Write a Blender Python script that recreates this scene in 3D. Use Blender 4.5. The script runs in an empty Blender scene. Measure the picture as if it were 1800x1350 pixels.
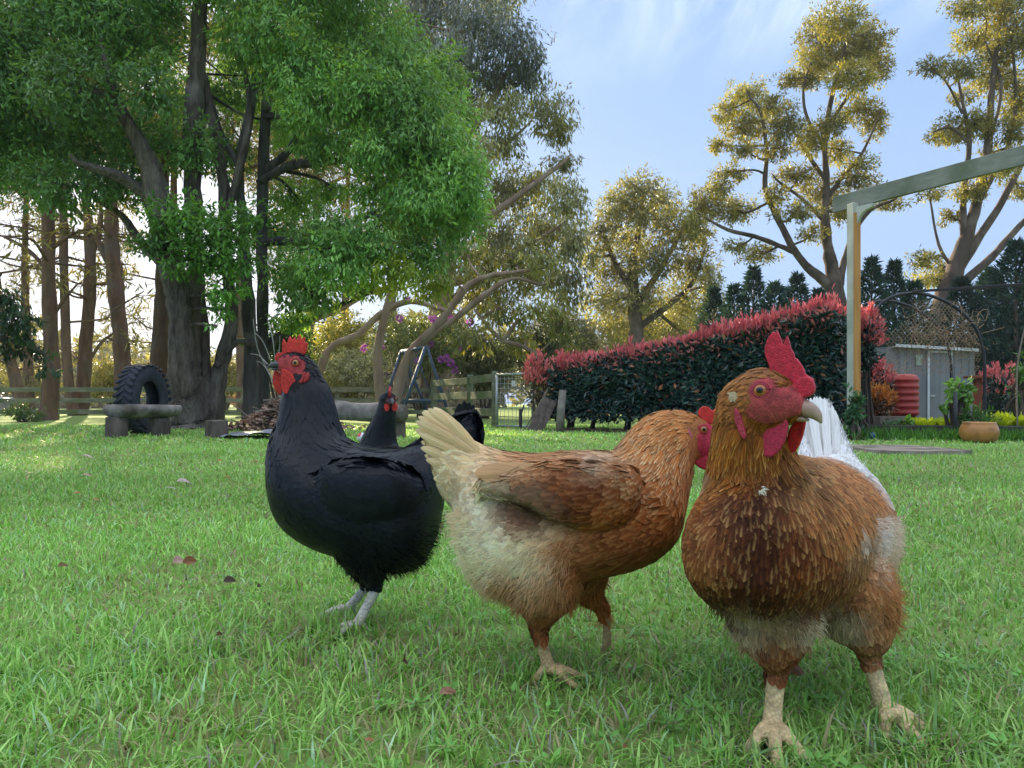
import bpy, math, random
import numpy as np
from mathutils import Vector, Matrix, Quaternion

SC = bpy.context.scene
COL = SC.collection
rng = np.random.default_rng(7)
random.seed(7)

# ------------------------------------------------------------------ camera
FPX, HORIZ, CAMZ = 1309.0, 710.0, 0.375      # focal length and horizon in photo pixels, eye height in metres
cam_d = bpy.data.cameras.new('camera')
cam_d.sensor_width = 36.0
cam_d.lens = 36.0 * FPX / 1800.0
cam_d.shift_y = (HORIZ - 675.0) / 1800.0
cam_d.clip_start = 0.02
cam_d.clip_end = 2000.0
cam = bpy.data.objects.new('camera', cam_d)
cam.location = (0, 0, CAMZ)
cam.rotation_euler = (math.radians(90), 0, 0)
COL.objects.link(cam)
SC.camera = cam

# ------------------------------------------------------------------ daylight: low sun beyond the trees on the left
SUN_DIR = Vector((-0.529, 1.0, 0.4316)).normalized()
SUN_EL = math.asin(SUN_DIR.z)
SUN_AZ = math.atan2(SUN_DIR.x, SUN_DIR.y)     # from +Y towards +X
world = bpy.data.worlds.new('World')
SC.world = world
world.use_nodes = True
wt = world.node_tree
wt.nodes.clear()
w_out = wt.nodes.new('ShaderNodeOutputWorld')
w_bg = wt.nodes.new('ShaderNodeBackground')
w_sky = wt.nodes.new('ShaderNodeTexSky')
w_sky.sky_type = 'NISHITA'
w_sky.sun_disc = False
w_sky.sun_elevation = SUN_EL
w_sky.sun_rotation = SUN_AZ
w_sky.altitude = 100
w_sky.air_density = 1.0
w_sky.dust_density = 2.0
w_sky.ozone_density = 1.5
# thin high cloud in streaks, added mostly above the view to light the lawn
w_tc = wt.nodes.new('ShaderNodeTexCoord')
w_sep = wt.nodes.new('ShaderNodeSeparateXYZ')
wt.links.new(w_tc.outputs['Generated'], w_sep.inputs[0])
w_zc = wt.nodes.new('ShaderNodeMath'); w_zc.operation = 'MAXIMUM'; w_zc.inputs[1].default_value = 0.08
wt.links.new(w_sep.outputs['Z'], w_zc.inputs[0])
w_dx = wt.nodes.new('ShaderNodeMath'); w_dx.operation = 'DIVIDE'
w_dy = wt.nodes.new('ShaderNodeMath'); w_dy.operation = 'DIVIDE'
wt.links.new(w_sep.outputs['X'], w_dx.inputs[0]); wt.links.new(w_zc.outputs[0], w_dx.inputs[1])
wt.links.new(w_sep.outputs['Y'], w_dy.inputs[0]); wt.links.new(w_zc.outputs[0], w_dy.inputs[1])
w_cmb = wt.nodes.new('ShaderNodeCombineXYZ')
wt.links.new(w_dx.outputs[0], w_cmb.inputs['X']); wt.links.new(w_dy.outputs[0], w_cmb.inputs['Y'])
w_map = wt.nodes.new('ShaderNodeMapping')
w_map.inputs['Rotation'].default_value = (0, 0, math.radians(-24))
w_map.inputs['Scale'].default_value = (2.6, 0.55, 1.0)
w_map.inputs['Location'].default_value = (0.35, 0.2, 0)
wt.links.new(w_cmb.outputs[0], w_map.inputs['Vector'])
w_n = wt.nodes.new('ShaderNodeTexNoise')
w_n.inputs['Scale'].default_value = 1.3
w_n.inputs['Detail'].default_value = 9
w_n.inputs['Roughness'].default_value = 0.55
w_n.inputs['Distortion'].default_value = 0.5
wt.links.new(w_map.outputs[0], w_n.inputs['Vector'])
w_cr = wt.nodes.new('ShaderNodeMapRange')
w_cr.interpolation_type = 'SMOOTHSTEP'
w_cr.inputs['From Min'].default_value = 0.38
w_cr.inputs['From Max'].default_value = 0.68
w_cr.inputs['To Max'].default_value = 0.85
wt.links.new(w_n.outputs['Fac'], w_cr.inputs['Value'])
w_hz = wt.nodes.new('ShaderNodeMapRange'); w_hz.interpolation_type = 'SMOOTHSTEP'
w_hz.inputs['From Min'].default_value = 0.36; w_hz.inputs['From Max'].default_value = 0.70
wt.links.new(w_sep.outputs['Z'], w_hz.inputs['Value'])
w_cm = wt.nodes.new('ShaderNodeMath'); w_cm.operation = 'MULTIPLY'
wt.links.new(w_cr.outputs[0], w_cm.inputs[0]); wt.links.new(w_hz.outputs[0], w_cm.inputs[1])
# an even pale blue all over the dome, with the Nishita glow of the low sun on top of it
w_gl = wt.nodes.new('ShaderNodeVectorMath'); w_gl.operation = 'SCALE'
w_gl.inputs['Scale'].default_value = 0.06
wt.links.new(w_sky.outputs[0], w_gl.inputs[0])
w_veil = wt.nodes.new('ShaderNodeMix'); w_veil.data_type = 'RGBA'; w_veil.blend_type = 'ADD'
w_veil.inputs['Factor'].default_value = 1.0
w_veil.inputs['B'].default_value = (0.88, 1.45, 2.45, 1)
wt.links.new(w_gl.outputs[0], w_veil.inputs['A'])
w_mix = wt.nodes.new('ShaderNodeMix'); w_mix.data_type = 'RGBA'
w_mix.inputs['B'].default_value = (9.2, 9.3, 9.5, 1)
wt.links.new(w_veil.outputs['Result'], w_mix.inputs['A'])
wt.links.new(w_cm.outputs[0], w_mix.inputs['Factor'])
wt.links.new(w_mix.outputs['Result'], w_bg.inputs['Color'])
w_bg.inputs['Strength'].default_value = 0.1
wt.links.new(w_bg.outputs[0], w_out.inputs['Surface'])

sun_d = bpy.data.lights.new('sun', 'SUN')
sun_d.energy = 4.6
sun_d.angle = math.radians(0.53)
sun_d.color = (1.0, 0.84, 0.56)
sun = bpy.data.objects.new('sun', sun_d)
sun.rotation_mode = 'QUATERNION'
sun.rotation_quaternion = SUN_DIR.to_track_quat('Z', 'Y')
sun.location = SUN_DIR * 60
COL.objects.link(sun)

SC.view_settings.view_transform = 'Standard'
SC.view_settings.look = 'None'
SC.view_settings.gamma = 1.0
SC.view_settings.use_curve_mapping = False
SC.view_settings.exposure = 1.8
SC.render.engine = 'CYCLES'
cy = SC.cycles
cy.max_bounces = 7
cy.diffuse_bounces = 4
cy.glossy_bounces = 2
cy.transmission_bounces = 5
cy.transparent_max_bounces = 6
cy.caustics_reflective = False
cy.caustics_refractive = False
cy.sample_clamp_indirect = 6.0
cy.use_denoising = True
try:
    cy.denoiser = 'OPENIMAGEDENOISE'
except Exception:
    pass

# ------------------------------------------------------------------ helpers
def P(px, py, Y):
    """world point seen at photo pixel (px, py) at distance Y"""
    return np.array([(px - 900.0) * Y / FPX, Y, CAMZ - (py - HORIZ) * Y / FPX])

def GY(py):
    return CAMZ * FPX / (py - HORIZ)

def G(px, py):
    Y = GY(py)
    return np.array([(px - 900.0) * Y / FPX, Y, 0.0])

def nrm(v):
    v = np.asarray(v, float)
    return v / np.maximum(np.linalg.norm(v, axis=-1, keepdims=True), 1e-9)

_H = np.random.default_rng(99).random((64, 64, 64))
def vnoise(p, scale=1.0, seed=0):
    """smooth value noise in 0..1 at points p (N,3)"""
    q = np.asarray(p, float) * scale + seed * 17.31
    i = np.floor(q).astype(int)
    f = q - i
    f = f * f * (3 - 2 * f)
    r = 0
    for dx in (0, 1):
        for dy in (0, 1):
            for dz in (0, 1):
                w = (f[:, 0] if dx else 1 - f[:, 0]) * (f[:, 1] if dy else 1 - f[:, 1]) * (f[:, 2] if dz else 1 - f[:, 2])
                r = r + w * _H[(i[:, 0] + dx) % 64, (i[:, 1] + dy) % 64, (i[:, 2] + dz) % 64]
    return r

class MB:
    """collects vertices and faces; build() links them as one mesh object"""
    def __init__(self):
        self.V, self.F, self.C, self.C2, self.U, self.n = [], [], [], [], [], 0
    def add(self, V, F, col=None, uv=None, col2=None):
        V = np.asarray(V, float).reshape(-1, 3)
        for f in (F if isinstance(F, list) else [F]):
            f = np.asarray(f, int)
            if len(f):
                self.F.append(f + self.n)
        self.V.append(V)
        k = len(V)
        def full(c, d):
            c = d if c is None else c
            c = np.asarray(c, float)
            return np.tile(c, (k, 1)) if c.ndim == 1 else c
        self.C.append(full(col, (0.5, 0.5, 0.5)))
        self.C2.append(full(col2 if col2 is not None else col, (0.5, 0.5, 0.5)))
        self.U.append(full(uv, (0.5, 0.5)))
        self.n += k
        return self
    def box(self, c, size, R=None, bev=0.0, col=None, jit=0.0):
        h = np.asarray(size, float) / 2
        b = min(bev, h.min() * 0.9)
        if b > 0:
            # chamfered box: 24 vertices
            V, idx = [], {}
            for sx in (-1, 1):
                for sy in (-1, 1):
                    for sz in (-1, 1):
                        for a in range(3):
                            s = np.array([sx, sy, sz], float)
                            p = s * (h - b)
                            p[a] = s[a] * h[a]
                            idx[(sx, sy, sz, a)] = len(V)
                            V.append(p)
            F4, F3 = [], []
            for a in range(3):
                o = [x for x in range(3) if x != a]
                for s in (-1, 1):
                    q = []
                    for t in ((-1, -1), (1, -1), (1, 1), (-1, 1)):
                        k = [0, 0, 0]; k[a] = s; k[o[0]] = t[0]; k[o[1]] = t[1]
                        q.append(idx[(*k, a)])
                    F4.append(q)
            for a in range(3):
                o = [x for x in range(3) if x != a]
                for s1 in (-1, 1):
                    for s2 in (-1, 1):
                        k0 = [0, 0, 0]; k0[o[0]] = s1; k0[o[1]] = s2
                        ka = list(k0); ka[a] = -1; kb = list(k0); kb[a] = 1
                        F4.append([idx[(*ka, o[0])], idx[(*kb, o[0])], idx[(*kb, o[1])], idx[(*ka, o[1])]])
            for sx in (-1, 1):
                for sy in (-1, 1):
                    for sz in (-1, 1):
                        F3.append([idx[(sx, sy, sz, 0)], idx[(sx, sy, sz, 1)], idx[(sx, sy, sz, 2)]])
            V = np.array(V)
            F = [np.array(F4), np.array(F3)]
        else:
            V = np.array([[x, y, z] for x in (-1, 1) for y in (-1, 1) for z in (-1, 1)], float) * h
            F = np.array([[0, 1, 3, 2], [4, 6, 7, 5], [0, 4, 5, 1], [2, 3, 7, 6], [0, 2, 6, 4], [1, 5, 7, 3]])
        if jit:
            V = V + rng.normal(0, jit, V.shape)
        if R is not None:
            V = V @ np.asarray(R).T
        return self.add(V + np.asarray(c), F, col)
    def bar(self, a, b, w, t, up=(0, 0, 1), bev=0.0, col=None):
        """box from a to b, w wide, t thick (along up)"""
        a = np.asarray(a, float); b = np.asarray(b, float)
        d = b - a; L = np.linalg.norm(d); d = d / L
        s = np.cross(d, up); s = s / max(np.linalg.norm(s), 1e-9)
        u = np.cross(s, d)
        return self.box((a + b) / 2, (L, w, t), np.stack([d, s, u], 1), bev, col)
    def tube(self, pts, rad, n=8, col=None, cap=True, noise=0.0, ns=6.0, flat=None, flute=0.0, ridge=0.0):
        pts = np.asarray(pts, float)
        m = len(pts)
        rad = np.broadcast_to(np.asarray(rad, float), (m,))
        T = np.gradient(pts, axis=0); T = nrm(T)
        ref = np.array([0.13, 0.21, 0.97]) if abs(T[0, 2]) < 0.9 else np.array([0.97, 0.2, 0.1])
        s = np.cross(T[0], ref); s /= np.linalg.norm(s)
        V = []
        a = np.arange(n) * 2 * math.pi / n
        for i in range(m):
            s = s - T[i] * np.dot(s, T[i]); s /= max(np.linalg.norm(s), 1e-9)
            u = np.cross(T[i], s)
            r = rad[i] * np.ones(n)
            if flute:
                r = r * (1 + flute * np.cos(a * 5 + 0.7) + flute * 0.6 * np.cos(a * 3 + 2))
            V.append(pts[i] + (np.cos(a) * r)[:, None] * s + (np.sin(a) * r * (flat or 1.0))[:, None] * u)
        V = np.concatenate(V)
        if noise or ridge:
            c = np.repeat(pts, n, 0)
            k = (vnoise(V, ns, 3) - 0.5) * 2 * noise
            if ridge:
                k = k + ridge * (vnoise(V * np.array([1, 1, .10]), 26.0, 6) - .5) * 2
            V = c + (V - c) * (1 + k)[:, None]
        i = np.arange(m - 1)[:, None] * n
        j = np.arange(n)[None, :]
        j2 = (j + 1) % n
        F = np.stack([i + j, i + j2, i + n + j2, i + n + j], -1).reshape(-1, 4)
        Fs = [F]
        if cap:
            V = np.concatenate([V, pts[:1], pts[-1:]])
            k = np.arange(n)
            Fs.append(np.stack([(k + 1) % n, k, np.full(n, m * n)], 1))
            Fs.append(np.stack([(m - 1) * n + k, (m - 1) * n + (k + 1) % n, np.full(n, m * n + 1)], 1))
        return self.add(V, Fs, col)
    def lathe(self, prof, c=(0, 0, 0), n=24, R=None, col=None):
        prof = np.asarray(prof, float)
        a = np.arange(n) * 2 * math.pi / n
        V = np.stack([prof[:, 0:1] * np.cos(a), prof[:, 0:1] * np.sin(a), np.repeat(prof[:, 1:2], n, 1)], -1).reshape(-1, 3)
        m = len(prof)
        i = np.arange(m - 1)[:, None] * n; j = np.arange(n)[None, :]; j2 = (j + 1) % n
        F = np.stack([i + j, i + j2, i + n + j2, i + n + j], -1).reshape(-1, 4)
        if R is not None:
            V = V @ np.asarray(R).T
        return self.add(V + np.asarray(c), F, col)
    def arrays(self):
        return np.concatenate(self.V), self.F
    def build(self, name, mat, parent=None, smooth=False, attrs=False, origin=None):
        V = np.concatenate(self.V)
        base = np.zeros(3)
        if parent is not None:
            base = world_loc(parent)
        if origin is not None:
            base = np.asarray(origin, float)
        o = link_mesh(name, V - base, self.F, mat, smooth,
                      np.concatenate(self.C) if attrs else None,
                      np.concatenate(self.C2) if attrs == 2 else None,
                      np.concatenate(self.U) if attrs == 2 else None)
        if parent is not None:
            o.parent = parent
            o.location = base - world_loc(parent)
        else:
            o.location = base
        return o

def world_loc(o):
    p = np.zeros(3)
    while o is not None:
        p = p + np.array(o.location)
        o = o.parent
    return p

def make_mesh(name, V, Fs, smooth=False, C=None, C2=None, U=None):
    me = bpy.data.meshes.new(name)
    Fs = [np.asarray(f) for f in Fs if len(f)]
    V = np.ascontiguousarray(V, dtype=np.float32)
    me.vertices.add(len(V))
    me.vertices.foreach_set('co', V.ravel())
    loops = np.concatenate([f.ravel() for f in Fs]).astype(np.int32)
    sizes = np.concatenate([np.full(len(f), f.shape[1], np.int32) for f in Fs])
    starts = np.concatenate([[0], np.cumsum(sizes)[:-1]]).astype(np.int32)
    me.loops.add(len(loops))
    me.loops.foreach_set('vertex_index', loops)
    me.polygons.add(len(sizes))
    me.polygons.foreach_set('loop_start', starts)
    me.update(calc_edges=True)
    me.polygons.foreach_set('use_smooth', np.full(len(sizes), bool(smooth)))
    def colattr(nm, c):
        a = me.attributes.new(nm, 'FLOAT_COLOR', 'POINT')
        c4 = np.concatenate([c, np.ones((len(c), 1))], 1).astype(np.float32)
        a.data.foreach_set('color', c4.ravel())
    if C is not None: colattr('col', C)
    if C2 is not None: colattr('col2', C2)
    if U is not None:
        a = me.attributes.new('fuv', 'FLOAT2', 'POINT')
        a.data.foreach_set('vector', np.ascontiguousarray(U, dtype=np.float32).ravel())
    return me

def link_mesh(name, V, Fs, mat, smooth=False, C=None, C2=None, U=None):
    me = make_mesh(name, V, Fs, smooth, C, C2, U)
    for m in (mat if isinstance(mat, (list, tuple)) else [mat]):
        me.materials.append(m)
    o = bpy.data.objects.new(name, me)
    COL.objects.link(o)
    return o

def tag(o, label=None, cat=None, group=None, kind=None):
    if label: o['label'] = label
    if cat: o['category'] = cat
    if group: o['group'] = group
    if kind: o['kind'] = kind
    return o

def empty(name, loc, label, cat, group=None):
    o = bpy.data.objects.new(name, None)
    o.empty_display_size = 0.1
    o.location = [float(x) for x in loc]
    COL.objects.link(o)
    return tag(o, label, cat, group)

def child(name, me, mat, parent, loc=(0, 0, 0), rot=None):
    """a part that shares mesh data"""
    o = bpy.data.objects.new(name, me)
    if mat is not None and not me.materials:
        me.materials.append(mat)
    COL.objects.link(o)
    o.parent = parent
    o.location = [float(x) for x in loc]
    if rot is not None:
        o.rotation_euler = rot
    return o

# ------------------------------------------------------------------ materials
def new_mat(name):
    m = bpy.data.materials.new(name)
    m.use_nodes = True
    nt = m.node_tree
    nt.nodes.clear()
    return m, nt

def N(nt, kind, **kw):
    n = nt.nodes.new(kind)
    for k, v in kw.items():
        if k.startswith('i_'):
            n.inputs[k[2:].replace('_', ' ')].default_value = v
        else:
            setattr(n, k, v)
    return n

def rough_mat(name, c1, c2, scale=8.0, rough=0.8, bump=0.3, detail=6.0, stretch=(1, 1, 1), c3=None, s3=2.0, spec=0.3,
              metallic=0.0, bscale=None, bdist=0.01, f3=(0.45, 0.65)):
    """two colours mixed by noise in object space, a third in larger blotches, bump from finer noise"""
    m, nt = new_mat(name)
    L = nt.links.new
    out = N(nt, 'ShaderNodeOutputMaterial')
    b = N(nt, 'ShaderNodeBsdfPrincipled')
    b.inputs['Roughness'].default_value = rough
    b.inputs['Specular IOR Level'].default_value = spec
    b.inputs['Metallic'].default_value = metallic
    tc = N(nt, 'ShaderNodeTexCoord')
    mp = N(nt, 'ShaderNodeMapping'); mp.inputs['Scale'].default_value = stretch
    L(tc.outputs['Object'], mp.inputs['Vector'])
    n1 = N(nt, 'ShaderNodeTexNoise'); n1.inputs['Scale'].default_value = scale; n1.inputs['Detail'].default_value = detail
    n1.inputs['Roughness'].default_value = 0.62
    L(mp.outputs[0], n1.inputs['Vector'])
    r = N(nt, 'ShaderNodeMapRange'); r.inputs['From Min'].default_value = 0.32; r.inputs['From Max'].default_value = 0.68
    L(n1.outputs['Fac'], r.inputs['Value'])
    mx = N(nt, 'ShaderNodeMix', data_type='RGBA')
    mx.inputs['A'].default_value = (*c1, 1); mx.inputs['B'].default_value = (*c2, 1)
    L(r.outputs[0], mx.inputs['Factor'])
    colr = mx.outputs['Result']
    if c3 is not None:
        n3 = N(nt, 'ShaderNodeTexNoise'); n3.inputs['Scale'].default_value = s3; n3.inputs['Detail'].default_value = 5
        L(tc.outputs['Object'], n3.inputs['Vector'])
        r3 = N(nt, 'ShaderNodeMapRange'); r3.inputs['From Min'].default_value = f3[0]; r3.inputs['From Max'].default_value = f3[1]
        L(n3.outputs['Fac'], r3.inputs['Value'])
        m3 = N(nt, 'ShaderNodeMix', data_type='RGBA'); m3.inputs['B'].default_value = (*c3, 1)
        L(colr, m3.inputs['A']); L(r3.outputs[0], m3.inputs['Factor'])
        colr = m3.outputs['Result']
    L(colr, b.inputs['Base Color'])
    if bump:
        n2 = N(nt, 'ShaderNodeTexNoise'); n2.inputs['Scale'].default_value = bscale or scale * 2.2; n2.inputs['Detail'].default_value = 5
        L(mp.outputs[0], n2.inputs['Vector'])
        bp = N(nt, 'ShaderNodeBump'); bp.inputs['Strength'].default_value = bump; bp.inputs['Distance'].default_value = bdist
        L(n2.outputs['Fac'], bp.inputs['Height'])
        L(bp.outputs[0], b.inputs['Normal'])
    L(b.outputs[0], out.inputs['Surface'])
    return m

def leaf_mat(name, trans=0.4, warm=(1.25, 1.1, 0.55), rough=0.45, spec=0.35, attr=True, color=(0.1, 0.2, 0.05)):
    """thin leaf: colour from the mesh, part of the light passes through"""
    m, nt = new_mat(name)
    L = nt.links.new
    out = N(nt, 'ShaderNodeOutputMaterial')
    b = N(nt, 'ShaderNodeBsdfPrincipled')
    b.inputs['Roughness'].default_value = rough
    b.inputs['Specular IOR Level'].default_value = spec
    t = N(nt, 'ShaderNodeBsdfTranslucent')
    mul = N(nt, 'ShaderNodeMix', data_type='RGBA', blend_type='MULTIPLY')
    mul.inputs['Factor'].default_value = 1.0
    mul.inputs['B'].default_value = (*warm, 1)
    if attr:
        a = N(nt, 'ShaderNodeAttribute', attribute_name='col')
        L(a.outputs['Color'], b.inputs['Base Color']); L(a.outputs['Color'], mul.inputs['A'])
    else:
        b.inputs['Base Color'].default_value = (*color, 1); mul.inputs['A'].default_value = (*color, 1)
    L(mul.outputs['Result'], t.inputs['Color'])
    mx = N(nt, 'ShaderNodeMixShader'); mx.inputs[0].default_value = trans
    L(b.outputs[0], mx.inputs[1]); L(t.outputs[0], mx.inputs[2])
    L(mx.outputs[0], out.inputs['Surface'])
    return m

def plain_mat(name, c, rough=0.5, metallic=0.0, spec=0.5, var=0.12, scale=6.0, bump=0.0):
    d = tuple(max(0, x * (1 - var)) for x in c)
    e = tuple(min(1, x * (1 + var)) for x in c)
    return rough_mat(name, d, e, scale=scale, rough=rough, bump=bump, spec=spec, metallic=metallic, detail=4)

def catmull(A, k):
    A = np.asarray(A, float)
    Q = np.concatenate([2 * A[:1] - A[1:2], A, 2 * A[-1:] - A[-2:-1]])
    out = []
    for i in range(1, len(Q) - 2):
        for t in np.arange(k) / k:
            p0, p1, p2, p3 = Q[i - 1], Q[i], Q[i + 1], Q[i + 2]
            out.append(0.5 * (2 * p1 + (p2 - p0) * t + (2 * p0 - 5 * p1 + 4 * p2 - p3) * t * t + (3 * p1 - p0 - 3 * p2 + p3) * t ** 3))
    out.append(A[-1])
    return np.array(out)

def extrude_poly(mb, P3, nvec, thick):
    """closed slab from a planar outline of world points"""
    from mathutils.geometry import tessellate_polygon
    P3 = np.asarray(P3, float); n = len(P3)
    nv = nrm(np.asarray(nvec, float))
    tris = np.array(tessellate_polygon([[Vector(p) for p in P3]]))
    th = np.broadcast_to(np.asarray(thick, float), (n,))[:, None]
    V = np.concatenate([P3 - nv * th / 2, P3 + nv * th / 2])
    k = np.arange(n); k2 = (k + 1) % n
    mb.add(V, [np.concatenate([tris, tris[:, ::-1] + n]), np.stack([k, k2, k2 + n, k + n], 1)])

def smooth_outline(pts, k=4):
    A = np.asarray(pts, float)
    Q = np.concatenate([A[-1:], A, A[:2]])
    out = []
    for i in range(1, len(Q) - 2):
        for t in np.arange(k) / k:
            p0, p1, p2, p3 = Q[i - 1], Q[i], Q[i + 1], Q[i + 2]
            out.append(0.5 * (2 * p1 + (p2 - p0) * t + (2 * p0 - 5 * p1 + 4 * p2 - p3) * t * t + (3 * p1 - p0 - 3 * p2 + p3) * t ** 3))
    return np.array(out)

# ------------------------------------------------------------------ leaves
def rhombi(p, d, n, L, W, fold=0.25):
    """leaf quads: base p, axis d, normal n, length L, width W"""
    d = nrm(d)
    s = nrm(np.cross(d, n))
    u = np.cross(s, d)
    L = np.broadcast_to(np.asarray(L, float), (len(p),))[:, None]
    W = np.broadcast_to(np.asarray(W, float), (len(p),))[:, None]
    m = p + d * L * 0.45
    V = np.stack([p, m + s * W * 0.5 - u * W * fold, p + d * L, m - s * W * 0.5 - u * W * fold], 1).reshape(-1, 3)
    F = np.arange(len(p) * 4).reshape(-1, 4)
    return V, F

def rand_dirs(n, r=None):
    r = r or rng
    v = r.normal(size=(n, 3))
    return nrm(v)

def jitter_cols(n, c1, c2, r=None, v=0.15):
    r = r or rng
    t = r.random((n, 1))
    c = np.asarray(c1) * (1 - t) + np.asarray(c2) * t
    return np.clip(c * (1 + r.normal(0, v, (n, 1))), 0.003, 1)

def clump(mb, c, rad, n, ll, lw, droop, c1, c2, spray=9, r=None, shell=0.45, spread=0.16, out=0.6, cut=None):
    """n leaves in an uneven ellipsoid: sprays of leaves on twigs, denser near the surface"""
    r = r or rng
    c = np.asarray(c, float); rad = np.asarray(rad, float)
    m = max(1, int(n / spray))
    u = rand_dirs(m, r)
    rr = r.random(m) ** shell
    lump = 0.72 + 0.56 * vnoise(c + u * rad, 2.2 / max(rad.mean(), 0.05), 5)
    sc = c + u * rad * (rr * lump)[:, None]
    tw = nrm(u * out + rand_dirs(m, r) * 0.7 + np.array([0, 0, -droop]))
    k = np.repeat(np.arange(m), spray)
    t = r.random(len(k))
    p = sc[k] + tw[k] * (t * spread * rad.mean() * 2)[:, None] + r.normal(0, 0.045 * rad.mean() + ll * 0.25, (len(k), 3))
    d = nrm(tw[k] * 0.7 + rand_dirs(len(k), r) * 0.75 + np.array([0, 0, -droop * 0.8]))
    nn = nrm(rand_dirs(len(k), r) * 0.6 + np.array([0, 0, 0.8]) + u[k] * 0.4)
    V, F = rhombi(p, d, nn, ll * r.uniform(0.7, 1.3, len(k)), lw * r.uniform(0.7, 1.3, len(k)))
    base = jitter_cols(m, c1, c2, r, 0.08)[k] * r.uniform(.76, 1.26)
    col = np.clip(base * (1 + r.normal(0, 0.14, (len(k), 1))), 0.003, 1)
    mb.add(V, F, np.repeat(col, 4, 0))
# ------------------------------------------------------------------ ground
def lawn_mat():
    m, nt = new_mat('lawn')
    L = nt.links.new
    out = N(nt, 'ShaderNodeOutputMaterial'); b = N(nt, 'ShaderNodeBsdfPrincipled')
    b.inputs['Roughness'].default_value = 0.95; b.inputs['Specular IOR Level'].default_value = 0.1
    g = N(nt, 'ShaderNodeNewGeometry')
    n1 = N(nt, 'ShaderNodeTexNoise'); n1.inputs['Scale'].default_value = 0.5; n1.inputs['Detail'].default_value = 8
    n2 = N(nt, 'ShaderNodeTexNoise'); n2.inputs['Scale'].default_value = 22; n2.inputs['Detail'].default_value = 6
    L(g.outputs['Position'], n1.inputs['Vector']); L(g.outputs['Position'], n2.inputs['Vector'])
    m1 = N(nt, 'ShaderNodeMix', data_type='RGBA')
    m1.inputs['A'].default_value = (0.13, 0.25, 0.05, 1); m1.inputs['B'].default_value = (0.21, 0.34, 0.08, 1)
    L(n1.outputs['Fac'], m1.inputs['Factor'])
    r2 = N(nt, 'ShaderNodeMapRange'); r2.inputs['From Min'].default_value = 0.4; r2.inputs['From Max'].default_value = 0.75
    L(n2.outputs['Fac'], r2.inputs['Value'])
    m2 = N(nt, 'ShaderNodeMix', data_type='RGBA'); m2.inputs['B'].default_value = (0.24, 0.21, 0.10, 1)
    L(m1.outputs['Result'], m2.inputs['A']); L(r2.outputs[0], m2.inputs['Factor'])
    L(m2.outputs['Result'], b.inputs['Base Color'])
    bp = N(nt, 'ShaderNodeBump'); bp.inputs['Strength'].default_value = 0.6; bp.inputs['Distance'].default_value = 0.03
    L(n2.outputs['Fac'], bp.inputs['Height']); L(bp.outputs[0], b.inputs['Normal'])
    L(b.outputs[0], out.inputs['Surface'])
    return m
gm = MB()
gm.add([[-600, -300, 0], [600, -300, 0], [600, 900, 0], [-600, 900, 0]], np.array([[0, 1, 2, 3]]))
ground = tag(gm.build('ground', lawn_mat()), kind='structure')

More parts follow.
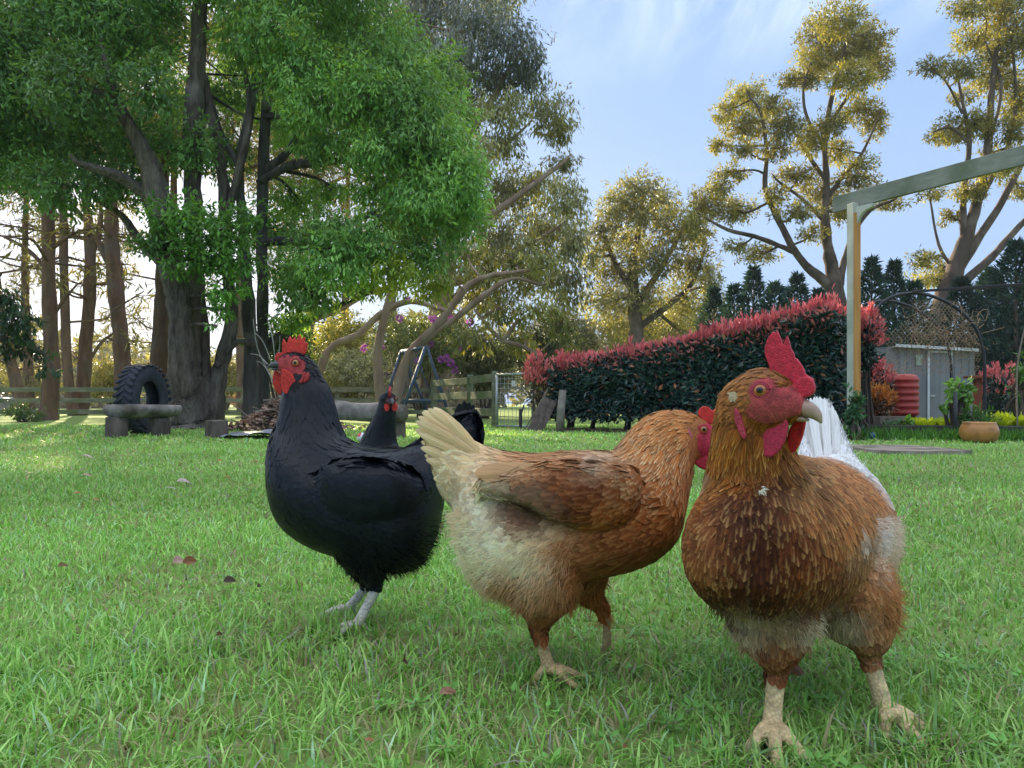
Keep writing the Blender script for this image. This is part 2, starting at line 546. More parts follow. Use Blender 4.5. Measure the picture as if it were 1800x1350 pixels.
def grass_blades():
    mb = MB()
    r = np.random.default_rng(11)
    def band(y0, y1, dens, h, w, seg, xm=0.15, spots=None):
        half = 0.76                                  # half width per metre of distance
        area = half * (y1 * y1 - y0 * y0) + 2 * xm * (y1 - y0)
        n = int(area * dens)
        y = np.sqrt(r.random(n) * (y1 * y1 - y0 * y0) + y0 * y0)
        x = (r.random(n) * 2 - 1) * (half * y + xm)
        p = np.stack([x, y, np.zeros(n)], 1)
        if spots is not None:
            k = np.repeat(np.arange(len(spots)), int(dens)); n = len(k)
            a_ = r.random(n) * 6.283; q_ = np.sqrt(r.random(n))
            p = np.stack([spots[k, 0] + np.cos(a_) * q_ * spots[k, 2], spots[k, 1] + np.sin(a_) * q_ * spots[k, 2] * .8, np.zeros(n)], 1)
        # uneven stand: tufts thicker and thinner
        g = vnoise(p, 3.2, 1); g2 = vnoise(p, 14.0, 2)
        g3 = vnoise(p, 1.7, 7)
        keep = r.random(n) < (0.40 + 0.95 * g2) * np.where(g3 < .30, .72, 1)
        p, g, g2, g3 = p[keep], g[keep], g2[keep], g3[keep]
        n = len(p)
        az = r.random(n) * 2 * math.pi
        d = np.stack([np.cos(az), np.sin(az), np.zeros(n)], 1)
        s = np.stack([-np.sin(az), np.cos(az), np.zeros(n)], 1)
        H = h * r.uniform(0.45, 1.25, n) * (0.55 + 0.9 * g)
        long = r.random(n) < 0.035
        H = np.where(long, H * 1.6, H)
        wv = w * r.uniform(0.6, 1.35, n) * np.where(long, 1.3, 1)
        lean = r.uniform(0.1, 1.6, n)
        T = np.linspace(0, 1, seg + 1)
        rows = []
        for t in T:
            up = H * (t - 0.42 * lean * t * t * 0.9)
            fw = H * lean * (0.35 * t + 0.55 * t * t)
            c = p + d * fw[:, None]; c[:, 2] += np.maximum(up, 0.0)
            if t >= 1: rows.append(c[:, None, :])
            else:
                ww = (wv * (1 - t ** 1.8) * 0.5)[:, None]
                tw = s * ww
                rows.append(np.stack([c - tw, c + tw], 1))
        V = np.concatenate(rows, 1)
        k = V.shape[1]
        base = (np.arange(n) * k)[:, None]
        Fq = []
        for i in range(seg - 1):
            Fq.append(base + np.array([2 * i, 2 * i + 1, 2 * i + 3, 2 * i + 2]))
        Ft = base + np.array([2 * (seg - 1), 2 * (seg - 1) + 1, 2 * seg])
        t = r.random((n, 1))
        c = np.array([0.19, 0.46, 0.055]) * (1 - t) + np.array([0.48, 0.70, 0.22]) * t
        c = c * (0.75 + 0.5 * vnoise(p, 1.3, 4))[:, None] * (1 + r.normal(0, 0.14, (n, 1)))
        dry = (r.random(n) < 0.06 + 0.10 * (g2 > 0.62) + .16 * (g3 < .33))
        c[dry] = np.array([0.46, 0.40, 0.20]) * r.uniform(0.6, 1.1, (dry.sum(), 1))
        blue = r.random(n) < 0.14
        c[blue] = c[blue] * np.array([1.0, 1.0, 1.9])
        Fs = [Ft] + ([np.concatenate(Fq)] if Fq else [])
        mb.add(V.reshape(-1, 3), Fs, np.repeat(np.clip(c, 0.005, 1), k, 0))
    band(0.55, 1.15, 31000, 0.026, 0.0031, 3, 0.35)
    band(1.15, 2.2, 17000, 0.026, 0.0035, 2, 0.5)
    band(2.2, 4.0, 7400, 0.028, 0.0052, 2, 0.7)
    band(4.0, 7.0, 2500, 0.030, 0.009, 1, 0.9)
    band(7.0, 13.0, 550, 0.040, 0.022, 1, 1.2)
    ft = np.array([[*G(x, y)[:2], rr] for x, y, rr in ((1350, 1312, .075), (1562, 1284, .07), (966, 1180, .07), (622, 1108, .075), (604, 1102, .06))])
    ft[:, 1] -= .025
    band(.5, .51, 420, .036, .0031, 3, 0.1, ft)
    # broad-leaved weeds and clover low in the turf
    nw = 240
    yw = .7 + 3.3 * r.random(nw) ** 1.5; xw = (r.random(nw) * 2 - 1) * .7 * yw
    for x, y in zip(xw, yw):
        if vnoise(np.array([[x, y, 0]]), 1.1, 12)[0] < .45: continue
        m = r.integers(4, 8); a = r.random() * 6.3 + np.arange(m) * 6.28 / m
        d = np.stack([np.cos(a), np.sin(a), r.uniform(.1, .7, m)], 1)
        b0 = np.tile([x, y, .012], (m, 1)) + d * .004
        V, F = rhombi(b0, d, np.tile([0, 0, 1.0], (m, 1)), r.uniform(.010, .019, m), r.uniform(.006, .010, m), .12)
        mb.add(V, F, np.clip(np.array([.20, .46, .10]) * r.uniform(.8, 1.3), .01, 1))
    return mb
tag(grass_blades().build('grass', leaf_mat('grass_blade', 0.30, (1.1, 1.05, 0.6), 0.5, 0.3), attrs=True),
    'short green lawn grass under the hens', 'grass', kind='stuff')
# ------------------------------------------------------------------ trees
def bark_mat(name, c1, c2, c3, scale=5.0, bump=0.9, f3=(0.5, 0.7), bdist=0.04):
    return rough_mat(name, c1, c2, scale=scale, rough=0.92, bump=bump, stretch=(1, 1, 0.22), c3=c3, s3=1.6, spec=0.15, bscale=scale * 2.5, bdist=bdist, f3=f3)
BARK_GREY = bark_mat('bark_grey_brown', (0.060, 0.050, 0.042), (0.19, 0.158, 0.132), (0.23, 0.21, 0.185), 13.0, 1.0, bdist=0.08)
BARK_LICHEN = bark_mat('bark_lichen', (0.040, 0.037, 0.034), (0.11, 0.105, 0.095), (0.24, 0.25, 0.21), 7.0, 0.9, (0.56, 0.68))
BARK_PINE = bark_mat('bark_pine', (0.075, 0.045, 0.032), (0.19, 0.115, 0.075), (0.13, 0.10, 0.085), 7.0, 1.0)
BARK_GUM = bark_mat('bark_gum', (0.20, 0.135, 0.10), (0.40, 0.31, 0.24), (0.30, 0.20, 0.15), 3.0, 0.4)
BARK_DARK = bark_mat('bark_dark', (0.05, 0.040, 0.034), (0.14, 0.105, 0.085), (0.20, 0.16, 0.13), 4.0, 0.8)
LEAF_CAMPHOR = leaf_mat('camphor_leaf', 0.42, (1.35, 1.1, 0.45), 0.38, 0.55)
LEAF_GUM = leaf_mat('gum_leaf', 0.36, (1.3, 1.15, 0.38), 0.45, 0.45)
LEAF_PINE = leaf_mat('pine_needles', 0.28, (1.5, 1.2, 0.4), 0.55, 0.25)
LEAF_CON = leaf_mat('conifer_leaf', 0.2, (1.2, 1.1, 0.5), 0.55, 0.25)

def tree(name, label, group, Y, limbs, clumps, leaf, bark, lmat, seed, ll, lw, lai, droop, c1, c2, base=None,
         twig=0.02, depth=0.9, spray=9, flute=0.0, dy_rand=0.5, fan=5, shell=0.45, n_side=10, lnoise=0.12, spread=0.16, cols=None, cat='tree'):
    r = np.random.default_rng(seed)
    u = Y / FPX
    first = limbs[0][0] if isinstance(limbs[0], tuple) else limbs[0]
    b = base if base is not None else first[0][0]
    g = P(b, HORIZ, Y); g[2] = 0
    root = empty(name, g, label, cat, group)
    tb = MB(); nodes = []; nrad = []
    for lm in limbs:
        dy0 = dy1 = 0.0
        if isinstance(lm, tuple):
            pts, dy0, dy1 = lm
        else:
            pts = lm
        m = len(pts)
        A = np.array([np.append(P(x, y, Y + dy0 + (dy1 - dy0) * i / max(m - 1, 1)), w * u / 2) for i, (x, y, w) in enumerate(pts)])
        if abs(A[0, 2]) < 0.35: A[0, 2] = -0.08
        if A[-1, 3] > .03:
            e = A[-1].copy(); e[:3] += (A[-1, :3] - A[-2, :3]) * .35 + np.array([0, 0, .1]); e[3] *= .25; A = np.concatenate([A, e[None]])
        A = catmull(A, 4 if m < 8 else 5)
        A[:, :3] += r.normal(0, 0.045, A[:, :3].shape) * A[:, 3:4]
        tb.tube(A[:, :3], np.maximum(A[:, 3], .004) * (1 + .04 * r.normal(size=len(A))), n_side, noise=lnoise, ns=3.0, flute=flute, ridge=.07 if n_side > 10 else .03)
        k = slice(len(A) // 4 if pts is first else 0, None)
        nodes.append(A[k, :3]); nrad.append(A[k, 3])
    nodes = np.concatenate(nodes); nrad = np.concatenate(nrad)
    cb = MB()
    for cl in clumps:
        x, y, rx, ry = cl[:4]
        dy = cl[4] if len(cl) > 4 else r.uniform(-dy_rand, dy_rand)
        c = P(x, y, Y + dy)
        rad = np.array([rx * u, (rx + ry) * .5 * u * depth, ry * u])
        if twig:
            D = np.linalg.norm(nodes - c, axis=1) + 0.6 * np.maximum(0, nodes[:, 2] - c[2])
            j = int(np.argmin(D)); a = nodes[j]
            mid = (a + c) / 2 + r.normal(0, .08, 3) * np.linalg.norm(c - a) + np.array([0, 0, -.04 * np.linalg.norm(c - a)])
            rr = min(nrad[j] * .75, twig * (1 + rad.mean()))
            tb.tube(catmull([a, mid, c, c + (c - mid) * .35], 3), np.linspace(rr, rr * .35, 10), 6)
            for q in range(fan):
                e = c + rand_dirs(1, r)[0] * rad * .85
                s = a * .25 + c * .75 if q % 2 else c
                m2 = (s + e) / 2 + r.normal(0, .1, 3) * rad
                tb.tube(np.array([s, m2, e]), np.linspace(rr * .45, rr * .12, 3), 4, cap=False)
        n = int(lai * math.pi * rad[0] * rad[2] / (ll * lw * .5))
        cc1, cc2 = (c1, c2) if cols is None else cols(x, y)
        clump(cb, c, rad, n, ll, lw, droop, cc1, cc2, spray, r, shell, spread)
    tb.build('trunk', bark, root, True)
    if clumps:
        cb.build('crown', lmat, root, False, 1)
    return root

# the broad tree that fills the upper left: two clusters of stems, cascading foliage
BIG = 11.5
tree('camphor_tree', 'huge spreading green tree with fluted grey trunk behind the log bench', None, BIG,
     [([(338, 748, 96), (334, 728, 74), (328, 690, 60), (325, 640, 52), (322, 590, 46), (314, 520, 42), (300, 470, 40), (286, 400, 40), (272, 320, 36), (246, 255, 26), (216, 200, 20), (188, 120, 12)], 0, -.6),
      ([(356, 746, 50), (357, 700, 36), (356, 640, 28), (352, 560, 24), (342, 450, 26), (338, 330, 34), (340, 220, 34), (345, 120, 28), (350, 30, 24), (354, -80, 16)], .05, .4),
      ([(374, 746, 46), (378, 700, 32), (388, 640, 28), (406, 565, 22), (398, 450, 19), (393, 330, 21), (381, 250, 18), (364, 180, 15), (352, 120, 12)], .1, .5),
      ([(286, 410, 32), (262, 350, 24), (225, 320, 20), (190, 303, 16), (140, 288, 10)], 0, -.8),
      ([(382, 645, 17), (398, 618, 13), (420, 600, 12), (445, 604, 11)], .1, .3),
      ([(300, 470, 30), (250, 430, 17), (215, 380, 12), (170, 350, 8)], 0, .6),
      ([(393, 400, 14), (420, 300, 14), (440, 200, 13), (430, 120, 8)], .2, .6)],
     [(40, 40, 110, 80), (150, 30, 110, 70), (260, 50, 80, 66), (30, 150, 100, 80), (130, 150, 76, 60), (268, 150, 44, 50), (60, 250, 100, 66), (155, 255, 80, 50), (240, 240, 52, 40), (330, 255, 54, 44),
      (110, 325, 90, 40), (220, 320, 56, 34), (-60, 100, 120, 110), (-50, 260, 110, 80), (200, 90, 70, 40), (175, 200, 45, 40),
      (320, 380, 60, 34, -.7), (375, 415, 66, 34, -.8), (270, 425, 40, 24, -.6), (340, 455, 50, 26, -.7), (405, 455, 46, 28, -.7), (395, 508, 34, 20, -.6), (388, 543, 22, 13, -.6), (372, 572, 9, 7, -.6), (430, 385, 44, 26, -.5),
      (415, 150, 60, 60, 1.8), (390, 270, 60, 46, 1.6), (330, 170, 60, 50, 1.6), (300, -60, 130, 70), (450, -50, 110, 70), (120, -60, 130, 80), (600, -60, 120, 70)],
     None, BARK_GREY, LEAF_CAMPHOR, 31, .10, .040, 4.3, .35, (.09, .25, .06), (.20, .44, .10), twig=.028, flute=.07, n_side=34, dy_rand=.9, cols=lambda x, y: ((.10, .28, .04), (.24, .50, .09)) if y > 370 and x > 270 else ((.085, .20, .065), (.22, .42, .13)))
tree('camphor_tree', 'wide green tree with two lichen grey stems and foliage hanging low to its right', None, BIG + .5,
     [([(440, 735, 34), (441, 690, 26), (440, 600, 22), (433, 480, 20), (426, 380, 18), (421, 290, 16), (440, 190, 16), (453, 110, 15), (460, 0, 14), (462, -60, 10)], 0, 0),
      ([(464, 732, 28), (463, 690, 20), (462, 560, 18), (461, 400, 20), (463, 280, 18), (470, 140, 17), (468, 0, 14), (470, -60, 10)], .3, .2),
      ([(455, 322, 14), (482, 305, 15), (510, 292, 15), (560, 286, 14), (610, 282, 11), (660, 268, 9), (720, 250, 6)], .2, -.5),
      ([(466, 300, 13), (498, 275, 13), (520, 245, 12), (530, 215, 10), (560, 180, 6)], .2, .5),
      ([(463, 205, 11), (500, 204, 11), (540, 216, 9), (600, 190, 6)], .2, -.6),
      ([(462, 425, 15), (500, 424, 16), (545, 428, 15), (590, 405, 11), (650, 380, 7), (720, 390, 4)], .2, -.6),
      ([(465, 620, 11), (490, 590, 12), (540, 562, 11), (600, 535, 9), (650, 515, 6)], .3, .6),
      ([(425, 300, 12), (390, 240, 11), (372, 180, 9), (362, 130, 6)], 0, .7)],
     [(560, 20, 90, 60), (640, 40, 84, 60), (700, 100, 76, 60), (610, 105, 80, 56), (520, 120, 66, 46), (700, 175, 84, 60), (765, 210, 66, 66), (640, 225, 80, 44), (560, 185, 66, 36), (730, 285, 84, 58), (795, 290, 52, 72), (655, 262, 60, 36),
      (800, 370, 50, 56), (710, 365, 76, 46), (640, 415, 80, 40), (565, 405, 60, 36), (745, 435, 58, 40), (600, 458, 74, 36), (520, 470, 60, 36), (545, 515, 56, 26), (755, 490, 40, 36), (690, 475, 48, 28), (480, 400, 50, 26), (510, 560, 36, 20),
      (480, 50, 60, 50), (420, 60, 46, 50), (790, 130, 36, 50), (640, 150, 60, 40, -1), (730, 230, 60, 40, -1), (560, 250, 46, 26), (820, 330, 30, 46), (640, 500, 40, 20), (500, 210, 56, 46, 1.8), (520, 345, 66, 34, 1.6), (480, 120, 50, 50, 1.8), (585, 330, 36, 16), (740, 340, 60, 40, -1), (660, 330, 50, 22)],
     None, BARK_LICHEN, LEAF_CAMPHOR, 32, .105, .036, 5.2, .6, (.055, .18, .04), (.13, .34, .07), twig=.026, dy_rand=1.0, n_side=22, spread=.2,
     cols=lambda x, y: ((.24, .38, .04), (.48, .58, .09)) if (y > 460 and x > 670) else ((.13, .30, .075), (.32, .55, .15)))

# tall gum behind it, hanging grey-green leaves
GUM1, GUM2 = (.17, .19, .09), (.42, .41, .18)
tree('gum_tree', 'tall blue grey gum tree rising behind the right edge of the broad green tree', None, 21,
     [[(760, 745, 60), (765, 640, 46), (775, 540, 40), (790, 430, 32), (800, 330, 26), (810, 240, 20), (820, 150, 14), (830, 60, 8)], [(800, 340, 16), (845, 292, 12), (885, 258, 8), (925, 222, 4)], [(790, 420, 18), (860, 380, 14), (930, 330, 10), (985, 290, 6)],
      [(808, 260, 14), (850, 200, 10), (890, 130, 7), (920, 90, 4)], [(780, 500, 18), (850, 480, 15), (910, 440, 10), (980, 400, 6)], [(775, 545, 14), (830, 500, 11), (870, 490, 8), (930, 480, 4)]],
     [(770, 20, 70, 40), (840, 30, 66, 44), (900, 70, 56, 46), (800, 90, 60, 46), (868, 130, 62, 44), (925, 120, 36, 40), (890, 185, 46, 34), (820, 180, 50, 40), (965, 190, 44, 44), (985, 225, 28, 24), (880, 245, 44, 30), (840, 270, 40, 34), (990, 282, 30, 20), (930, 320, 66, 44),
      (880, 340, 50, 40), (1000, 345, 34, 44), (960, 395, 66, 50), (880, 410, 64, 46), (1010, 420, 30, 40), (840, 460, 56, 46), (935, 470, 70, 46), (1000, 490, 40, 40), (860, 520, 50, 36), (740, -30, 80, 50), (860, -30, 80, 50), (730, 80, 50, 50), (700, 30, 50, 50)],
     None, BARK_GUM, LEAF_GUM, 33, .17, .045, 3.2, .9, GUM1, GUM2, twig=.035, spray=8, dy_rand=1.6, shell=.6, spread=.2, cols=lambda x, y: ((.10, .13, .13), (.26, .30, .27)) if y < 170 else (GUM1, GUM2))
tree('gum_tree', 'leaning gum with bare pink brown branches sweeping right behind the swing frame', None, 17,
     [[(672, 735, 20), (664, 640, 17), (668, 590, 15), (684, 530, 14), (694, 490, 10), (700, 450, 6)], [(548, 745, 17), (556, 680, 15), (570, 630, 14), (590, 605, 13), (630, 588, 13), (668, 553, 12), (720, 530, 10), (780, 545, 8)], [(690, 745, 26), (700, 690, 22), (712, 640, 18), (730, 610, 16), (770, 570, 15), (800, 530, 14), (826, 500, 13), (862, 485, 10), (910, 478, 8), (960, 470, 4)],
      [(716, 640, 13), (745, 600, 12), (800, 560, 11), (850, 520, 10), (900, 490, 7), (950, 500, 5)], [(835, 545, 5), (880, 595, 8), (905, 570, 6), (920, 560, 4)], [(880, 598, 8), (920, 610, 8), (950, 628, 7), (960, 645, 6)], [(448, 745, 26), (452, 690, 21), (462, 630, 18), (488, 590, 16), (540, 565, 15), (600, 540, 13), (650, 512, 10), (690, 505, 6)]],
     [(820, 440, 40, 26), (900, 450, 50, 26), (960, 455, 40, 24), (780, 470, 30, 20), (880, 540, 60, 28), (950, 540, 50, 30), (830, 590, 50, 24), (920, 600, 50, 24), (985, 570, 34, 30)],
     None, BARK_GUM, LEAF_GUM, 34, .15, .045, 2.2, .7, (.14, .17, .05), (.34, .34, .10), twig=.02, dy_rand=1.2, base=672, shell=.7)
tree('gum_tree', 'round topped grey gum tree in the middle distance above the red hedge', None, 30,
     [[(1120, 740, 40), (1118, 620, 30), (1116, 540, 24), (1112, 470, 16), (1122, 410, 10), (1130, 350, 6)], [(1116, 540, 14), (1150, 490, 11), (1180, 440, 8), (1200, 400, 5)], [(1116, 520, 12), (1080, 460, 9), (1065, 420, 6)], [(1118, 580, 14), (1170, 540, 11), (1215, 500, 8), (1235, 450, 5)]],
     [(1120, 330, 46, 26), (1085, 360, 40, 28), (1160, 352, 44, 28), (1125, 380, 50, 26), (1060, 405, 30, 30), (1105, 420, 46, 26), (1185, 395, 44, 34), (1230, 400, 26, 34), (1080, 465, 50, 28), (1150, 450, 50, 30), (1215, 460, 44, 36), (1060, 520, 44, 34), (1130, 520, 60, 34), (1205, 525, 54, 38), (1250, 500, 24, 34), (1040, 450, 20, 30), (1100, 570, 70, 30), (1190, 580, 60, 30)],
     None, BARK_DARK, LEAF_GUM, 35, .18, .055, 3.6, .35, (.16, .18, .08), (.38, .36, .14), twig=.04, dy_rand=1.6, shell=.55)

# two gums at the right, lit from the left
W1, W2 = (.15, .165, .045), (.42, .38, .10)
tree('gum_tree', 'tall golden green gum tree with bare twisting limbs behind the pergola post', None, 26,
     [[(1484, 745, 45.9), (1482, 640, 39.1), (1478, 560, 34.0), (1468, 500, 27.2), (1456, 440, 20.4), (1450, 380, 15.3), (1453, 320, 11.9), (1450, 250, 10.2), (1462, 170, 8.5), (1478, 110, 6.8), (1490, 60, 4.2)],
      [(1474, 530, 22.1), (1450, 495, 18.7), (1420, 470, 14.4), (1396, 440, 12.8), (1370, 390, 11.0), (1345, 330, 9.3), (1348, 270, 7.6), (1338, 200, 6.0), (1318, 170, 3.4)], [(1398, 444, 9.3), (1360, 428, 8.5), (1325, 415, 7.6), (1280, 404, 6.0), (1235, 380, 3.4)],
      [(1472, 510, 17.0), (1484, 460, 11.9), (1500, 410, 9.3), (1530, 370, 6.8), (1570, 352, 4.2)], [(1452, 350, 8.5), (1486, 305, 6.8), (1515, 270, 5.1), (1540, 215, 3.4)], [(1454, 320, 7.6), (1425, 280, 6.8), (1395, 230, 5.1), (1380, 190, 2.5)], [(1451, 260, 6.8), (1420, 210, 6.0), (1412, 160, 4.2), (1425, 110, 2.5)], [(1452, 230, 6.8), (1490, 170, 5.1), (1525, 130, 3.4)], [(1450, 390, 7.6), (1410, 350, 6.0), (1370, 320, 4.2)]],
     [(1480, 32, 50, 24), (1440, 62, 42, 30), (1522, 70, 40, 34), (1490, 95, 54, 34), (1545, 112, 22, 34), (1430, 110, 34, 34), (1420, 138, 22, 16), (1500, 135, 44, 26), (1388, 138, 24, 13), (1310, 165, 42, 22), (1278, 196, 26, 22), (1350, 186, 36, 22), (1312, 218, 44, 26), (1378, 215, 34, 26), (1264, 256, 22, 12),
      (1310, 262, 30, 12), (1362, 262, 30, 15), (1510, 190, 40, 22), (1536, 212, 24, 28), (1462, 215, 30, 22), (1425, 245, 26, 30), (1470, 262, 26, 22), (1510, 285, 34, 12), (1285, 302, 36, 12), (1400, 305, 44, 18), (1445, 335, 42, 24), (1505, 312, 38, 15), (1240, 355, 32, 28), (1290, 366, 44, 24), (1220, 388, 18, 22), (1475, 368, 48, 18), (1562, 355, 38, 10),
      (1300, 432, 30, 10), (1335, 445, 36, 16), (1260, 330, 24, 18), (1400, 370, 40, 14), (1360, 340, 26, 14), (1540, 330, 26, 10), (1430, 410, 30, 10)],
     None, BARK_DARK, LEAF_GUM, 36, .14, .045, 4.6, .25, W1, W2, twig=.03, dy_rand=1.5, fan=6, shell=.6)
tree('gum_tree', 'tall gum at the right edge with dark forking trunk above the netting arch', None, 24,
     [[(1640, 745, 56.2), (1646, 640, 47.1), (1652, 560, 39.5), (1672, 490, 31.9), (1694, 430, 24.3), (1716, 360, 18.2), (1736, 260, 13.7), (1744, 150, 9.9), (1758, 40, 5.3)], [(1674, 490, 21.3), (1715, 425, 16.7), (1752, 370, 12.9), (1790, 300, 9.9), (1830, 230, 6.1)], [(1690, 500, 18.2), (1740, 455, 13.7), (1790, 400, 10.6), (1850, 340, 7.6)],
      [(1694, 430, 13.7), (1694, 340, 10.6), (1704, 250, 8.4), (1690, 170, 5.3), (1680, 120, 3.0)], [(1712, 370, 10.6), (1770, 260, 8.4), (1785, 180, 6.1), (1780, 80, 3.8)], [(1700, 250, 5.3), (1670, 225, 4.6), (1640, 232, 2.3)], [(1692, 200, 4.6), (1660, 140, 3.8), (1625, 120, 2.3)], [(1740, 250, 6.1), (1760, 150, 5.3), (1730, 70, 3.0)], [(1680, 480, 6.8), (1650, 430, 5.3), (1635, 350, 3.0)]],
     [(1700, 8, 40, 18), (1765, 16, 56, 26), (1718, 66, 46, 22), (1775, 66, 46, 28), (1640, 115, 36, 12), (1692, 122, 36, 18), (1750, 140, 56, 22), (1792, 178, 36, 36), (1682, 226, 42, 22), (1722, 212, 26, 26), (1782, 228, 36, 26), (1650, 238, 24, 12), (1640, 340, 26, 10), (1672, 380, 22, 12), (1702, 335, 34, 16), (1622, 456, 28, 12), (1652, 470, 26, 15), (1755, 296, 36, 16),
      (1792, 330, 28, 16), (1742, 270, 24, 14), (1690, 170, 24, 12), (1770, -30, 60, 30), (1830, 60, 40, 40), (1830, 150, 40, 40), (1640, 490, 40, 14), (1750, 100, 40, 16)],
     None, BARK_DARK, LEAF_GUM, 37, .14, .045, 4.6, .25, W1, W2, twig=.03, dy_rand=1.5, fan=6, shell=.6)

# pines along the left fence
PN1, PN2 = (.11, .125, .04), (.26, .25, .08)
def pine(Y, trunks, label, seed, clumps, lai=1.0):
    tree('pine_tree', label, None, Y, trunks, clumps, None, BARK_PINE, LEAF_PINE, seed, .34, .05, lai*1.25, .15, PN1, PN2, twig=.03, spray=12, dy_rand=1.6, shell=.7, fan=4, spread=.12)
r5 = np.random.default_rng(5)
def high(n, x0, x1, y0, y1, rx=70, ry=46):
    return [(r5.uniform(x0, x1), r5.uniform(y0, y1), rx * r5.uniform(.6, 1.2), ry * r5.uniform(.6, 1.2)) for _ in range(n)]
pine(17, [[(82, 738, 40), (86, 715, 30), (90, 640, 27), (86, 500, 23), (85, 350, 20), (88, 230, 16), (92, 100, 10)], [(88, 480, 8), (50, 440, 7), (5, 415, 4)], [(88, 440, 7), (130, 410, 5), (170, 400, 3)], [(90, 560, 7), (110, 530, 5), (135, 500, 3)]],
     'straight dark pine with flared base standing at the rail fence on the far left', 41, high(12, -40, 230, -60, 260) + [(40, 420, 30, 14), (130, 400, 30, 16), (20, 395, 34, 18), (160, 470, 26, 14)])
pine(24, [[(134, 735, 26), (122, 690, 17), (116, 600, 16), (112, 450, 14), (112, 300, 11), (112, 150, 7)]], 'slim reddish pine stem left of its twin behind the rail fence', 42, high(9, 40, 240, -40, 250) + high(9, -20, 250, 340, 600, 34, 15) + [(150, 500, 24, 14), (100, 380, 40, 16)])
pine(24.5, [[(140, 735, 30), (146, 690, 24), (152, 600, 22), (158, 500, 20), (157, 420, 17), (152, 330, 13), (150, 180, 8)], [(156, 470, 9), (175, 400, 8), (178, 350, 4)], [(154, 640, 6), (180, 600, 5), (210, 580, 3)]], 'reddish pine stem leaning right of its twin behind the rail fence', 43, high(9, 60, 280, -40, 250) + high(8, 90, 270, 350, 620, 30, 14) + [(190, 560, 24, 12), (180, 430, 34, 20), (200, 500, 26, 16), (215, 600, 22, 10)])
pine(21, [[(224, 740, 36), (220, 690, 30), (214, 620, 27), (206, 540, 25), (200, 470, 24), (196, 400, 22), (198, 280, 16), (200, 100, 9)], [(200, 478, 13), (180, 440, 11), (160, 400, 8), (120, 350, 4)]], 'brown pine with a forked stem just left of the standing tyre', 44, high(10, 80, 400, -60, 260) + [(180, 380, 30, 18), (240, 520, 20, 20), (235, 600, 18, 26)])
pine(13.6, [[(275, 746, 46), (277, 700, 34), (280, 640, 29), (284, 560, 28), (288, 480, 26), (286, 380, 22), (290, 250, 16), (292, 60, 9)]], 'dark purple brown pine trunk directly behind the standing tyre', 45, high(8, 150, 420, -60, 220))
pine(28, [[(42, 735, 24), (30, 680, 20), (16, 620, 17), (2, 560, 15), (-10, 450, 12), (-16, 300, 8)]], 'leaning orange brown pine at the far left edge behind the fence', 46, high(8, -80, 120, -40, 260) + high(8, -40, 130, 340, 640, 34, 15) + high(7, -120, 140, 180, 330, 90, 40) + [(20, 520, 36, 18), (10, 600, 30, 16)])
pine(30, [[(52, 735, 20), (50, 660, 17), (46, 560, 14), (44, 430, 10), (50, 250, 6)]], 'pale thin pine second from the far left edge', 47, high(8, -40, 140, 0, 280) + high(7, 0, 340, 200, 330, 90, 40) + [(60, 470, 40, 18), (100, 620, 30, 14), (70, 400, 50, 22)] + [(30, 500, 40, 16), (60, 560, 26, 14)])
pine(26, [[(425, 738, 20), (424, 660, 17), (420, 560, 16), (424, 440, 13), (424, 300, 9)]], 'shaded pine trunk between the two stems of green trees', 48, high(12, 300, 560, 0, 330, 80, 50))
pine(27, [[(520, 738, 26), (530, 640, 22), (544, 570, 20), (552, 500, 17), (556, 400, 12), (556, 200, 7)]], 'leaning brown pine trunk above the comb of the black hen', 49, high(14, 430, 720, 60, 420, 80, 50) + [(560, 590, 40, 16), (600, 560, 40, 20)])
pine(30, [[(706, 738, 24), (700, 650, 20), (690, 560, 17), (690, 420, 12), (700, 250, 7)]], 'pine half hidden by the flowering shrub behind the swing', 50, high(14, 560, 860, 100, 460, 80, 50))
pine(38, [[(610, 738, 20), (606, 600, 16), (610, 420, 10), (612, 280, 6)]], 'distant pine in the middle of the forest edge', 51, high(14, 440, 800, 140, 480, 80, 50))
pine(33, [[(300, 738, 22), (306, 560, 16), (306, 300, 10)]], 'distant pine showing between the grey trunk and the tyre', 52, high(14, 160, 460, 80, 380, 80, 50) + [(190, 470, 40, 20), (230, 430, 40, 24), (180, 600, 40, 20), (350, 500, 40, 30)] + [(250, 640, 30, 26), (310, 640, 40, 30), (240, 560, 40, 26)])

# understorey beyond the fence
def bush(name, label, px, py, rx, ry, Y, c1, c2, seed, ll=.09, lw=.04, lai=3.0, n=7, droop=.1, group=None, mat=None, stems=True, cat='shrub'):
    r = np.random.default_rng(seed); u = Y / FPX
    g = P(px, HORIZ, Y); g[2] = 0
    root = empty(name, g, label, cat, group)
    cb, tb = MB(), MB()
    for i in range(n):
        a = r.uniform(0, 2 * math.pi); q = math.sqrt(r.random()) * .62
        x = px + math.cos(a) * q * rx; y = py + math.sin(a) * q * ry
        f = r.uniform(.38, .6)
        c = P(x, y, Y + r.uniform(-.5, .5) * rx * u)
        clump(cb, c, np.array([rx * f * u, rx * f * u, ry * f * u]), int(lai / n * 2.6 * math.pi * rx * ry * u * u / (ll * lw * .5)), ll, lw, droop, c1, c2, 8, r)
        if stems:
            s = g + np.array([r.normal(0, .05), r.normal(0, .05), 0])
            tb.tube(catmull([s, (s + c) / 2 + r.normal(0, .06, 3), c], 3), np.linspace(.03, .008, 7), 6)
    if stems: tb.build('stem', BARK_DARK, root, True)
    cb.build('foliage', mat or LEAF_GUM, root, False, 1)
    return root
bush('shrub', 'bright yellow green shrub glowing in sun above the wood heap', 590, 610, 90, 60, 22, (.20, .22, .035), (.46, .44, .10), 61, .10, .06, 2.4)
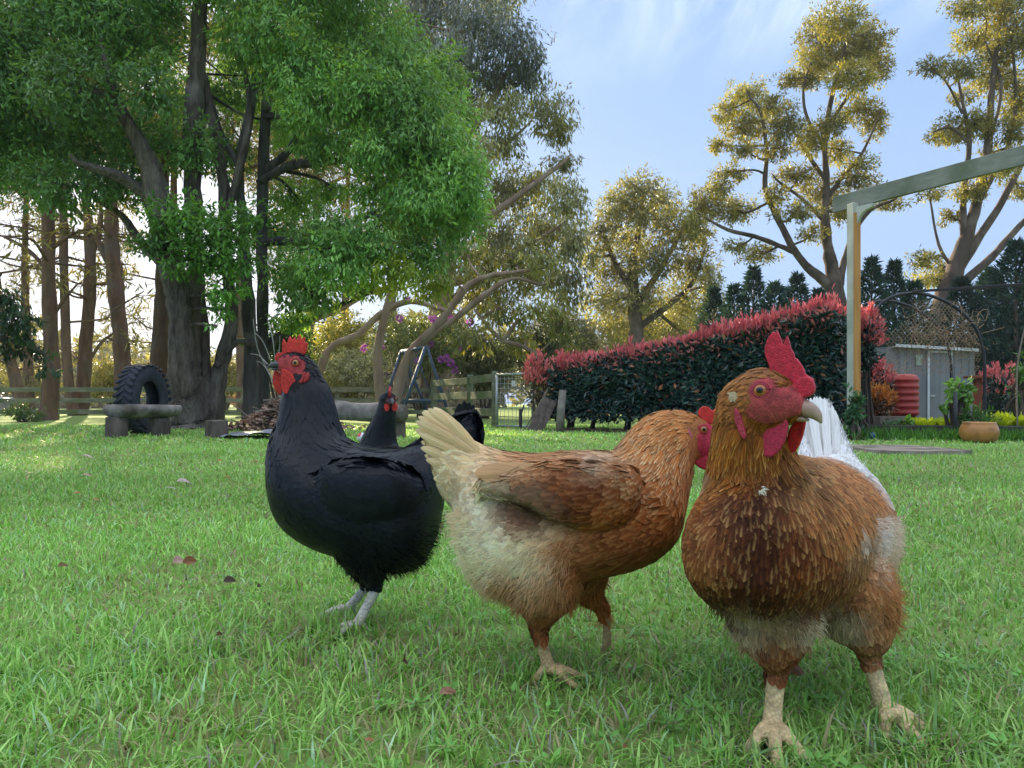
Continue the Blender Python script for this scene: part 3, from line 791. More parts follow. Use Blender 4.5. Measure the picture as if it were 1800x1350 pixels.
bush('shrub', 'pale cream flowering shrub behind the small log bench', 630, 660, 62, 46, 20.5, (.22, .25, .12), (.60, .60, .40), 62, .07, .055, 2.2)
bush('shrub', 'dark green shrub directly behind the head of the black hen', 500, 610, 70, 40, 13, (.04, .09, .03), (.09, .19, .06), 63, .07, .03, 2.2)
bush('shrub', 'yellow leaved shrub low beside the swing frame', 560, 690, 70, 40, 20, (.16, .17, .04), (.36, .34, .08), 64, .07, .04, 1.8)
bush('shrub', 'yellow olive shrub far beyond the fence between the twin pines and the forked pine', 195, 665, 60, 40, 29, (.20, .19, .04), (.42, .38, .11), 71, .12, .06, 2.2)
bush('shrub', 'hazy olive shrub far beyond the fence at the left edge', 50, 670, 80, 30, 31, (.16, .16, .05), (.34, .32, .12), 72, .12, .06, 2.2)
bush('shrub', 'olive shrub beyond the fence seen between the grey trunk and the two stems', 400, 660, 50, 40, 29, (.16, .17, .05), (.36, .34, .11), 73, .12, .06, 2.2)
fl = bush('flowering_shrub', 'tall loose shrub with purple flowers behind the blue swing frame', 740, 600, 100, 74, 20, (.07, .11, .035), (.20, .24, .08), 65, .09, .035, 1.6, 9)
bush('shrub', 'olive shrub between the swing frame and the gate', 850, 640, 70, 56, 19, (.06, .085, .03), (.16, .17, .06), 66, .09, .04, 2.2)
bush('shrub', 'dark shrub filling the space behind the metal gate', 950, 620, 70, 60, 24, (.045, .07, .03), (.11, .13, .06), 67, .11, .05, 2.2)
bush('shrub', 'hazy olive thicket behind the left end of the hedge', 1010, 590, 80, 60, 34, (.07, .085, .035), (.16, .16, .07), 68, .14, .06, 2.4)
bush('shrub', 'broad dark thicket behind the middle of the hedge', 1140, 600, 110, 70, 36, (.05, .065, .035), (.12, .125, .06), 69, .14, .06, 2.4)
bush('shrub', 'low green shrub beside the pine at the rail fence', 45, 725, 36, 14, 15.5, (.05, .10, .03), (.12, .2, .05), 70, .09, .03, 2.0)
rf = np.random.default_rng(3)
FLOWER = leaf_mat('purple_petals', .3, (1, 1, 1), .6, .2)
for (x, y) in [(684, 532), (716, 528), (786, 548), (794, 560), (826, 566), (668, 610), (784, 630), (792, 638), (800, 650), (776, 632), (735, 634), (812, 612), (756, 606), (702, 560), (760, 560), (640, 612)]:
    fm = MB(); c = P(x, y, 18.6 + rf.normal(0, .2))
    n = 30
    d = rand_dirs(n, rf)
    V, F = rhombi(c + d * .03, nrm(d + rand_dirs(n, rf) * .4), rand_dirs(n, rf), np.full(n, .10), np.full(n, .065))
    fm.add(V, F, np.repeat(jitter_cols(n, (.34, .09, .38), (.58, .22, .55), rf, .1), 4, 0))
    fm.build('flower', FLOWER, fl, False, 1)

# a far wood behind everything
fw = MB(); rw = np.random.default_rng(77)
for i in range(120):
    Yw = rw.uniform(60, 95); x = rw.uniform(-1.05, 1.05) * Yw
    hgt = rw.uniform(3.5, 7.0) + (2.0 if x > -5 else 0)
    for k in range(3):
        c = np.array([x + rw.normal(0, 2), Yw + rw.normal(0, 2), hgt * (0.25 + .27 * k)])
        clump(fw, c, np.array([3.2, 3.2, 1.8]) * rw.uniform(.7, 1.2), 170, .85, .5, .1, (.09, .10, .045), (.22, .22, .10), 8, rw)
tag(fw.build('far_woods', LEAF_GUM, None, False, 1), 'hazy olive woodland far behind the fence', 'woodland', kind='stuff')

# dark conifers behind the hedge and the netting
def conifer(px, top, wpx, Y, label, seed):
    r = np.random.default_rng(seed); u = Y / FPX
    g = P(px, HORIZ, Y); g[2] = 0
    root = empty('conifer_tree', g, label, 'tree', 'dark conifers behind the hedge')
    H = P(px, top + r.uniform(-16, 14), Y)[2]; Wd = wpx * u
    tb = MB(); tb.tube([g, g + (0, 0, H * .5), g + (0, 0, H)], [Wd * .12, Wd * .07, .01], 7)
    tb.build('trunk', BARK_DARK, root, True)
    cb = MB()
    n = int(3000 * (H * Wd) / 1.6)
    t = r.random(n) ** 1.25                               # 0 at the ground, 1 at the tip
    a = r.uniform(0, 2 * math.pi, n)
    arms = .45 + 1.1 * vnoise(np.stack([np.cos(a) * 2.2, np.sin(a) * 2.2, t * H * 3.2], 1), 1.0, seed % 7)
    rr = (Wd * 2.0 * (1 - t) ** .9 + .03) * arms * r.random(n) ** .42
    out = np.stack([np.cos(a), np.sin(a), np.zeros(n)], 1)
    p = g + out * rr[:, None] + np.stack([np.zeros(n), np.zeros(n), H * t + rr * .25], 1)
    dd = nrm(out * .8 + rand_dirs(n, r) * .55 + np.array([0, 0, .55]))
    V, F = rhombi(p, dd, rand_dirs(n, r), r.uniform(.10, .24, n), r.uniform(.035, .06, n))
    cb.add(V, F, np.repeat(jitter_cols(n, (.020, .050, .045), (.060, .12, .095), r, .15), 4, 0))
    cb.build('crown', LEAF_CON, root, False, 1)
for i, (px, top, w, Y, lab) in enumerate([
        (1255, 505, 34, 22, 'leftmost dark conifer rising behind the red hedge top'), (1290, 490, 30, 20, 'second dark conifer from the left behind the red hedge'), (1325, 478, 34, 21, 'pointed dark conifer in the middle of the row behind the hedge'),
        (1362, 492, 36, 19, 'dark conifer behind the hedge above the comb of the brown hen'), (1402, 484, 34, 22, 'dark conifer left of the golden gum trunk'), (1440, 500, 34, 20, 'dark conifer right beside the golden gum trunk'),
        (1532, 448, 36, 19, 'dark conifer just right of the pergola post'), (1572, 470, 34, 21, 'slim pointed conifer under the pergola beam'), (1606, 486, 38, 18, 'dark conifer above the grey shed roof'), (1690, 500, 48, 20, 'wide dark conifer behind the netting arch'),
        (1742, 470, 50, 21, 'dark conifer between the gum trunk and the right edge'), (1786, 430, 54, 19, 'tall dark conifer at the right edge of the yard'), (1830, 440, 60, 20, 'dark conifer half cut by the right edge')]):
    conifer(px, top, w, Y, lab, 200 + i)

# leafy branch reaching in at the left edge
tree('tree', 'dark leafy low branch of a tree reaching in at the left edge', None, 9.5,
     [[(-60, 745, 30), (-56, 640, 26), (-40, 560, 20), (-20, 500, 14), (0, 480, 8)], [(-52, 620, 12), (-10, 600, 8), (40, 600, 5), (80, 625, 3)]],
     [(10, 590, 40, 26), (40, 560, 26, 26), (70, 610, 24, 22), (20, 560, 30, 40), (30, 620, 26, 16), (-20, 540, 40, 40), (70, 640, 16, 18), (10, 520, 22, 22), (95, 648, 14, 10)],
     None, BARK_DARK, LEAF_CAMPHOR, 88, .10, .035, 2.0, .6, (.02, .05, .025), (.05, .11, .05), twig=.012, dy_rand=.4)
# ------------------------------------------------------------------ yard
WOOD_GREY = rough_mat('weathered_wood', (.13, .115, .10), (.30, .275, .25), 9, .9, .7, stretch=(1, 1, 1), c3=(.09, .075, .06), s3=3.5, spec=.15)
WOOD_END = rough_mat('cut_wood', (.17, .14, .11), (.30, .26, .21), 14, .9, .5, spec=.15)
LOG_BARK = rough_mat('log_bark', (.055, .045, .038), (.16, .13, .11), 8, .95, 1.0, stretch=(1, 1, .3), spec=.12, bdist=.03)
RAIL = rough_mat('fence_rail', (.12, .13, .085), (.25, .25, .18), 10, .9, .4, stretch=(.3, .3, 1), c3=(.13, .16, .07), s3=2.5, spec=.15)
PAINT = rough_mat('pale_paint', (.44, .46, .41), (.55, .56, .51), 5, .6, .15, c3=(.36, .38, .32), s3=3, spec=.3)
BEAMP = rough_mat('green_grey_paint', (.19, .20, .175), (.29, .295, .25), 6, .7, .35, c3=(.14, .165, .11), s3=3, spec=.3, stretch=(1, 1, 3))
TIMBER = rough_mat('orange_timber', (.42, .18, .045), (.60, .30, .09), 7, .6, .25, stretch=(3, 3, .25), spec=.3)
STEEL_BLUE = plain_mat('blue_grey_steel', (.05, .085, .15), .6, 0, .4, .25, 14)
GALV = plain_mat('galvanised', (.42, .45, .46), .45, .6, .5, .12, 20)
RUBBER = rough_mat('tyre_rubber', (.022, .027, .036), (.045, .052, .066), 12, .8, .5, spec=.3)
DARKM = plain_mat('dark_pipe', (.035, .037, .042), .55, 0, .4, .2)
SHEDM = rough_mat('grey_sheet_metal', (.16, .17, .18), (.24, .25, .26), 3, .55, .1, spec=.4, stretch=(4, 4, .4))
TRIM = plain_mat('white_trim', (.62, .64, .66), .5, 0, .4, .08)
REDP = rough_mat('red_plastic', (.36, .035, .028), (.47, .065, .050), 5, .45, .1, spec=.45)
TERRA = rough_mat('glazed_terracotta', (.42, .17, .045), (.60, .30, .09), 5, .35, .1, c3=(.30, .12, .04), s3=6, spec=.5)
SOIL = rough_mat('soil', (.035, .025, .018), (.075, .055, .038), 18, .97, 1.0, spec=.1)
STONE = rough_mat('stone_slab', (.24, .195, .165), (.38, .32, .28), 11, .95, .8, c3=(.12, .11, .08), s3=4, spec=.15)
TARP = rough_mat('grey_tarpaulin', (.20, .215, .25), (.32, .33, .37), 6, .6, .5, c3=(.12, .12, .13), s3=3, spec=.35)
WIRE = plain_mat('rusty_wire', (.34, .24, .155), .7, .2, .3, .3, 30)
BARKCHIP = leaf_mat('bark_chip', 0.0, (1, 1, 1), .9, .15)

def zrot(v, a):
    c, s = math.cos(a), math.sin(a)
    return np.array([v[0] * c - v[1] * s, v[0] * s + v[1] * c, v[2]])

# log bench
gb = G(240, 767)
bench = empty('log_bench', gb, 'low bench of a split log on two log stumps in front of the tyre', 'bench')
a, b = P(200, 720, 8.25), P(304, 719, 8.95)
mb = MB(); pts = np.linspace(a, b, 9)
pts = np.linspace(a, b, 22); mb.tube(pts, np.interp(np.linspace(0, 1, 22), np.linspace(0, 1, 9), [.19, .2, .19, .205, .2, .19, .2, .185, .17]), 30, flat=.50, noise=.16, ns=7, ridge=.06)
mb.V[-1][:, 2] = np.minimum(mb.V[-1][:, 2], .355 + .018 * vnoise(mb.V[-1], 9.0, 2))
mb.build('seat', WOOD_GREY, bench, True)
for x, y0, Yl, rr in ((205, 733, 8.3, .115), (279, 735, 8.75, .12)):
    c = P(x, HORIZ, Yl); c[2] = 0
    h = P(x, y0, Yl)[2]
    mb = MB(); mb.tube([c + (0, 0, -.02), c + (0, 0, h * .5), c + (0, 0, h)], [rr * 1.04, rr, rr * .98], 30, noise=.10, ns=9, flute=.03, ridge=.06)
    mb.build('leg', LOG_BARK, bench, False)
# stump
c = G(381, 769); h = P(381, 739, c[1])[2]
mb = MB(); mb.tube([c + (0, 0, -.02), c + (0, 0, h * .5), c + (0, 0, h)], [.130, .122, .120], 32, noise=.05, ns=8, cap=False, ridge=.05)
st = empty('tree_stump', c, 'short grey sawn stump standing alone right of the log bench', 'stump')
mb.build('bark', LOG_BARK, st, True)
mb = MB(); mb.lathe([(.001, h + .004), (.06, h + .003), (.115, h), (.119, h - .012)], (c[0], c[1], 0), 20); mb.build('cut_top', WOOD_END, st, True)
# long log seat behind the black hen
lg = empty('log_bench', G(640, 768), 'long grey log laid on a round post behind the large black hen', 'bench')
mb = MB(); pts = np.linspace(P(555, 719, 8.9), P(709, 727, 8.2), 24)
mb.tube(pts, np.linspace(.115, .097, 24), 26, noise=.16, ns=6, ridge=.05)
mb.build('seat', WOOD_GREY, lg, True)
for x, y0, yb in ((702, 733, 769), (575, 727, 765)):
    c = G(x, yb); h = P(x, y0, c[1])[2]
    mb = MB(); mb.tube([c + (0, 0, -.02), c + (0, 0, h * .5), c + (0, 0, h)], [.075, .07, .07], 14, noise=.07, ns=9); mb.build('leg', LOG_BARK, lg, False)

# big tyre
tc = P(252, 0, 9.3); tc[2] = .435
ty = empty('tractor_tyre', (tc[0], tc[1], 0), 'huge black tractor tyre standing upright behind the log bench', 'tyre')
ax = nrm(np.array([.994, -.105, 0.0])); q = np.array(Vector(ax).to_track_quat('Z', 'Y').to_matrix())
w = .115
prof = [(.235, -w * .55), (.22, -w * .75), (.235, -w * .95), (.29, -w * 1.05), (.36, -w), (.40, -w * .8), (.415, -w * .4), (.418, 0), (.415, w * .4), (.40, w * .8), (.36, w), (.29, w * 1.05), (.235, w * .95), (.22, w * .75), (.235, w * .55), (.34, w * .4), (.37, 0), (.34, -w * .4), (.235, -w * .55)]
mb = MB(); mb.lathe(prof, tc, 48, q); mb.build('carcass', RUBBER, ty, True)
mb = MB()
for k in range(30):
    for s in (-1, 1):
        a = (k + .5 * (s > 0)) * 2 * math.pi / 30
        er = np.array([math.cos(a), math.sin(a), 0]); et = np.array([-math.sin(a), math.cos(a), 0]); ez = np.array([0, 0, 1.0])
        d = nrm(ez * s * .8 + et * .55)
        R = np.stack([d, np.cross(er, d), er], 1)
        mb.box(q @ (er * .416 + ez * s * w * .5 + et * .02) + tc, (.15, .042, .03), q @ R, .008)
tag(mb.build('tread', RUBBER, ty), kind='stuff')

# heap of bark and sticks, tarpaulin in front
hp_c = G(470, 757); hp_c[1] += .5
heap = empty('bark_heap', hp_c, 'heap of brown bark and broken sticks left of the black hen', 'heap')
def heap_h(x, y):
    return .46 * np.exp(-((x - hp_c[0] - .15) / .50) ** 2 - ((y - hp_c[1]) / .50) ** 2)
gx, gy = np.meshgrid(np.linspace(-1.0, 1.1, 30), np.linspace(-.9, .9, 24))
X, Yv = gx + hp_c[0], gy + hp_c[1]; Z = heap_h(X, Yv) - .02 + rng.normal(0, .012, X.shape)
k = np.arange(30 * 24).reshape(24, 30)
mb = MB(); mb.add(np.stack([X, Yv, Z], -1).reshape(-1, 3), np.stack([k[:-1, :-1], k[:-1, 1:], k[1:, 1:], k[1:, :-1]], -1).reshape(-1, 4))
mb.build('mound', SOIL, heap, True)
mb = MB(); rh = np.random.default_rng(8)
for i in range(950):
    x, y = hp_c[0] + .1 + rh.normal(0, .38), hp_c[1] + rh.normal(0, .34)
    z = heap_h(x, y) + rh.uniform(-.01, .03)
    L = rh.uniform(.05, .17); W = rh.uniform(.015, .05)
    d = nrm(np.array([rh.normal(), rh.normal(), rh.normal(0, .35)])); n = nrm(np.array([rh.normal(0, .5), rh.normal(0, .5), 1]))
    s = nrm(np.cross(d, n)); u = np.cross(s, d)
    mb.box((x, y, z), (L, W, .008), np.stack([d, s, u], 1), 0, jitter_cols(1, (.16, .09, .06), (.38, .26, .20), rh, .2)[0], .004)
for i in range(50):
    x, y = hp_c[0] + .1 + rh.normal(0, .35), hp_c[1] + rh.normal(0, .3); z = heap_h(x, y) + .02
    d = nrm(np.array([rh.normal(), rh.normal(), rh.normal(0, .25)])) * rh.uniform(.12, .3)
    mb.tube([np.array([x, y, z]) - d, np.array([x, y, z]) + d], [.012, .006], 5, jitter_cols(1, (.10, .08, .065), (.24, .2, .17), rh, .2)[0])
tag(mb.build('bark_piece', BARKCHIP, heap, False, 1), kind='stuff')
gx, gy = np.meshgrid(np.linspace(0, 1, 26), np.linspace(0, 1, 14))
A0, A1, B1, B0 = P(388, 0, 7.9), P(575, 0, 7.7), P(585, 0, 8.8), P(405, 0, 8.75)
pt = (A0[None, None] * (1 - gx)[..., None] + A1 * gx[..., None]) * (1 - gy)[..., None] + (B0 * (1 - gx)[..., None] + B1 * gx[..., None]) * gy[..., None]
V = pt.reshape(-1, 3); V[:, 2] = .012 + .06 * vnoise(V, 5.0, 4) * (np.sin(gx.ravel() * math.pi) ** .4) + .02 * vnoise(V, 16.0, 9)
V[:, :2] += rng.normal(0, .012, (len(V), 2))
k = np.arange(26 * 14).reshape(14, 26)
mb = MB(); mb.add(V, np.stack([k[:-1, :-1], k[:-1, 1:], k[1:, 1:], k[1:, :-1]], -1).reshape(-1, 4))
tag(mb.build('tarpaulin', TARP, None, True, origin=V.mean(0)), 'crumpled grey sheet lying in front of the bark heap', 'tarpaulin')

# rail fence on the left, running behind the trees
def fence(name, label, pts_post, zs, h, rw=.045, rt=.12, mat=RAIL, pw=.11):
    g = np.array([*pts_post[0][:2], 0])
    f = empty(name, g, label, 'fence')
    for p in pts_post:
        mb = MB(); mb.box((p[0], p[1] + .06, h / 2 - .03), (pw, pw * .8, h + .06), None, .008, None, .002); mb.build('post', mat, f)
    for i in range(len(pts_post) - 1):
        for z in zs:
            a = np.array([*pts_post[i][:2], z]); b = np.array([*pts_post[i + 1][:2], z + rng.normal(0, .008)])
            d = nrm(b - a) * .004
            mb = MB(); mb.bar(a + d, b - d, rw, rt, (0, 0, 1), .006); mb.build('rail', mat, f)
    return f
fence('rail_fence', 'long three rail timber fence behind the tyre and tree trunks', [P(x, HORIZ, 19) for x in (-233, -68, 97, 262, 427, 592, 757)], (.17, .46, .74), .80)
fence('rail_fence', 'short mossy rail fence between the swing frame and the gate', [P(762, HORIZ, 15.5), P(826, HORIZ, 13.3), P(870, HORIZ, 11.9)], (.24, .52, .80), .90, .04, .13)
# gate
gl = P(873, HORIZ, 11.75); gr = P(936, HORIZ, 11.35); gl[2] = gr[2] = 0
gate = empty('metal_gate', gl, 'galvanised tube and wire gate beside the left end of the hedge', 'gate')
z0, z1 = .03, .84
u_ = lambda p, z: np.array([p[0], p[1], z])
mb = MB()
for a, b in ((u_(gl, z0), u_(gl, z1)), (u_(gr, z0), u_(gr, z1)), (u_(gl, z1), u_(gr, z1)), (u_(gl, z0), u_(gr, z0))):
    mb.tube([a, b], .017, 10)
mb.build('gate_frame', GALV, gate, True)
mb = MB()
for i in range(1, 9): p = gl + (gr - gl) * i / 9; mb.tube([u_(p, z0), u_(p, z1)], .0035, 5)
for i in range(1, 11): z = z0 + (z1 - z0) * i / 11; mb.tube([u_(gl, z), u_(gr, z)], .0035, 5)
tag(mb.build('wire_mesh', GALV, gate), kind='stuff')
p = gl + (gr - gl) * .48
mb = MB(); mb.box(u_(p, .69) + (0, -.012, 0), (.06, .004, .09), None, .001); mb.build('tag_plate', TRIM, gate)

# swing frame
sw = empty('garden_swing', P(745, HORIZ, 16.5) * (1, 1, 0), 'blue grey metal swing frame with slatted seat behind the log', 'swing')
ap1, ap2 = P(749, 611, 16), P(706, 618, 17.8)
f = lambda x, Y: np.array([(x - 900) * Y / FPX, Y, 0.0])
def tubes(name, lst, r_, par, mat, n=8):
    mb = MB()
    for a, b in lst: mb.tube([a, b], r_, n)
    return mb.build(name, mat, par, True)
for apx, fa, fb in ((ap1, f(701, 15.6), f(793, 16.2)), (ap2, f(667, 17.6), f(757, 18.0))):
    tubes('leg', [(apx + (-.02, 0, 0), fa)], .036, sw, STEEL_BLUE); tubes('leg', [(apx + (.02, 0, 0), fb)], .036, sw, STEEL_BLUE)
    tubes('cross_bar', [(fa * .72 + apx * .28, fb * .72 + apx * .28)], .026, sw, STEEL_BLUE)
tubes('top_bar', [(ap2, ap1)], .042, sw, STEEL_BLUE)
s0 = (ap1 + ap2) / 2; s0[2] = .42; s0[0] += .12
for q0 in (-1, 1):
    tubes('hanger', [(ap1 * .62 + ap2 * .38 + (0, 0, 0), s0 + (q0 * .3, -.45, .12)), (ap1 * .38 + ap2 * .62, s0 + (q0 * .3, .45, .12))], .010, sw, STEEL_BLUE, 6)
for i in range(7):
    mb = MB(); mb.box(s0 + (-.3 + i * .1, 0, 0), (.07, 1.05, .02), None, .003); mb.build('seat_slat', STEEL_BLUE, sw)
for i in range(5):
    mb = MB(); mb.box(s0 + (.36 + i * .035, 0, .10 + i * .1), (.02, 1.05, .07), None, .003); mb.build('back_slat', STEEL_BLUE, sw)
for yy in (-.45, .45):
    mb = MB(); mb.bar(s0 + (-.34, yy, -.03), s0 + (.36, yy, -.03), .03, .03); mb.build('seat_rail', STEEL_BLUE, sw)

# ------------------------------------------------------------------ hedge
HEDGE_LEAF = leaf_mat('photinia_leaf', .12, (1.2, 1.1, .6), .26, .6)
RED_LEAF = leaf_mat('photinia_shoot', .35, (1.5, .9, .8), .4, .4)
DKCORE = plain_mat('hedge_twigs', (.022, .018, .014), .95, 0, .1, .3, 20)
def hedge():
    r = np.random.default_rng(91)
    # front line on the ground and height, from the gate end towards the pergola
    S = np.array([[.60, 10.8, .98], [1.15, 10.2, 1.05], [1.9, 9.5, 1.15], [2.6, 8.9, 1.27], [3.15, 8.45, 1.39], [3.48, 8.12, 1.46]])
    S = catmull(S, 4)
    back = np.array([.55, .85, 0])
    root = empty('hedge', (S[0, 0], S[0, 1], 0), 'long dark green hedge with a red flush of new shoots on top', 'hedge')
    m = len(S)
    z0 = .17
    # inner mass of twigs
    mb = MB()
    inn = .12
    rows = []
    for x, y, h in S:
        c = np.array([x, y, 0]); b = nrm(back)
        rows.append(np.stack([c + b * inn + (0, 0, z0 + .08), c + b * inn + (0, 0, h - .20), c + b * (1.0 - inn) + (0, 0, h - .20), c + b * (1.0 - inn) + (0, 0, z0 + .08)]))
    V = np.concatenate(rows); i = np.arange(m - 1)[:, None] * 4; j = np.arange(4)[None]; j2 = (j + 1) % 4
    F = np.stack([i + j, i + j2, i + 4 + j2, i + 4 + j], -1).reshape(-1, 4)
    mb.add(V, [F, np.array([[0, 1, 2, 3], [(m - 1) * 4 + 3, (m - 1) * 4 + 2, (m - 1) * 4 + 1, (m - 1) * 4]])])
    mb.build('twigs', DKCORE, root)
    cb, rb = MB(), MB()
    def at(s):
        s = np.clip(s, 0, .9999) * (m - 1); k = s.astype(int); f = (s - k)[:, None]
        return S[k] * (1 - f) + S[np.minimum(k + 1, m - 1)] * f
    tang = nrm(np.append(S[-1, :2] - S[0, :2], 0)); fn = nrm(np.array([tang[1], -tang[0], 0]))
    fn = fn if fn[1] < 0 else -fn
    def leaves(p, out, n, ll, lw, c1, c2, up=0.0, mbx=cb, young=0.0):
        d = nrm(out * .55 + rand_dirs(n, r) * .8 + np.array([0, 0, up]))
        nn = nrm(out + rand_dirs(n, r) * .6 + np.array([0, 0, .35]))
        V, F = rhombi(p, d, nn, ll * r.uniform(.65, 1.3, n), lw * r.uniform(.7, 1.3, n), .22)
        c = jitter_cols(n, c1, c2, r, .2)
        yg = r.random(n) < young
        c[yg] = jitter_cols(yg.sum(), (.34, .11, .06), (.50, .24, .14), r, .15)
        mbx.add(V, F, np.repeat(c, 4, 0))
    g1, g2 = (.014, .040, .032), (.045, .095, .075)
    # front
    n = 17000
    A = at(r.random(n)); t = r.random(n)
    bulge = (vnoise(np.stack([A[:, 0] * 1.6, A[:, 1], t * 2], 1), 1.6, 6) - .5) * .22
    p = np.stack([A[:, 0], A[:, 1], z0 + (A[:, 2] - .06 - z0) * t ** .9], 1) + fn * (bulge + r.normal(0, .035, n) - .05)[:, None]
    p[:, 2] -= .10 * (vnoise(p, 2.5, 3) - .3) * (t < .15)
    leaves(p, fn[None], n, .095, .040, g1, g2, .15, cb, .035)
    q = r.random(n) < np.clip((t - .72) * 1.0, 0, .22)
    leaves(p[q] + fn * .05, fn[None], q.sum(), .085, .028, (.42, .10, .10), (.66, .28, .24), .5, rb, 0)
    # gate end
    n = 2600
    t, b = r.random(n), r.random(n)
    p = np.array([*S[0, :2], 0]) + nrm(back) * b[:, None] + np.stack([r.normal(-.04, .05, n), r.normal(0, .04, n), z0 + (S[0, 2] - .1 - z0) * t], 1)
    leaves(p, -tang[None], n, .08, .036, g1, g2, .1, cb, .09)
    n = 2600
    t, b = r.random(n), r.random(n)
    p = np.array([*S[-1, :2], 0]) + nrm(back) * b[:, None] + np.stack([r.normal(.06, .05, n), r.normal(0, .05, n), z0 + (S[-1, 2] - .1 - z0) * t], 1)
    leaves(p, tang[None], n, .08, .036, g1, g2, .1, cb, .05)
    # top: dark under-layer, then red shoots standing up
    n = 6000
    A = at(r.random(n)); b = r.random(n)
    p = np.stack([A[:, 0], A[:, 1], A[:, 2] - .12 + r.normal(0, .03, n)], 1) + nrm(back) * b[:, None]
    leaves(p, np.array([[0, 0, 1.0]]), n, .075, .032, (.03, .06, .03), (.09, .14, .06), .3, cb, .1)
    ns = 2300
    A = at(r.random(ns)); b = r.random(ns) ** 1.4
    p0 = np.stack([A[:, 0], A[:, 1], A[:, 2] - .12 + r.normal(0, .03, ns) + .10 * (vnoise(A * (1, 1, 0), 2.2, 2) - .5)], 1) + nrm(back) * (b * 1.02 - .03)[:, None]
    L = .14 * (0.5 + vnoise(p0, 3.0, 8)) * r.uniform(.6, 1.3, ns)
    tw = nrm(np.stack([r.normal(0, .22, ns), r.normal(0, .22, ns), np.ones(ns)], 1))
    kk = np.repeat(np.arange(ns), 7); t = r.random(len(kk))
    p = p0[kk] + tw[kk] * (L[kk] * t)[:, None]
    d = nrm(tw[kk] + rand_dirs(len(kk), r) * .55 + np.array([0, 0, .35]))
    V, F = rhombi(p, d, rand_dirs(len(kk), r), .075 * r.uniform(.6, 1.25, len(kk)), .020, .2)
    c = jitter_cols(ns, (.44, .085, .11), (.70, .27, .28), r, .15)[kk] * (1 + r.normal(0, .12, (len(kk), 1)))
    rb.add(V, F, np.repeat(np.clip(c, .01, .9), 4, 0))
    tag(cb.build('foliage', HEDGE_LEAF, root, False, 1), kind='stuff')
    tag(rb.build('red_shoots', RED_LEAF, root, False, 1), kind='stuff')
    for s, rr in ((.03, .05), (.14, .03), (.27, .04), (.45, .045), (.62, .05), (.8, .05), (.93, .05)):
        x, y, h = at(np.array([s]))[0]
        c = np.array([x, y, 0]) + nrm(back) * .32
        mb = MB(); mb.tube([c + (0, 0, -.03), c + (.03, 0, .2), c + (.0, .03, .45)], [rr * 1.2, rr, rr * .9], 9, noise=.1)
        mb.tube([c + (.02, 0, .08), c + (.14, .02, .3), c + (.2, .05, .5)], [rr * .6, rr * .5, rr * .4], 7)
        mb.build('trunk', LOG_BARK, root, True)
    return root
hedge()
# strip of bare soil under the hedge
mb = MB(); n = 40
t = np.linspace(0, 1, n); cx = .7 + 3.3 * t; cyy = 10.55 - 2.6 * t
lo = np.stack([cx - .12 + rng.normal(0, .05, n), cyy - .30 + rng.normal(0, .06, n), np.full(n, .006)], 1); hi = lo + np.array([.7, 1.0, 0]); lo2 = lo + np.array([.1, .14, .03]); 
V = np.concatenate([lo, lo2, hi]); i = np.arange(n - 1)
mb.add(V, np.concatenate([np.stack([i, i + 1, i + 1 + n, i + n], 1), np.stack([i + n, i + n + 1, i + 1 + 2 * n, i + 2 * n], 1)]))
tag(mb.build('soil_bed', SOIL, None, True), kind='structure')

def two_tone(name, label, px, py, rx, ry, Y, cd1, cd2, cu1, cu2, seed, cat='shrub', ll=.075, lw=.03, nd=700, nu=500, split=.1):
    """shrub, leaves of one colour below and red young shoots above"""
    r = np.random.default_rng(seed); u = Y / FPX
    g = P(px, HORIZ, Y); g[2] = 0
    root = empty(name, g, label, cat)
    c = P(px, py, Y); rad = np.array([rx * u, rx * u * .8, ry * u])
    cb, rb, tb = MB(), MB(), MB()
    clump(cb, c - np.array([0, 0, rad[2] * split]), rad * (1, 1, .9), nd, ll, lw, 0, cd1, cd2, 7, r)
    n = nu // 7
    a = rand_dirs(n, r); a[:, 2] = np.abs(a[:, 2]) * 1.1 - .25
    p0 = c + nrm(a) * rad * r.uniform(.75, 1.0, (n, 1))
    k = np.repeat(np.arange(n), 7); tw = nrm(a + np.array([0, 0, 1.2]))
    p = p0[k] + tw[k] * (r.random(len(k)) * .12)[:, None]
    d = nrm(tw[k] + rand_dirs(len(k), r) * .6)
    V, F = rhombi(p, d, rand_dirs(len(k), r), .075 * r.uniform(.7, 1.2, len(k)), .022, .2)
    rb.add(V, F, np.repeat(jitter_cols(len(k), cu1, cu2, r, .15), 4, 0))
    for q in range(5):
        e = c + rand_dirs(1, r)[0] * rad * .6
        tb.tube(catmull([g + (r.normal(0, .04), r.normal(0, .04), 0), (g + e) / 2 + r.normal(0, .03, 3), e], 3), np.linspace(.018, .006, 7), 6)
    tb.build('stem', LOG_BARK, root, True)
    cb.build('foliage', HEDGE_LEAF, root, False, 1); rb.build('red_shoots', RED_LEAF, root, False, 1)
    return root
R1, R2 = (.50, .11, .13), (.74, .34, .33)
two_tone('shrub', 'loose red leaved shrub between the gate and the hedge end', 945, 672, 18, 44, 10.9, (.10, .05, .03), (.16, .13, .06), R1, R2, 101, nd=420, nu=700)
two_tone('shrub', 'red tipped shrub just right of the pergola post', 1525, 600, 16, 52, 8.6, (.02, .045, .035), (.05, .09, .07), R1, R2, 102, nd=700, nu=800)
two_tone('shrub', 'low red tipped shrub left of the red barrel', 1538, 672, 24, 30, 10.2, (.05, .04, .03), (.1, .07, .05), R1, R2, 103, nd=700, nu=900)
two_tone('shrub', 'orange and gold shrub below the red shrub beside the barrel', 1540, 712, 22, 24, 9.6, (.10, .04, .025), (.22, .10, .04), (.42, .17, .04), (.62, .36, .08), 104, nd=500, nu=500)
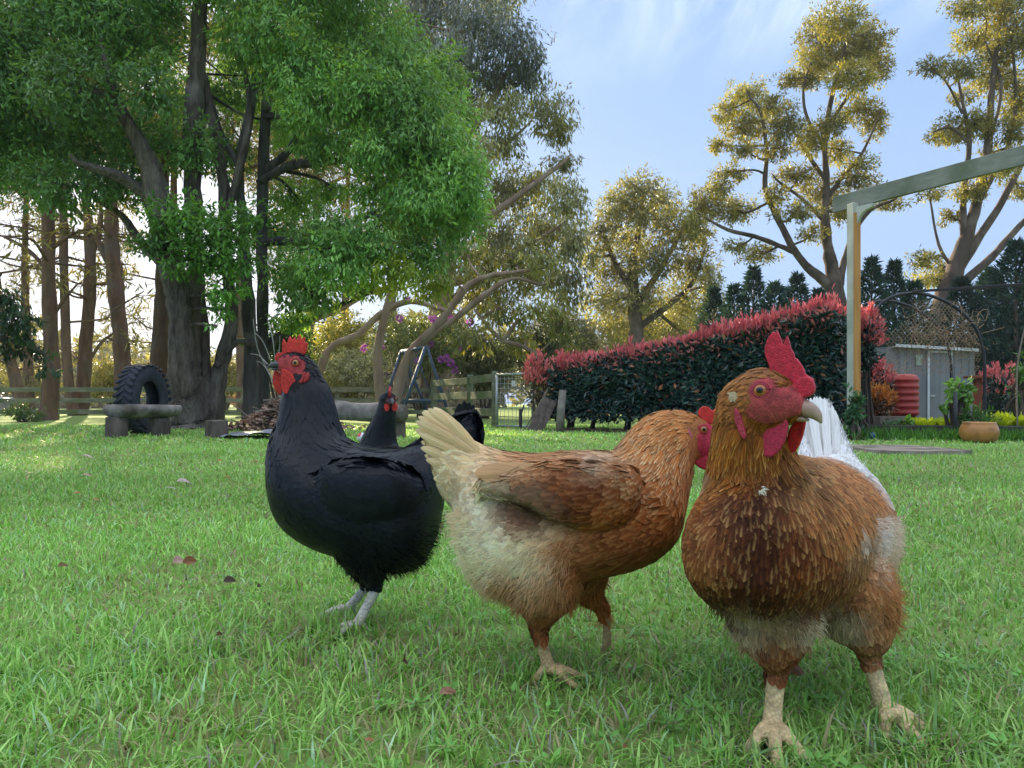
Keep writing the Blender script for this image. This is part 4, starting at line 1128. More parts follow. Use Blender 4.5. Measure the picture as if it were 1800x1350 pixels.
two_tone('shrub', 'clipped dark shrub with red top near the right edge', 1760, 690, 34, 40, 10.8, (.02, .04, .03), (.05, .08, .06), R1, R2, 105, nd=1000, nu=900, split=.2)

# tools and timber leaning at the gate end of the hedge
def thing_mesh(name, label, cat, mb, mat, smooth=False, group=None, attrs=False, org=None):
    V = np.concatenate(mb.V)
    o = mb.build(name, mat, None, smooth, attrs, origin=org if org is not None else [V[:, 0].mean(), V[:, 1].mean(), V[:, 2].min()])
    return tag(o, label, cat, group)
rk = empty('rake', G(921, 757), 'rake with long pale handle leaning against the hedge end', 'rake')
mb = MB(); mb.tube([P(922, 756, 10.4), P(965, 681, 10.75)], .011, 8); mb.build('handle', WOOD_END, rk, True)
mb = MB(); hc = P(922, 757, 10.4)
mb.box(hc, (.22, .02, .02), None, .004)
for i in range(9): mb.tube([hc + (-.1 + .025 * i, 0, 0), hc + (-.1 + .025 * i, -.03, -.04)], .003, 5)
mb.build('rake_head', plain_mat('green_plastic', (.03, .14, .07), .5), rk)
for (a, b, lab) in (((934, 760), (962, 700), 'dark plank leaning on the hedge nearest the rake'), ((944, 762), (972, 704), 'second dark plank leaning between the rake and the round post')):
    mb = MB(); mb.bar(P(*a, 10.2), P(*b, 10.6), .13, .03, (0, -1, .3), .004); thing_mesh('plank', lab, 'plank', mb, LOG_BARK, group='planks leaning on the hedge')
mb = MB(); c = P(984, HORIZ, 9.9); c[2] = 0
mb.tube([c + (0, 0, -.03), c + (.015, 0, .28), c + (.04, .0, .56)], [.062, .055, .05], 12, noise=.06)
thing_mesh('post', 'round grey post at the foot of the hedge end', 'post', mb, WOOD_GREY, True)
mb = MB(); mb.box(P(915, 744, 10.8), (.05, .03, .42), None, .01); mb.tube([P(915, 744, 10.8) + (0, 0, .1), P(918, 722, 10.85), P(921, 712, 10.9)], .012, 6)
thing_mesh('spade', 'dark spade standing upright beside the gate', 'spade', mb, DARKM)

# ------------------------------------------------------------------ pergola
pb = P(1499.5, HORIZ, 7.9); pb[2] = 0
pg = empty('pergola', pb, 'timber pergola with pale post and green grey beam at the right', 'pergola')
ztop = 2.50
r45 = np.array([[math.cos(.37), -math.sin(.37), 0], [math.sin(.37), math.cos(.37), 0], [0, 0, 1]])
mb = MB(); mb.box(pb + (0, 0, ztop / 2 - .02), (.09, .09, ztop + .04), r45, .006); mb.build('post', PAINT, pg)
dR = r45 @ np.array([0, -1.0, 0])                     # the face that looks to the right and front
dR = dR if dR[0] > 0 else r45 @ np.array([1.0, 0, 0])
mb = MB(); mb.box(pb + dR * .054 + (0, 0, ztop / 2 - .06), (.088, .016, ztop - .1) if abs((r45 @ np.array([0, -1.0, 0])) @ dR) > .9 else (.016, .088, ztop - .1), r45, .003); mb.build('facing_board', TIMBER, pg)
b0 = P(1466, 362, 8.15); b1 = P(1800, 267, 6.52); dd = b1 - b0; b1 = b0 + dd * 2.0
b0[2] = b1[2] = (b0[2] + 2.56) / 2
mb = MB(); mb.bar(b0, b1, .05, .17, (0, 0, 1), .004); mb.build('beam', BEAMP, pg)
bd = nrm(b1 - b0)
ol = []
for t in np.linspace(0, 1, 9):
    a = t * math.pi / 2
    ol.append((.06 + .24 * (1 - math.cos(a)), -.10 - .26 * (1 - math.sin(a))))
inner = [(.30, -.10), (.36, -.10), (.36, -.13), (.33, -.16)] + [(.04 + .30 * (1 - math.cos(a)) * .95, -.18 - .30 * (1 - math.sin(a))) for a in np.linspace(math.pi / 2 * .8, 0, 7)]
mb = MB()
poly = [(.02, -.10), (.36, -.10), (.36, -.14), (.31, -.16)] + [(.075 + .235 * (1 - math.cos(a)), -.42 + .26 * math.sin(a)) for a in np.linspace(math.pi / 2, 0, 8)] + [(.02, -.44)]
pc = np.array([pb[0], pb[1], b0[2]])
extrude_poly(mb, [pc + bd * a * .66 + np.array([0, 0, -.10 + (z + .10) * .75]) for a, z in poly], np.cross(bd, (0, 0, 1)), .045)
mb.build('bracket', PAINT, pg)
p2 = b0 + (b1 - b0) * .97
mb = MB(); mb.box((p2[0], p2[1], ztop / 2 - .02), (.09, .09, ztop + .04 - .06), r45, .006); mb.build('post', PAINT, pg)
bush('climbing_plant', 'leafy green creeper at the foot of the pergola post', 1500, 728, 22, 44, 7.75, (.03, .09, .04), (.08, .20, .08), 111, .06, .03, 1.3, 6, cat='plant')

# ------------------------------------------------------------------ arch with netting
ar = empty('garden_arch', P(1640, HORIZ, 9.2) * (1, 1, 0), 'dark pipe arch with torn wire netting in front of the shed', 'arch')
def arch_pts(Y):
    pts = [(1519, 752), (1520, 690), (1522, 620), (1527, 570), (1542, 540), (1570, 521), (1609, 515), (1640, 521), (1668, 533), (1693, 551), (1710, 570), (1722, 592), (1730, 630), (1731, 690), (1731, 752)]
    A = np.array([P(x, y, Y) for x, y in pts]); A[:, 2] = np.maximum(A[:, 2], -.03); A[0, 2] = A[-1, 2] = -.05
    return catmull(A, 3)
for dY, rr in ((9.2, .020), (9.9, .018)):
    A = arch_pts(9.2) + np.array([0.0, dY - 9.2, 0])
    mb = MB(); mb.tube(A, rr, 8); mb.build('hoop', DARKM, ar, True)
mb = MB(); mb.bar(P(1606, 514, 9.2) + (0, 0, .012), P(1830, 498, 7.6), .04, .03, (0, 0, 1), .003); mb.build('rail', DARKM, ar)
mb = MB(); cw = .052; rn = np.random.default_rng(12)
A = arch_pts(9.26); ctr = P(1640, 600, 9.26)
def inside(x, z):
    px = 900 + x / 9.26 * FPX; py = HORIZ - (z - CAMZ) / 9.26 * FPX
    if not (1562 < px < 1728 and py > 530 and py < 662): return False
    if px > 1668 and (px - 1640) ** 2 / 88 ** 2 + (py - 612) ** 2 / 92 ** 2 > 1: return False
    if px < 1600 and py < 560 + (1600 - px) * .8: return False
    torn = ((px - 1674) / 16) ** 2 + ((py - 575) / 12) ** 2 < 1
    low = py > 640 and rn.random() < .35
    return not torn and not low
for i in range(40):
    for j in range(60):
        x0 = P(1555, 0, 9.26)[0] + i * cw + (cw / 2 if j % 2 else 0); z0_ = .6 + j * cw * .62
        if not inside(x0, z0_): continue
        yy = 9.26 + .05 * math.sin(x0 * 5 + z0_ * 3)
        jx = lambda: rn.normal(0, .007)
        c = np.array([x0, yy, z0_])
        mb.tube([c + (0, 0, -.012), c + (jx(), jx(), .014)], .0028, 3, cap=False)
        mb.tube([c + (0, 0, .012), c + (cw / 2 + jx(), jx(), .034 + jx())], .0028, 3, cap=False)
        mb.tube([c + (0, 0, .012), c + (-cw / 2 + jx(), jx(), .034 + jx())], .0028, 3, cap=False)
tag(mb.build('wire_netting', WIRE, ar), kind='stuff')
mb = MB(); rn2 = np.random.default_rng(13)
for k in range(60):                                    # dry vines caught in the netting
    c = P(rn2.uniform(1610, 1725), rn2.uniform(548, 610), 9.2 + rn2.normal(0, .08))
    pts = [c]
    for q in range(4): pts.append(pts[-1] + rn2.normal(0, .07, 3) * (1, .5, 1) + np.array([.02, 0, -.02]))
    mb.tube(catmull(pts, 2), .0035, 4, cap=False)
tag(mb.build('dry_vine', WIRE, ar), kind='stuff')

# grey shed behind the netting
shY = 11.6
sl_, sr_ = P(1566, HORIZ, shY), P(1712, HORIZ, shY + .4)
sl_[2] = sr_[2] = 0
sh = empty('garden_shed', (sl_ + sr_) / 2, 'small grey metal shed with pale framed door behind the netting', 'shed')
dX = nrm(sr_ - sl_); dN = np.array([dX[1], -dX[0], 0]); Wd = np.linalg.norm(sr_ - sl_)
zt = .375 + (710 - 612) * shY / FPX
mb = MB()
nc = 90; t = np.linspace(0, 1, nc); off = .008 * np.sign(np.sin(t * Wd / .075 * math.pi))
front = sl_ + dX * (t * Wd)[:, None] + dN * off[:, None]
V = np.concatenate([front, front + (0, 0, zt)]); i = np.arange(nc - 1)
mb.add(V, np.stack([i, i + 1, i + 1 + nc, i + nc], 1)); mb.build('wall', SHEDM, sh)
for p0, p1 in ((sl_, sl_ - dN * 1.4), (sr_, sr_ - dN * 1.4), (sl_ - dN * 1.4, sr_ - dN * 1.4)):
    mb = MB(); mb.bar(p0 + (0, 0, zt / 2), p1 + (0, 0, zt / 2), .02, zt, (0, 0, 1)); mb.build('wall', SHEDM, sh)
mb = MB(); mb.add([sl_ + dN * .1 + (0, 0, zt + .01), sr_ + dN * .1 + (0, 0, zt - .03), sr_ - dN * 1.5 + (0, 0, zt - .05), sl_ - dN * 1.5 + (0, 0, zt - .01),
                   sl_ + dN * .1 + (0, 0, zt + .03), sr_ + dN * .1 + (0, 0, zt - .01), sr_ - dN * 1.5 + (0, 0, zt - .03), sl_ - dN * 1.5 + (0, 0, zt + .01)],
                  np.array([[0, 1, 2, 3], [7, 6, 5, 4], [0, 4, 5, 1], [1, 5, 6, 2], [2, 6, 7, 3], [3, 7, 4, 0]])); mb.build('roof', SHEDM, sh)
mb = MB(); mb.bar(sl_ + dN * .11 + (0, 0, zt + .035), sl_ + dX * Wd * .98 + dN * .11 + (0, 0, zt - .01), .03, .045); mb.build('roof_trim', TRIM, sh)
def sx(px): return (px - 1566) / (1712 - 1566) * Wd
d0, d1 = sl_ + dX * sx(1628), sl_ + dX * sx(1668)
mb = MB()
for p in (d0, d1): mb.bar(p + dN * .03 + (0, 0, 0.01), p + dN * .03 + (0, 0, zt - .03), .03, .03, (0, 1, 0))
mb.bar(d0 + dN * .03 + (.016, 0, zt - .045), d1 + dN * .03 + (-.016, 0, zt - .045), .03, .03)
mb.build('door_frame', TRIM, sh)
mb = MB(); mb.bar((d0 + d1) / 2 + dN * .018 + (0, 0, .03), (d0 + d1) / 2 + dN * .018 + (0, 0, zt - .07), np.linalg.norm(d1 - d0) - .04, .012, dN); dr = mb.build('door', SHEDM, sh)
mb = MB(); mb.box(d0 + dX * .07 + dN * .045 + (0, 0, .50), (.06, .02, .02), None, .003); mb.build('handle', TRIM, dr)
tp = sl_ + dX * sx(1612) + dN * .03
mb = MB(); mb.box(tp + (0, 0, .375 + (710 - 632) * shY / FPX), (.10, .006, .16), None, .002); mb.build('tag_plate', rough_mat('faded_plate', (.25, .35, .16), (.45, .52, .55), 22, .6, 0), sh)

# red ribbed barrel on a stand
bc = P(1588, HORIZ, 10.4); bc[2] = 0
zb, zt2 = .375 - (733 - 710) * 10.4 / FPX, .375 + (710 - 658) * 10.4 / FPX
prof = [(.0, zb), (.15, zb), (.185, zb + .03)]
H = zt2 - zb
for k in range(6):
    z = zb + .06 + (H - .14) * k / 5
    prof += [(.188, z - .022), (.200, z - .010), (.200, z + .010), (.188, z + .022)]
prof += [(.187, zt2 - .05), (.16, zt2 - .012), (.12, zt2), (0.0, zt2 + .004)]
mb = MB(); mb.lathe(prof, bc, 28)
bar = empty('barrel', bc, 'red ribbed plastic barrel standing in front of the grey shed', 'barrel')
mb.build('drum', REDP, bar, True)
mb = MB()
for dx in (-.14, .14):
    mb.box(bc + (dx, 0, zb / 2), (.06, .3, zb - .004), None, .005)
mb.build('stand', WOOD_GREY, bar)
mb = MB(); cc = P(1563, HORIZ, 9.4); cc[2] = 0
cr = empty('planter_box', cc, 'small pale timber box on the ground in front of the red barrel', 'box')
for z in (.06, .17):
    mb = MB(); mb.box(cc + (0, -.10, z), (.34, .02, .10), None, .003); mb.build('board', WOOD_END, cr)
    for s in (-1, 1):
        mb = MB(); mb.box(cc + (s * .16, .02, z), (.02, .20, .10), None, .003); mb.build('board', WOOD_END, cr)
# red brown bird table
bt = P(1718, HORIZ, 9.3); bt[2] = 0
bi = empty('bird_table', bt, 'red brown post with a flat board on top right of the shed', 'bird table')
zt3 = .375 + (710 - 664) * 9.3 / FPX
RBROWN = rough_mat('red_brown_stain', (.22, .06, .035), (.32, .10, .06), 6, .7, .2)
mb = MB(); mb.box(bt + (0, 0, zt3 / 2 - .02), (.075, .075, zt3 + .01), None, .004); mb.build('post', RBROWN, bi)
mb = MB(); mb.box(bt + (0, 0, zt3 + .008), (.24, .2, .03), None, .004); mb.build('top_board', RBROWN, bi)

# garden bed: sleeper edge, soil, plants
e0, e1 = P(1514, HORIZ, 8.25), P(1850, HORIZ, 7.65)
mb = MB(); e0[2] = e1[2] = .07
SLEEPER = rough_mat('old_sleeper', (.03, .027, .024), (.075, .065, .055), 8, .9, .7, stretch=(.3, 1, 1))
se = empty('bed_edging', e0 * (1, 1, 0), 'dark timber sleepers edging the vegetable bed', 'edging')
for k in range(3):
    a, b = e0 + (e1 - e0) * (k / 3 + .003), e0 + (e1 - e0) * ((k + 1) / 3 - .003)
    mb = MB(); mb.bar(a, b, .09, .15, (0, 0, 1), .01); mb.build('sleeper', SLEEPER, se)
nrm_e = nrm(np.cross(e1 - e0, (0, 0, 1.0))); nrm_e = nrm_e if nrm_e[1] > 0 else -nrm_e
mb = MB(); mb.add([e0 * (1, 1, 0) + nrm_e * .05 + (0, 0, .11), e1 * (1, 1, 0) + nrm_e * .05 + (0, 0, .11), e1 * (1, 1, 0) + nrm_e * 2.6 + (0, 0, .11), e0 * (1, 1, 0) + nrm_e * 2.6 + (0, 0, .11)], np.array([[0, 1, 2, 3]]))
tag(mb.build('soil_bed', SOIL, None), kind='structure')
LETT = leaf_mat('lettuce_leaf', .42, (1.2, 1.1, .4), .4, .4, attr=False, color=(.52, .64, .05))
def lettuce_leaf():
    ns, nt_ = 6, 7
    V = []
    for i in range(nt_):
        t = i / (nt_ - 1)
        for j in range(ns):
            s = j / (ns - 1) * 2 - 1
            w = .055 * (math.sin(math.pi * min(1, t * .82 + .12)) ** .7)
            V.append((s * w, .03 + .10 * t - .03 * t * t, .015 + .13 * t * (1 - .35 * t) + .012 * abs(s) * math.sin(t * 19 + s * 5) + .02 * s * s))
    k = np.arange(ns * nt_).reshape(nt_, ns)
    F = np.stack([k[:-1, :-1], k[:-1, 1:], k[1:, 1:], k[1:, :-1]], -1).reshape(-1, 4)
    me = make_mesh('leaf', np.array(V), [F], True); me.materials.append(LETT); return me
LL = lettuce_leaf()
rl = np.random.default_rng(15)
spots = [(1607, 8.55), (1626, 8.4), (1645, 8.5), (1664, 8.35), (1684, 8.5), (1757, 8.3), (1775, 8.45), (1794, 8.3), (1812, 8.4), (1768, 8.9), (1790, 9.0), (1636, 8.9), (1655, 8.95)]
labs = ['leftmost yellow green lettuce in the bed below the red barrel', 'yellow green lettuce second from the left below the shed door', 'yellow green lettuce under the middle of the shed door', 'yellow green lettuce just left of the black stake', 'yellow green lettuce just right of the black stake behind the pot',
        'yellow green lettuce immediately right of the terracotta pot', 'yellow green lettuce second to the right of the terracotta pot', 'yellow green lettuce at the right edge of the bed front', 'yellow green lettuce cut by the right edge of the view', 'back row lettuce right of the pot and below the red topped shrub', 'back row lettuce nearest the right edge', 'back row lettuce left of the shed door centre', 'back row lettuce below the shed door handle side']
for (px, Y), lab in zip(spots, labs):
    c = P(px, HORIZ, Y); c[2] = .11
    t = empty('lettuce', c, lab, 'lettuce', 'lettuces in the vegetable bed')
    s = rl.uniform(.62, .85) * (1.5 if px > 1750 else 1)
    for k in range(14):
        o = child('leaf', LL, None, t, (0, 0, 0), (rl.uniform(-.5, .35), rl.normal(0, .25), k * 2.4 + rl.normal(0, .3)))
        o.scale = [s * rl.uniform(.75, 1.15)] * 3
# glazed pot
pc = G(1721, 778); pot = empty('plant_pot', pc, 'wide round orange glazed pot at the edge of the vegetable bed', 'pot')
mb = MB(); mb.lathe([(.001, .0), (.115, .0), (.15, .03), (.168, .08), (.168, .12), (.155, .165), (.142, .185), (.146, .195), (.138, .2), (.13, .185), (.13, .14), (0, .14)], pc, 32); mb.build('bowl', TERRA, pot, True)
mb = MB(); mb.lathe([(.0, .165), (.131, .16)], pc, 20); mb.build('soil', SOIL, pot)
bush('green_plant', 'feathery green plant growing up behind the orange pot', 1715, 735, 34, 18, 7.9, (.05, .14, .03), (.12, .28, .06), 121, .06, .014, 1.6, 6, cat='plant')
bush('climbing_plant', 'bright green vine climbing beside the black stake', 1690, 700, 34, 42, 8.0, (.08, .22, .03), (.20, .40, .07), 122, .07, .05, 1.3, 9, cat='plant')
bush('green_plant', 'low green plant beside the planter box', 1565, 752, 26, 16, 8.4, (.04, .12, .04), (.10, .24, .08), 123, .07, .03, 1.8, 5, cat='plant')
bush('green_plant', 'round leaved green plant at the left end of the lettuce row', 1590, 748, 16, 12, 8.4, (.08, .24, .04), (.18, .38, .08), 124, .07, .05, 1.8, 4, cat='plant')
bush('green_plant', 'tall green plant at the right edge of the vegetable bed', 1795, 668, 18, 56, 8.6, (.06, .16, .04), (.15, .30, .07), 125, .08, .035, 1.2, 8, cat='plant')
mb = MB(); c = P(1679, HORIZ, 7.65); c[2] = 0
mb.tube([c + (0, 0, -.04), c + (0, 0, .25), c + (.003, 0, .50)], .019, 8); thing_mesh('stake', 'thick black stake standing at the front of the vegetable bed', 'stake', mb, DARKM, True)
mb = MB(); A = [P(1789, 760, 8.2), P(1787, 690, 8.2), P(1789, 640, 8.2), P(1796, 600, 8.2), P(1806, 560, 8.2)]; A[0][2] = 0
mb.tube(catmull(A, 3), .009, 6); thing_mesh('stake', 'thin pale bent stake near the right edge', 'stake', mb, WOOD_END, True)
# weeds along the sleepers
wb = MB(); rw2 = np.random.default_rng(16)
n = 2600
t = rw2.random(n)
p = np.stack([2.9 + 2.7 * t, 8.05 - .55 * t + rw2.normal(0, .10, n) - .10, np.zeros(n)], 1)
d = nrm(np.stack([rw2.normal(0, .35, n), rw2.normal(0, .35, n), np.ones(n)], 1))
V, F = rhombi(p, d, rand_dirs(n, rw2), rw2.uniform(.06, .17, n), rw2.uniform(.008, .016, n))
wb.add(V, F, np.repeat(jitter_cols(n, (.06, .18, .03), (.14, .34, .06), rw2), 4, 0))
tag(wb.build('long_grass', LEAF_CAMPHOR, None, False, 1), 'longer grass growing along the garden bed edge', 'grass', kind='stuff')
# slab in the lawn
sc_ = P(1592, HORIZ, 5.85); sc_[2] = 0
ol = [(-.32, -.34), (-.05, -.40), (.20, -.36), (.34, -.28), (.33, .10), (.26, .42), (-.02, .46), (-.30, .40), (-.36, .05)]
mb = MB(); extrude_poly(mb, [sc_ + np.array([a + rng.normal(0, .006), b, .014]) for a, b in smooth_outline(ol, 4)], (0, 0, 1), .03)
thing_mesh('stone_slab', 'flat brown stone slab set in the lawn before the bed', 'slab', mb, STONE)
mb = MB(); c = P(1534, 769, 7.7); c[2] = .035
mb.tube([c + (-.035, -.02, 0), c + (.0, 0, .012), c + (.03, .03, .02)], [.03, .032, .028], 12); mb.tube([c + (.03, .03, .02), c + (.045, .04, .026)], [.014, .013], 8)
thing_mesh('bottle', 'small blue bottle lying in the grass by the pergola post', 'bottle', mb, plain_mat('blue_plastic', (.02, .06, .25), .35), True)
# ball
bc2 = G(636, 777); bc2[2] = .047
BALL = new_mat('ball_panels'); bm_, nt = BALL
L = nt.links.new; o_ = N(nt, 'ShaderNodeOutputMaterial'); b_ = N(nt, 'ShaderNodeBsdfPrincipled'); b_.inputs['Roughness'].default_value = .35
tcn = N(nt, 'ShaderNodeTexCoord'); vo = N(nt, 'ShaderNodeTexVoronoi'); vo.inputs['Scale'].default_value = 16; L(tcn.outputs['Object'], vo.inputs['Vector'])
sp_ = N(nt, 'ShaderNodeSeparateColor'); L(vo.outputs['Color'], sp_.inputs[0]); gt = N(nt, 'ShaderNodeMath', operation='GREATER_THAN'); gt.inputs[1].default_value = .55; L(sp_.outputs[0], gt.inputs[0])
mx_ = N(nt, 'ShaderNodeMix', data_type='RGBA'); mx_.inputs['A'].default_value = (.72, .72, .76, 1); mx_.inputs['B'].default_value = (.62, .04, .05, 1); L(gt.outputs[0], mx_.inputs['Factor']); L(mx_.outputs['Result'], b_.inputs['Base Color']); L(b_.outputs[0], o_.inputs['Surface'])
a = np.linspace(.0001, math.pi - .0001, 14)
mb = MB(); mb.lathe(np.stack([np.sin(a) * .047, -np.cos(a) * .047], 1), bc2, 20); thing_mesh('ball', 'small white and red ball on the grass behind the black hens', 'ball', mb, bm_, True)

# beyond the fence: parked car, shed roof
cY = 46; cx = P(352, 0, cY)[0]
car = empty('parked_car', (cx, cY, 0), 'red car parked far beyond the fence behind the grey trunk', 'car')
CARP = plain_mat('car_paint', (.42, .03, .03), .3, 0, .5, .05); GLASS = plain_mat('car_glass', (.05, .06, .07), .1, 0, .6, .1)
prof = [(-1.95, .35), (-1.95, .72), (-1.75, .85), (-1.0, .93), (-.45, 1.36), (.75, 1.38), (1.35, .98), (1.9, .9), (1.98, .6), (1.95, .35)]
mb = MB(); extrude_poly(mb, [np.array([cx + a, cY, b]) for a, b in prof], (0, 1, 0), 1.6); mb.build('body', CARP, car)
mb = MB(); extrude_poly(mb, [np.array([cx + a, cY - .803, b]) for a, b in [(-.85, .95), (-.4, 1.3), (.1, 1.31), (.1, .95)]], (0, 1, 0), .012); mb.build('window', GLASS, car)
mb = MB(); extrude_poly(mb, [np.array([cx + a, cY - .803, b]) for a, b in [(.18, .95), (.18, 1.31), (.7, 1.31), (1.15, .97)]], (0, 1, 0), .012); mb.build('window', GLASS, car)
for wx in (-1.2, 1.2):
    for wy in (-.75, .75):
        R = np.array([[1, 0, 0], [0, 0, -1], [0, 1, 0]], float)
        mb = MB(); mb.lathe([(0, -.1), (.3, -.1), (.32, -.06), (.32, .06), (.3, .1), (0, .1)], (cx + wx, cY + wy, .32), 18, R); mb.build('wheel', RUBBER, car, True)
sY = 52; sx0 = P(-16, 0, sY)[0]
fs = empty('far_shed', (sx0, sY, 0), 'low shed with a white sloping roof far off at the left edge', 'shed')
mb = MB(); mb.box((sx0 - 1.2, sY, .45), (3.4, 2.4, .9), None, 0); mb.build('wall', SHEDM, fs)
mb = MB(); mb.add([[sx0 - 3.2, sY - 1.4, 1.15], [sx0 + .9, sY - 1.4, .72], [sx0 + .9, sY + 1.4, .72], [sx0 - 3.2, sY + 1.4, 1.15], [sx0 - 3.2, sY - 1.4, 1.21], [sx0 + .9, sY - 1.4, .78], [sx0 + .9, sY + 1.4, .78], [sx0 - 3.2, sY + 1.4, 1.21]],
                  np.array([[3, 2, 1, 0], [4, 5, 6, 7], [0, 1, 5, 4], [1, 2, 6, 5], [2, 3, 7, 6], [3, 0, 4, 7]])); mb.build('roof', TRIM, fs)
# bare pale twigs beside the wood heap
tw = MB(); rt = np.random.default_rng(17)
for pts in ([(492, 700), (470, 650), (452, 610), (445, 560)], [(490, 690), (478, 640), (462, 600), (448, 585)], [(495, 705), (486, 660), (480, 600), (470, 560)], [(478, 650), (490, 620), (492, 590)], [(470, 640), (455, 625), (440, 622)], [(498, 715), (480, 670), (462, 640), (450, 635)]):
    A = np.array([P(x, y, 9.6 + rt.normal(0, .08)) for x, y in pts])
    tw.tube(catmull(A, 3), np.linspace(.010, .004, (len(pts) - 1) * 3 + 1), 5)
tw.tube([G(500, 760) + (0, .2, 0), P(497, 712, 9.6)], [.014, .010], 6)
thing_mesh('bare_sapling', 'bare pale twigs rising from the bark heap behind the black hen', 'sapling', tw, plain_mat('pale_twig', (.30, .28, .25), .8), True)

# ------------------------------------------------------------------ fallen leaves on the lawn
def fallen(px, py, L, W, c1, c2, label, yaw, curl=.35, tilt=.25, z=.028, name='fallen_leaf', cat='leaf', grp='fallen leaves on the lawn'):
    p = G(px, py); u = p[1] / FPX; L = L * u * .82; W = W * u * .74
    n, m = 9, 5
    V, C = [], []
    r = np.random.default_rng(int(px * 7 + py))
    for i in range(n):
        t = i / (n - 1)
        w = W * .5 * (math.sin(math.pi * t ** .8) ** .8 if 0 < t < 1 else .02)
        for j in range(m):
            s = j / (m - 1) * 2 - 1
            V.append((L * (t - .5), s * w, curl * w * s * s + L * .12 * math.sin(t * 4) + r.normal(0, W * .02)))
            k = np.clip(.5 + .5 * math.sin(t * 9 + s * 4) * .6 + r.normal(0, .2), 0, 1)
            c = np.asarray(c1) * k + np.asarray(c2) * (1 - k)
            C.append(c * (.75 if j == m // 2 else 1))
    V = np.array(V); a, b = math.cos(tilt), math.sin(tilt)
    V = np.stack([V[:, 0], V[:, 1] * a - V[:, 2] * b, V[:, 1] * b + V[:, 2] * a], 1)
    a, b = math.cos(yaw), math.sin(yaw)
    V = np.stack([V[:, 0] * a - V[:, 1] * b, V[:, 0] * b + V[:, 1] * a, V[:, 2]], 1)
    V = V + p + (0, 0, z)
    k = np.arange(n * m).reshape(n, m)
    mb = MB(); mb.add(V, np.stack([k[:-1, :-1], k[:-1, 1:], k[1:, 1:], k[1:, :-1]], -1).reshape(-1, 4), np.clip(C, .01, .9))
    return thing_mesh(name, label, cat, mb, DRYLEAF, True, grp, 1, p + (0, 0, z))
DRYLEAF = leaf_mat('dry_leaf', .15, (1.1, .9, .6), .6, .3)
PK1, PK2 = (.55, .36, .30), (.42, .24, .18); BR1, BR2 = (.30, .12, .04), (.16, .07, .03); DK1, DK2 = (.09, .06, .03), (.05, .035, .02); OR1, OR2 = (.50, .16, .07), (.42, .22, .10); WH1, WH2 = (.62, .55, .50), (.5, .3, .28)
fallen(314, 1008, 34, 22, PK1, PK2, 'pale pink grey leaf beside a brown one left of the black hen', 1.2, tilt=.8)
fallen(334, 1009, 30, 22, BR1, BR2, 'curled rust brown leaf touching a pale pink leaf on the lawn', .6, tilt=.9)
fallen(322, 858, 30, 14, WH1, WH2, 'pinkish white leaf high on the lawn left of the black hen', .1, tilt=.5)
fallen(137, 880, 15, 10, OR1, OR2, 'orange leaf on the lawn at the left, upper of two', .7)
fallen(168, 893, 17, 8, OR1, OR2, 'orange leaf on the lawn at the left, lower of two', .2)
fallen(404, 1046, 26, 20, DK1, DK2, 'dark brown leaf in the grass below the black hen breast', .4, tilt=.7)
fallen(456, 1056, 16, 12, DK1, DK2, 'small dark leaf right of the bigger dark leaf near the black hen', 1.3, tilt=.7)
fallen(111, 1018, 22, 16, (.20, .15, .05), BR2, 'mottled olive brown leaf in the grass on the left', .8, tilt=.5)
fallen(152, 811, 34, 8, WH1, PK1, 'long pale leaf in the shade in front of the log bench', -.1)
fallen(152, 847, 26, 9, PK1, PK2, 'faded pink leaf on the left lawn above the orange leaves', .15)
fallen(300, 872, 34, 6, (.5, .5, .42), (.4, .4, .3), 'thin pale grey leaf just below the pinkish white leaf', .3)
fallen(387, 818, 12, 8, OR1, OR2, 'tiny orange leaf on the lawn below the stump', .5)
fallen(453, 821, 12, 9, BR1, BR2, 'tiny rust leaf on the lawn just left of the black hen', 1.0)
fallen(399, 850, 13, 7, OR1, BR1, 'tiny reddish leaf between the stump and the black hen', .3)
fallen(711, 1186, 20, 26, DK1, BR2, 'dark upright leaf between the two walking hens in front', 1.4, tilt=1.1, z=.02)
fallen(788, 1246, 40, 22, PK2, BR1, 'brown pink leaf low in the middle foreground grass', .3, tilt=.5, z=.02)
fallen(1402, 1207, 44, 30, BR1, BR2, 'rust brown leaf between the legs of the brown hen', .5, tilt=.8, z=.02)
fallen(1380, 1208, 30, 18, PK1, PK2, 'pale pink leaf next to the left leg of the brown hen', .1, tilt=.5, z=.02)
fallen(1112, 1019, 14, 16, DK1, DK2, 'small dark leaf below the breast of the buff hen', 1.2, tilt=1.0)
fallen(386, 1148, 16, 12, DK1, BR2, 'dark leaf in the lower left foreground grass', .9, tilt=.7)
fallen(650, 1335, 22, 14, BR1, OR2, 'brown leaf at the bottom edge of the lawn', .4, z=.02)
fallen(1610, 1290, 26, 14, WH1, OR2, 'pale leaf right of the right foot of the brown hen', .2, z=.02)
fallen(1100, 1346, 20, 12, BR1, BR2, 'brown leaf at the very bottom of the middle foreground', .8, z=.02)
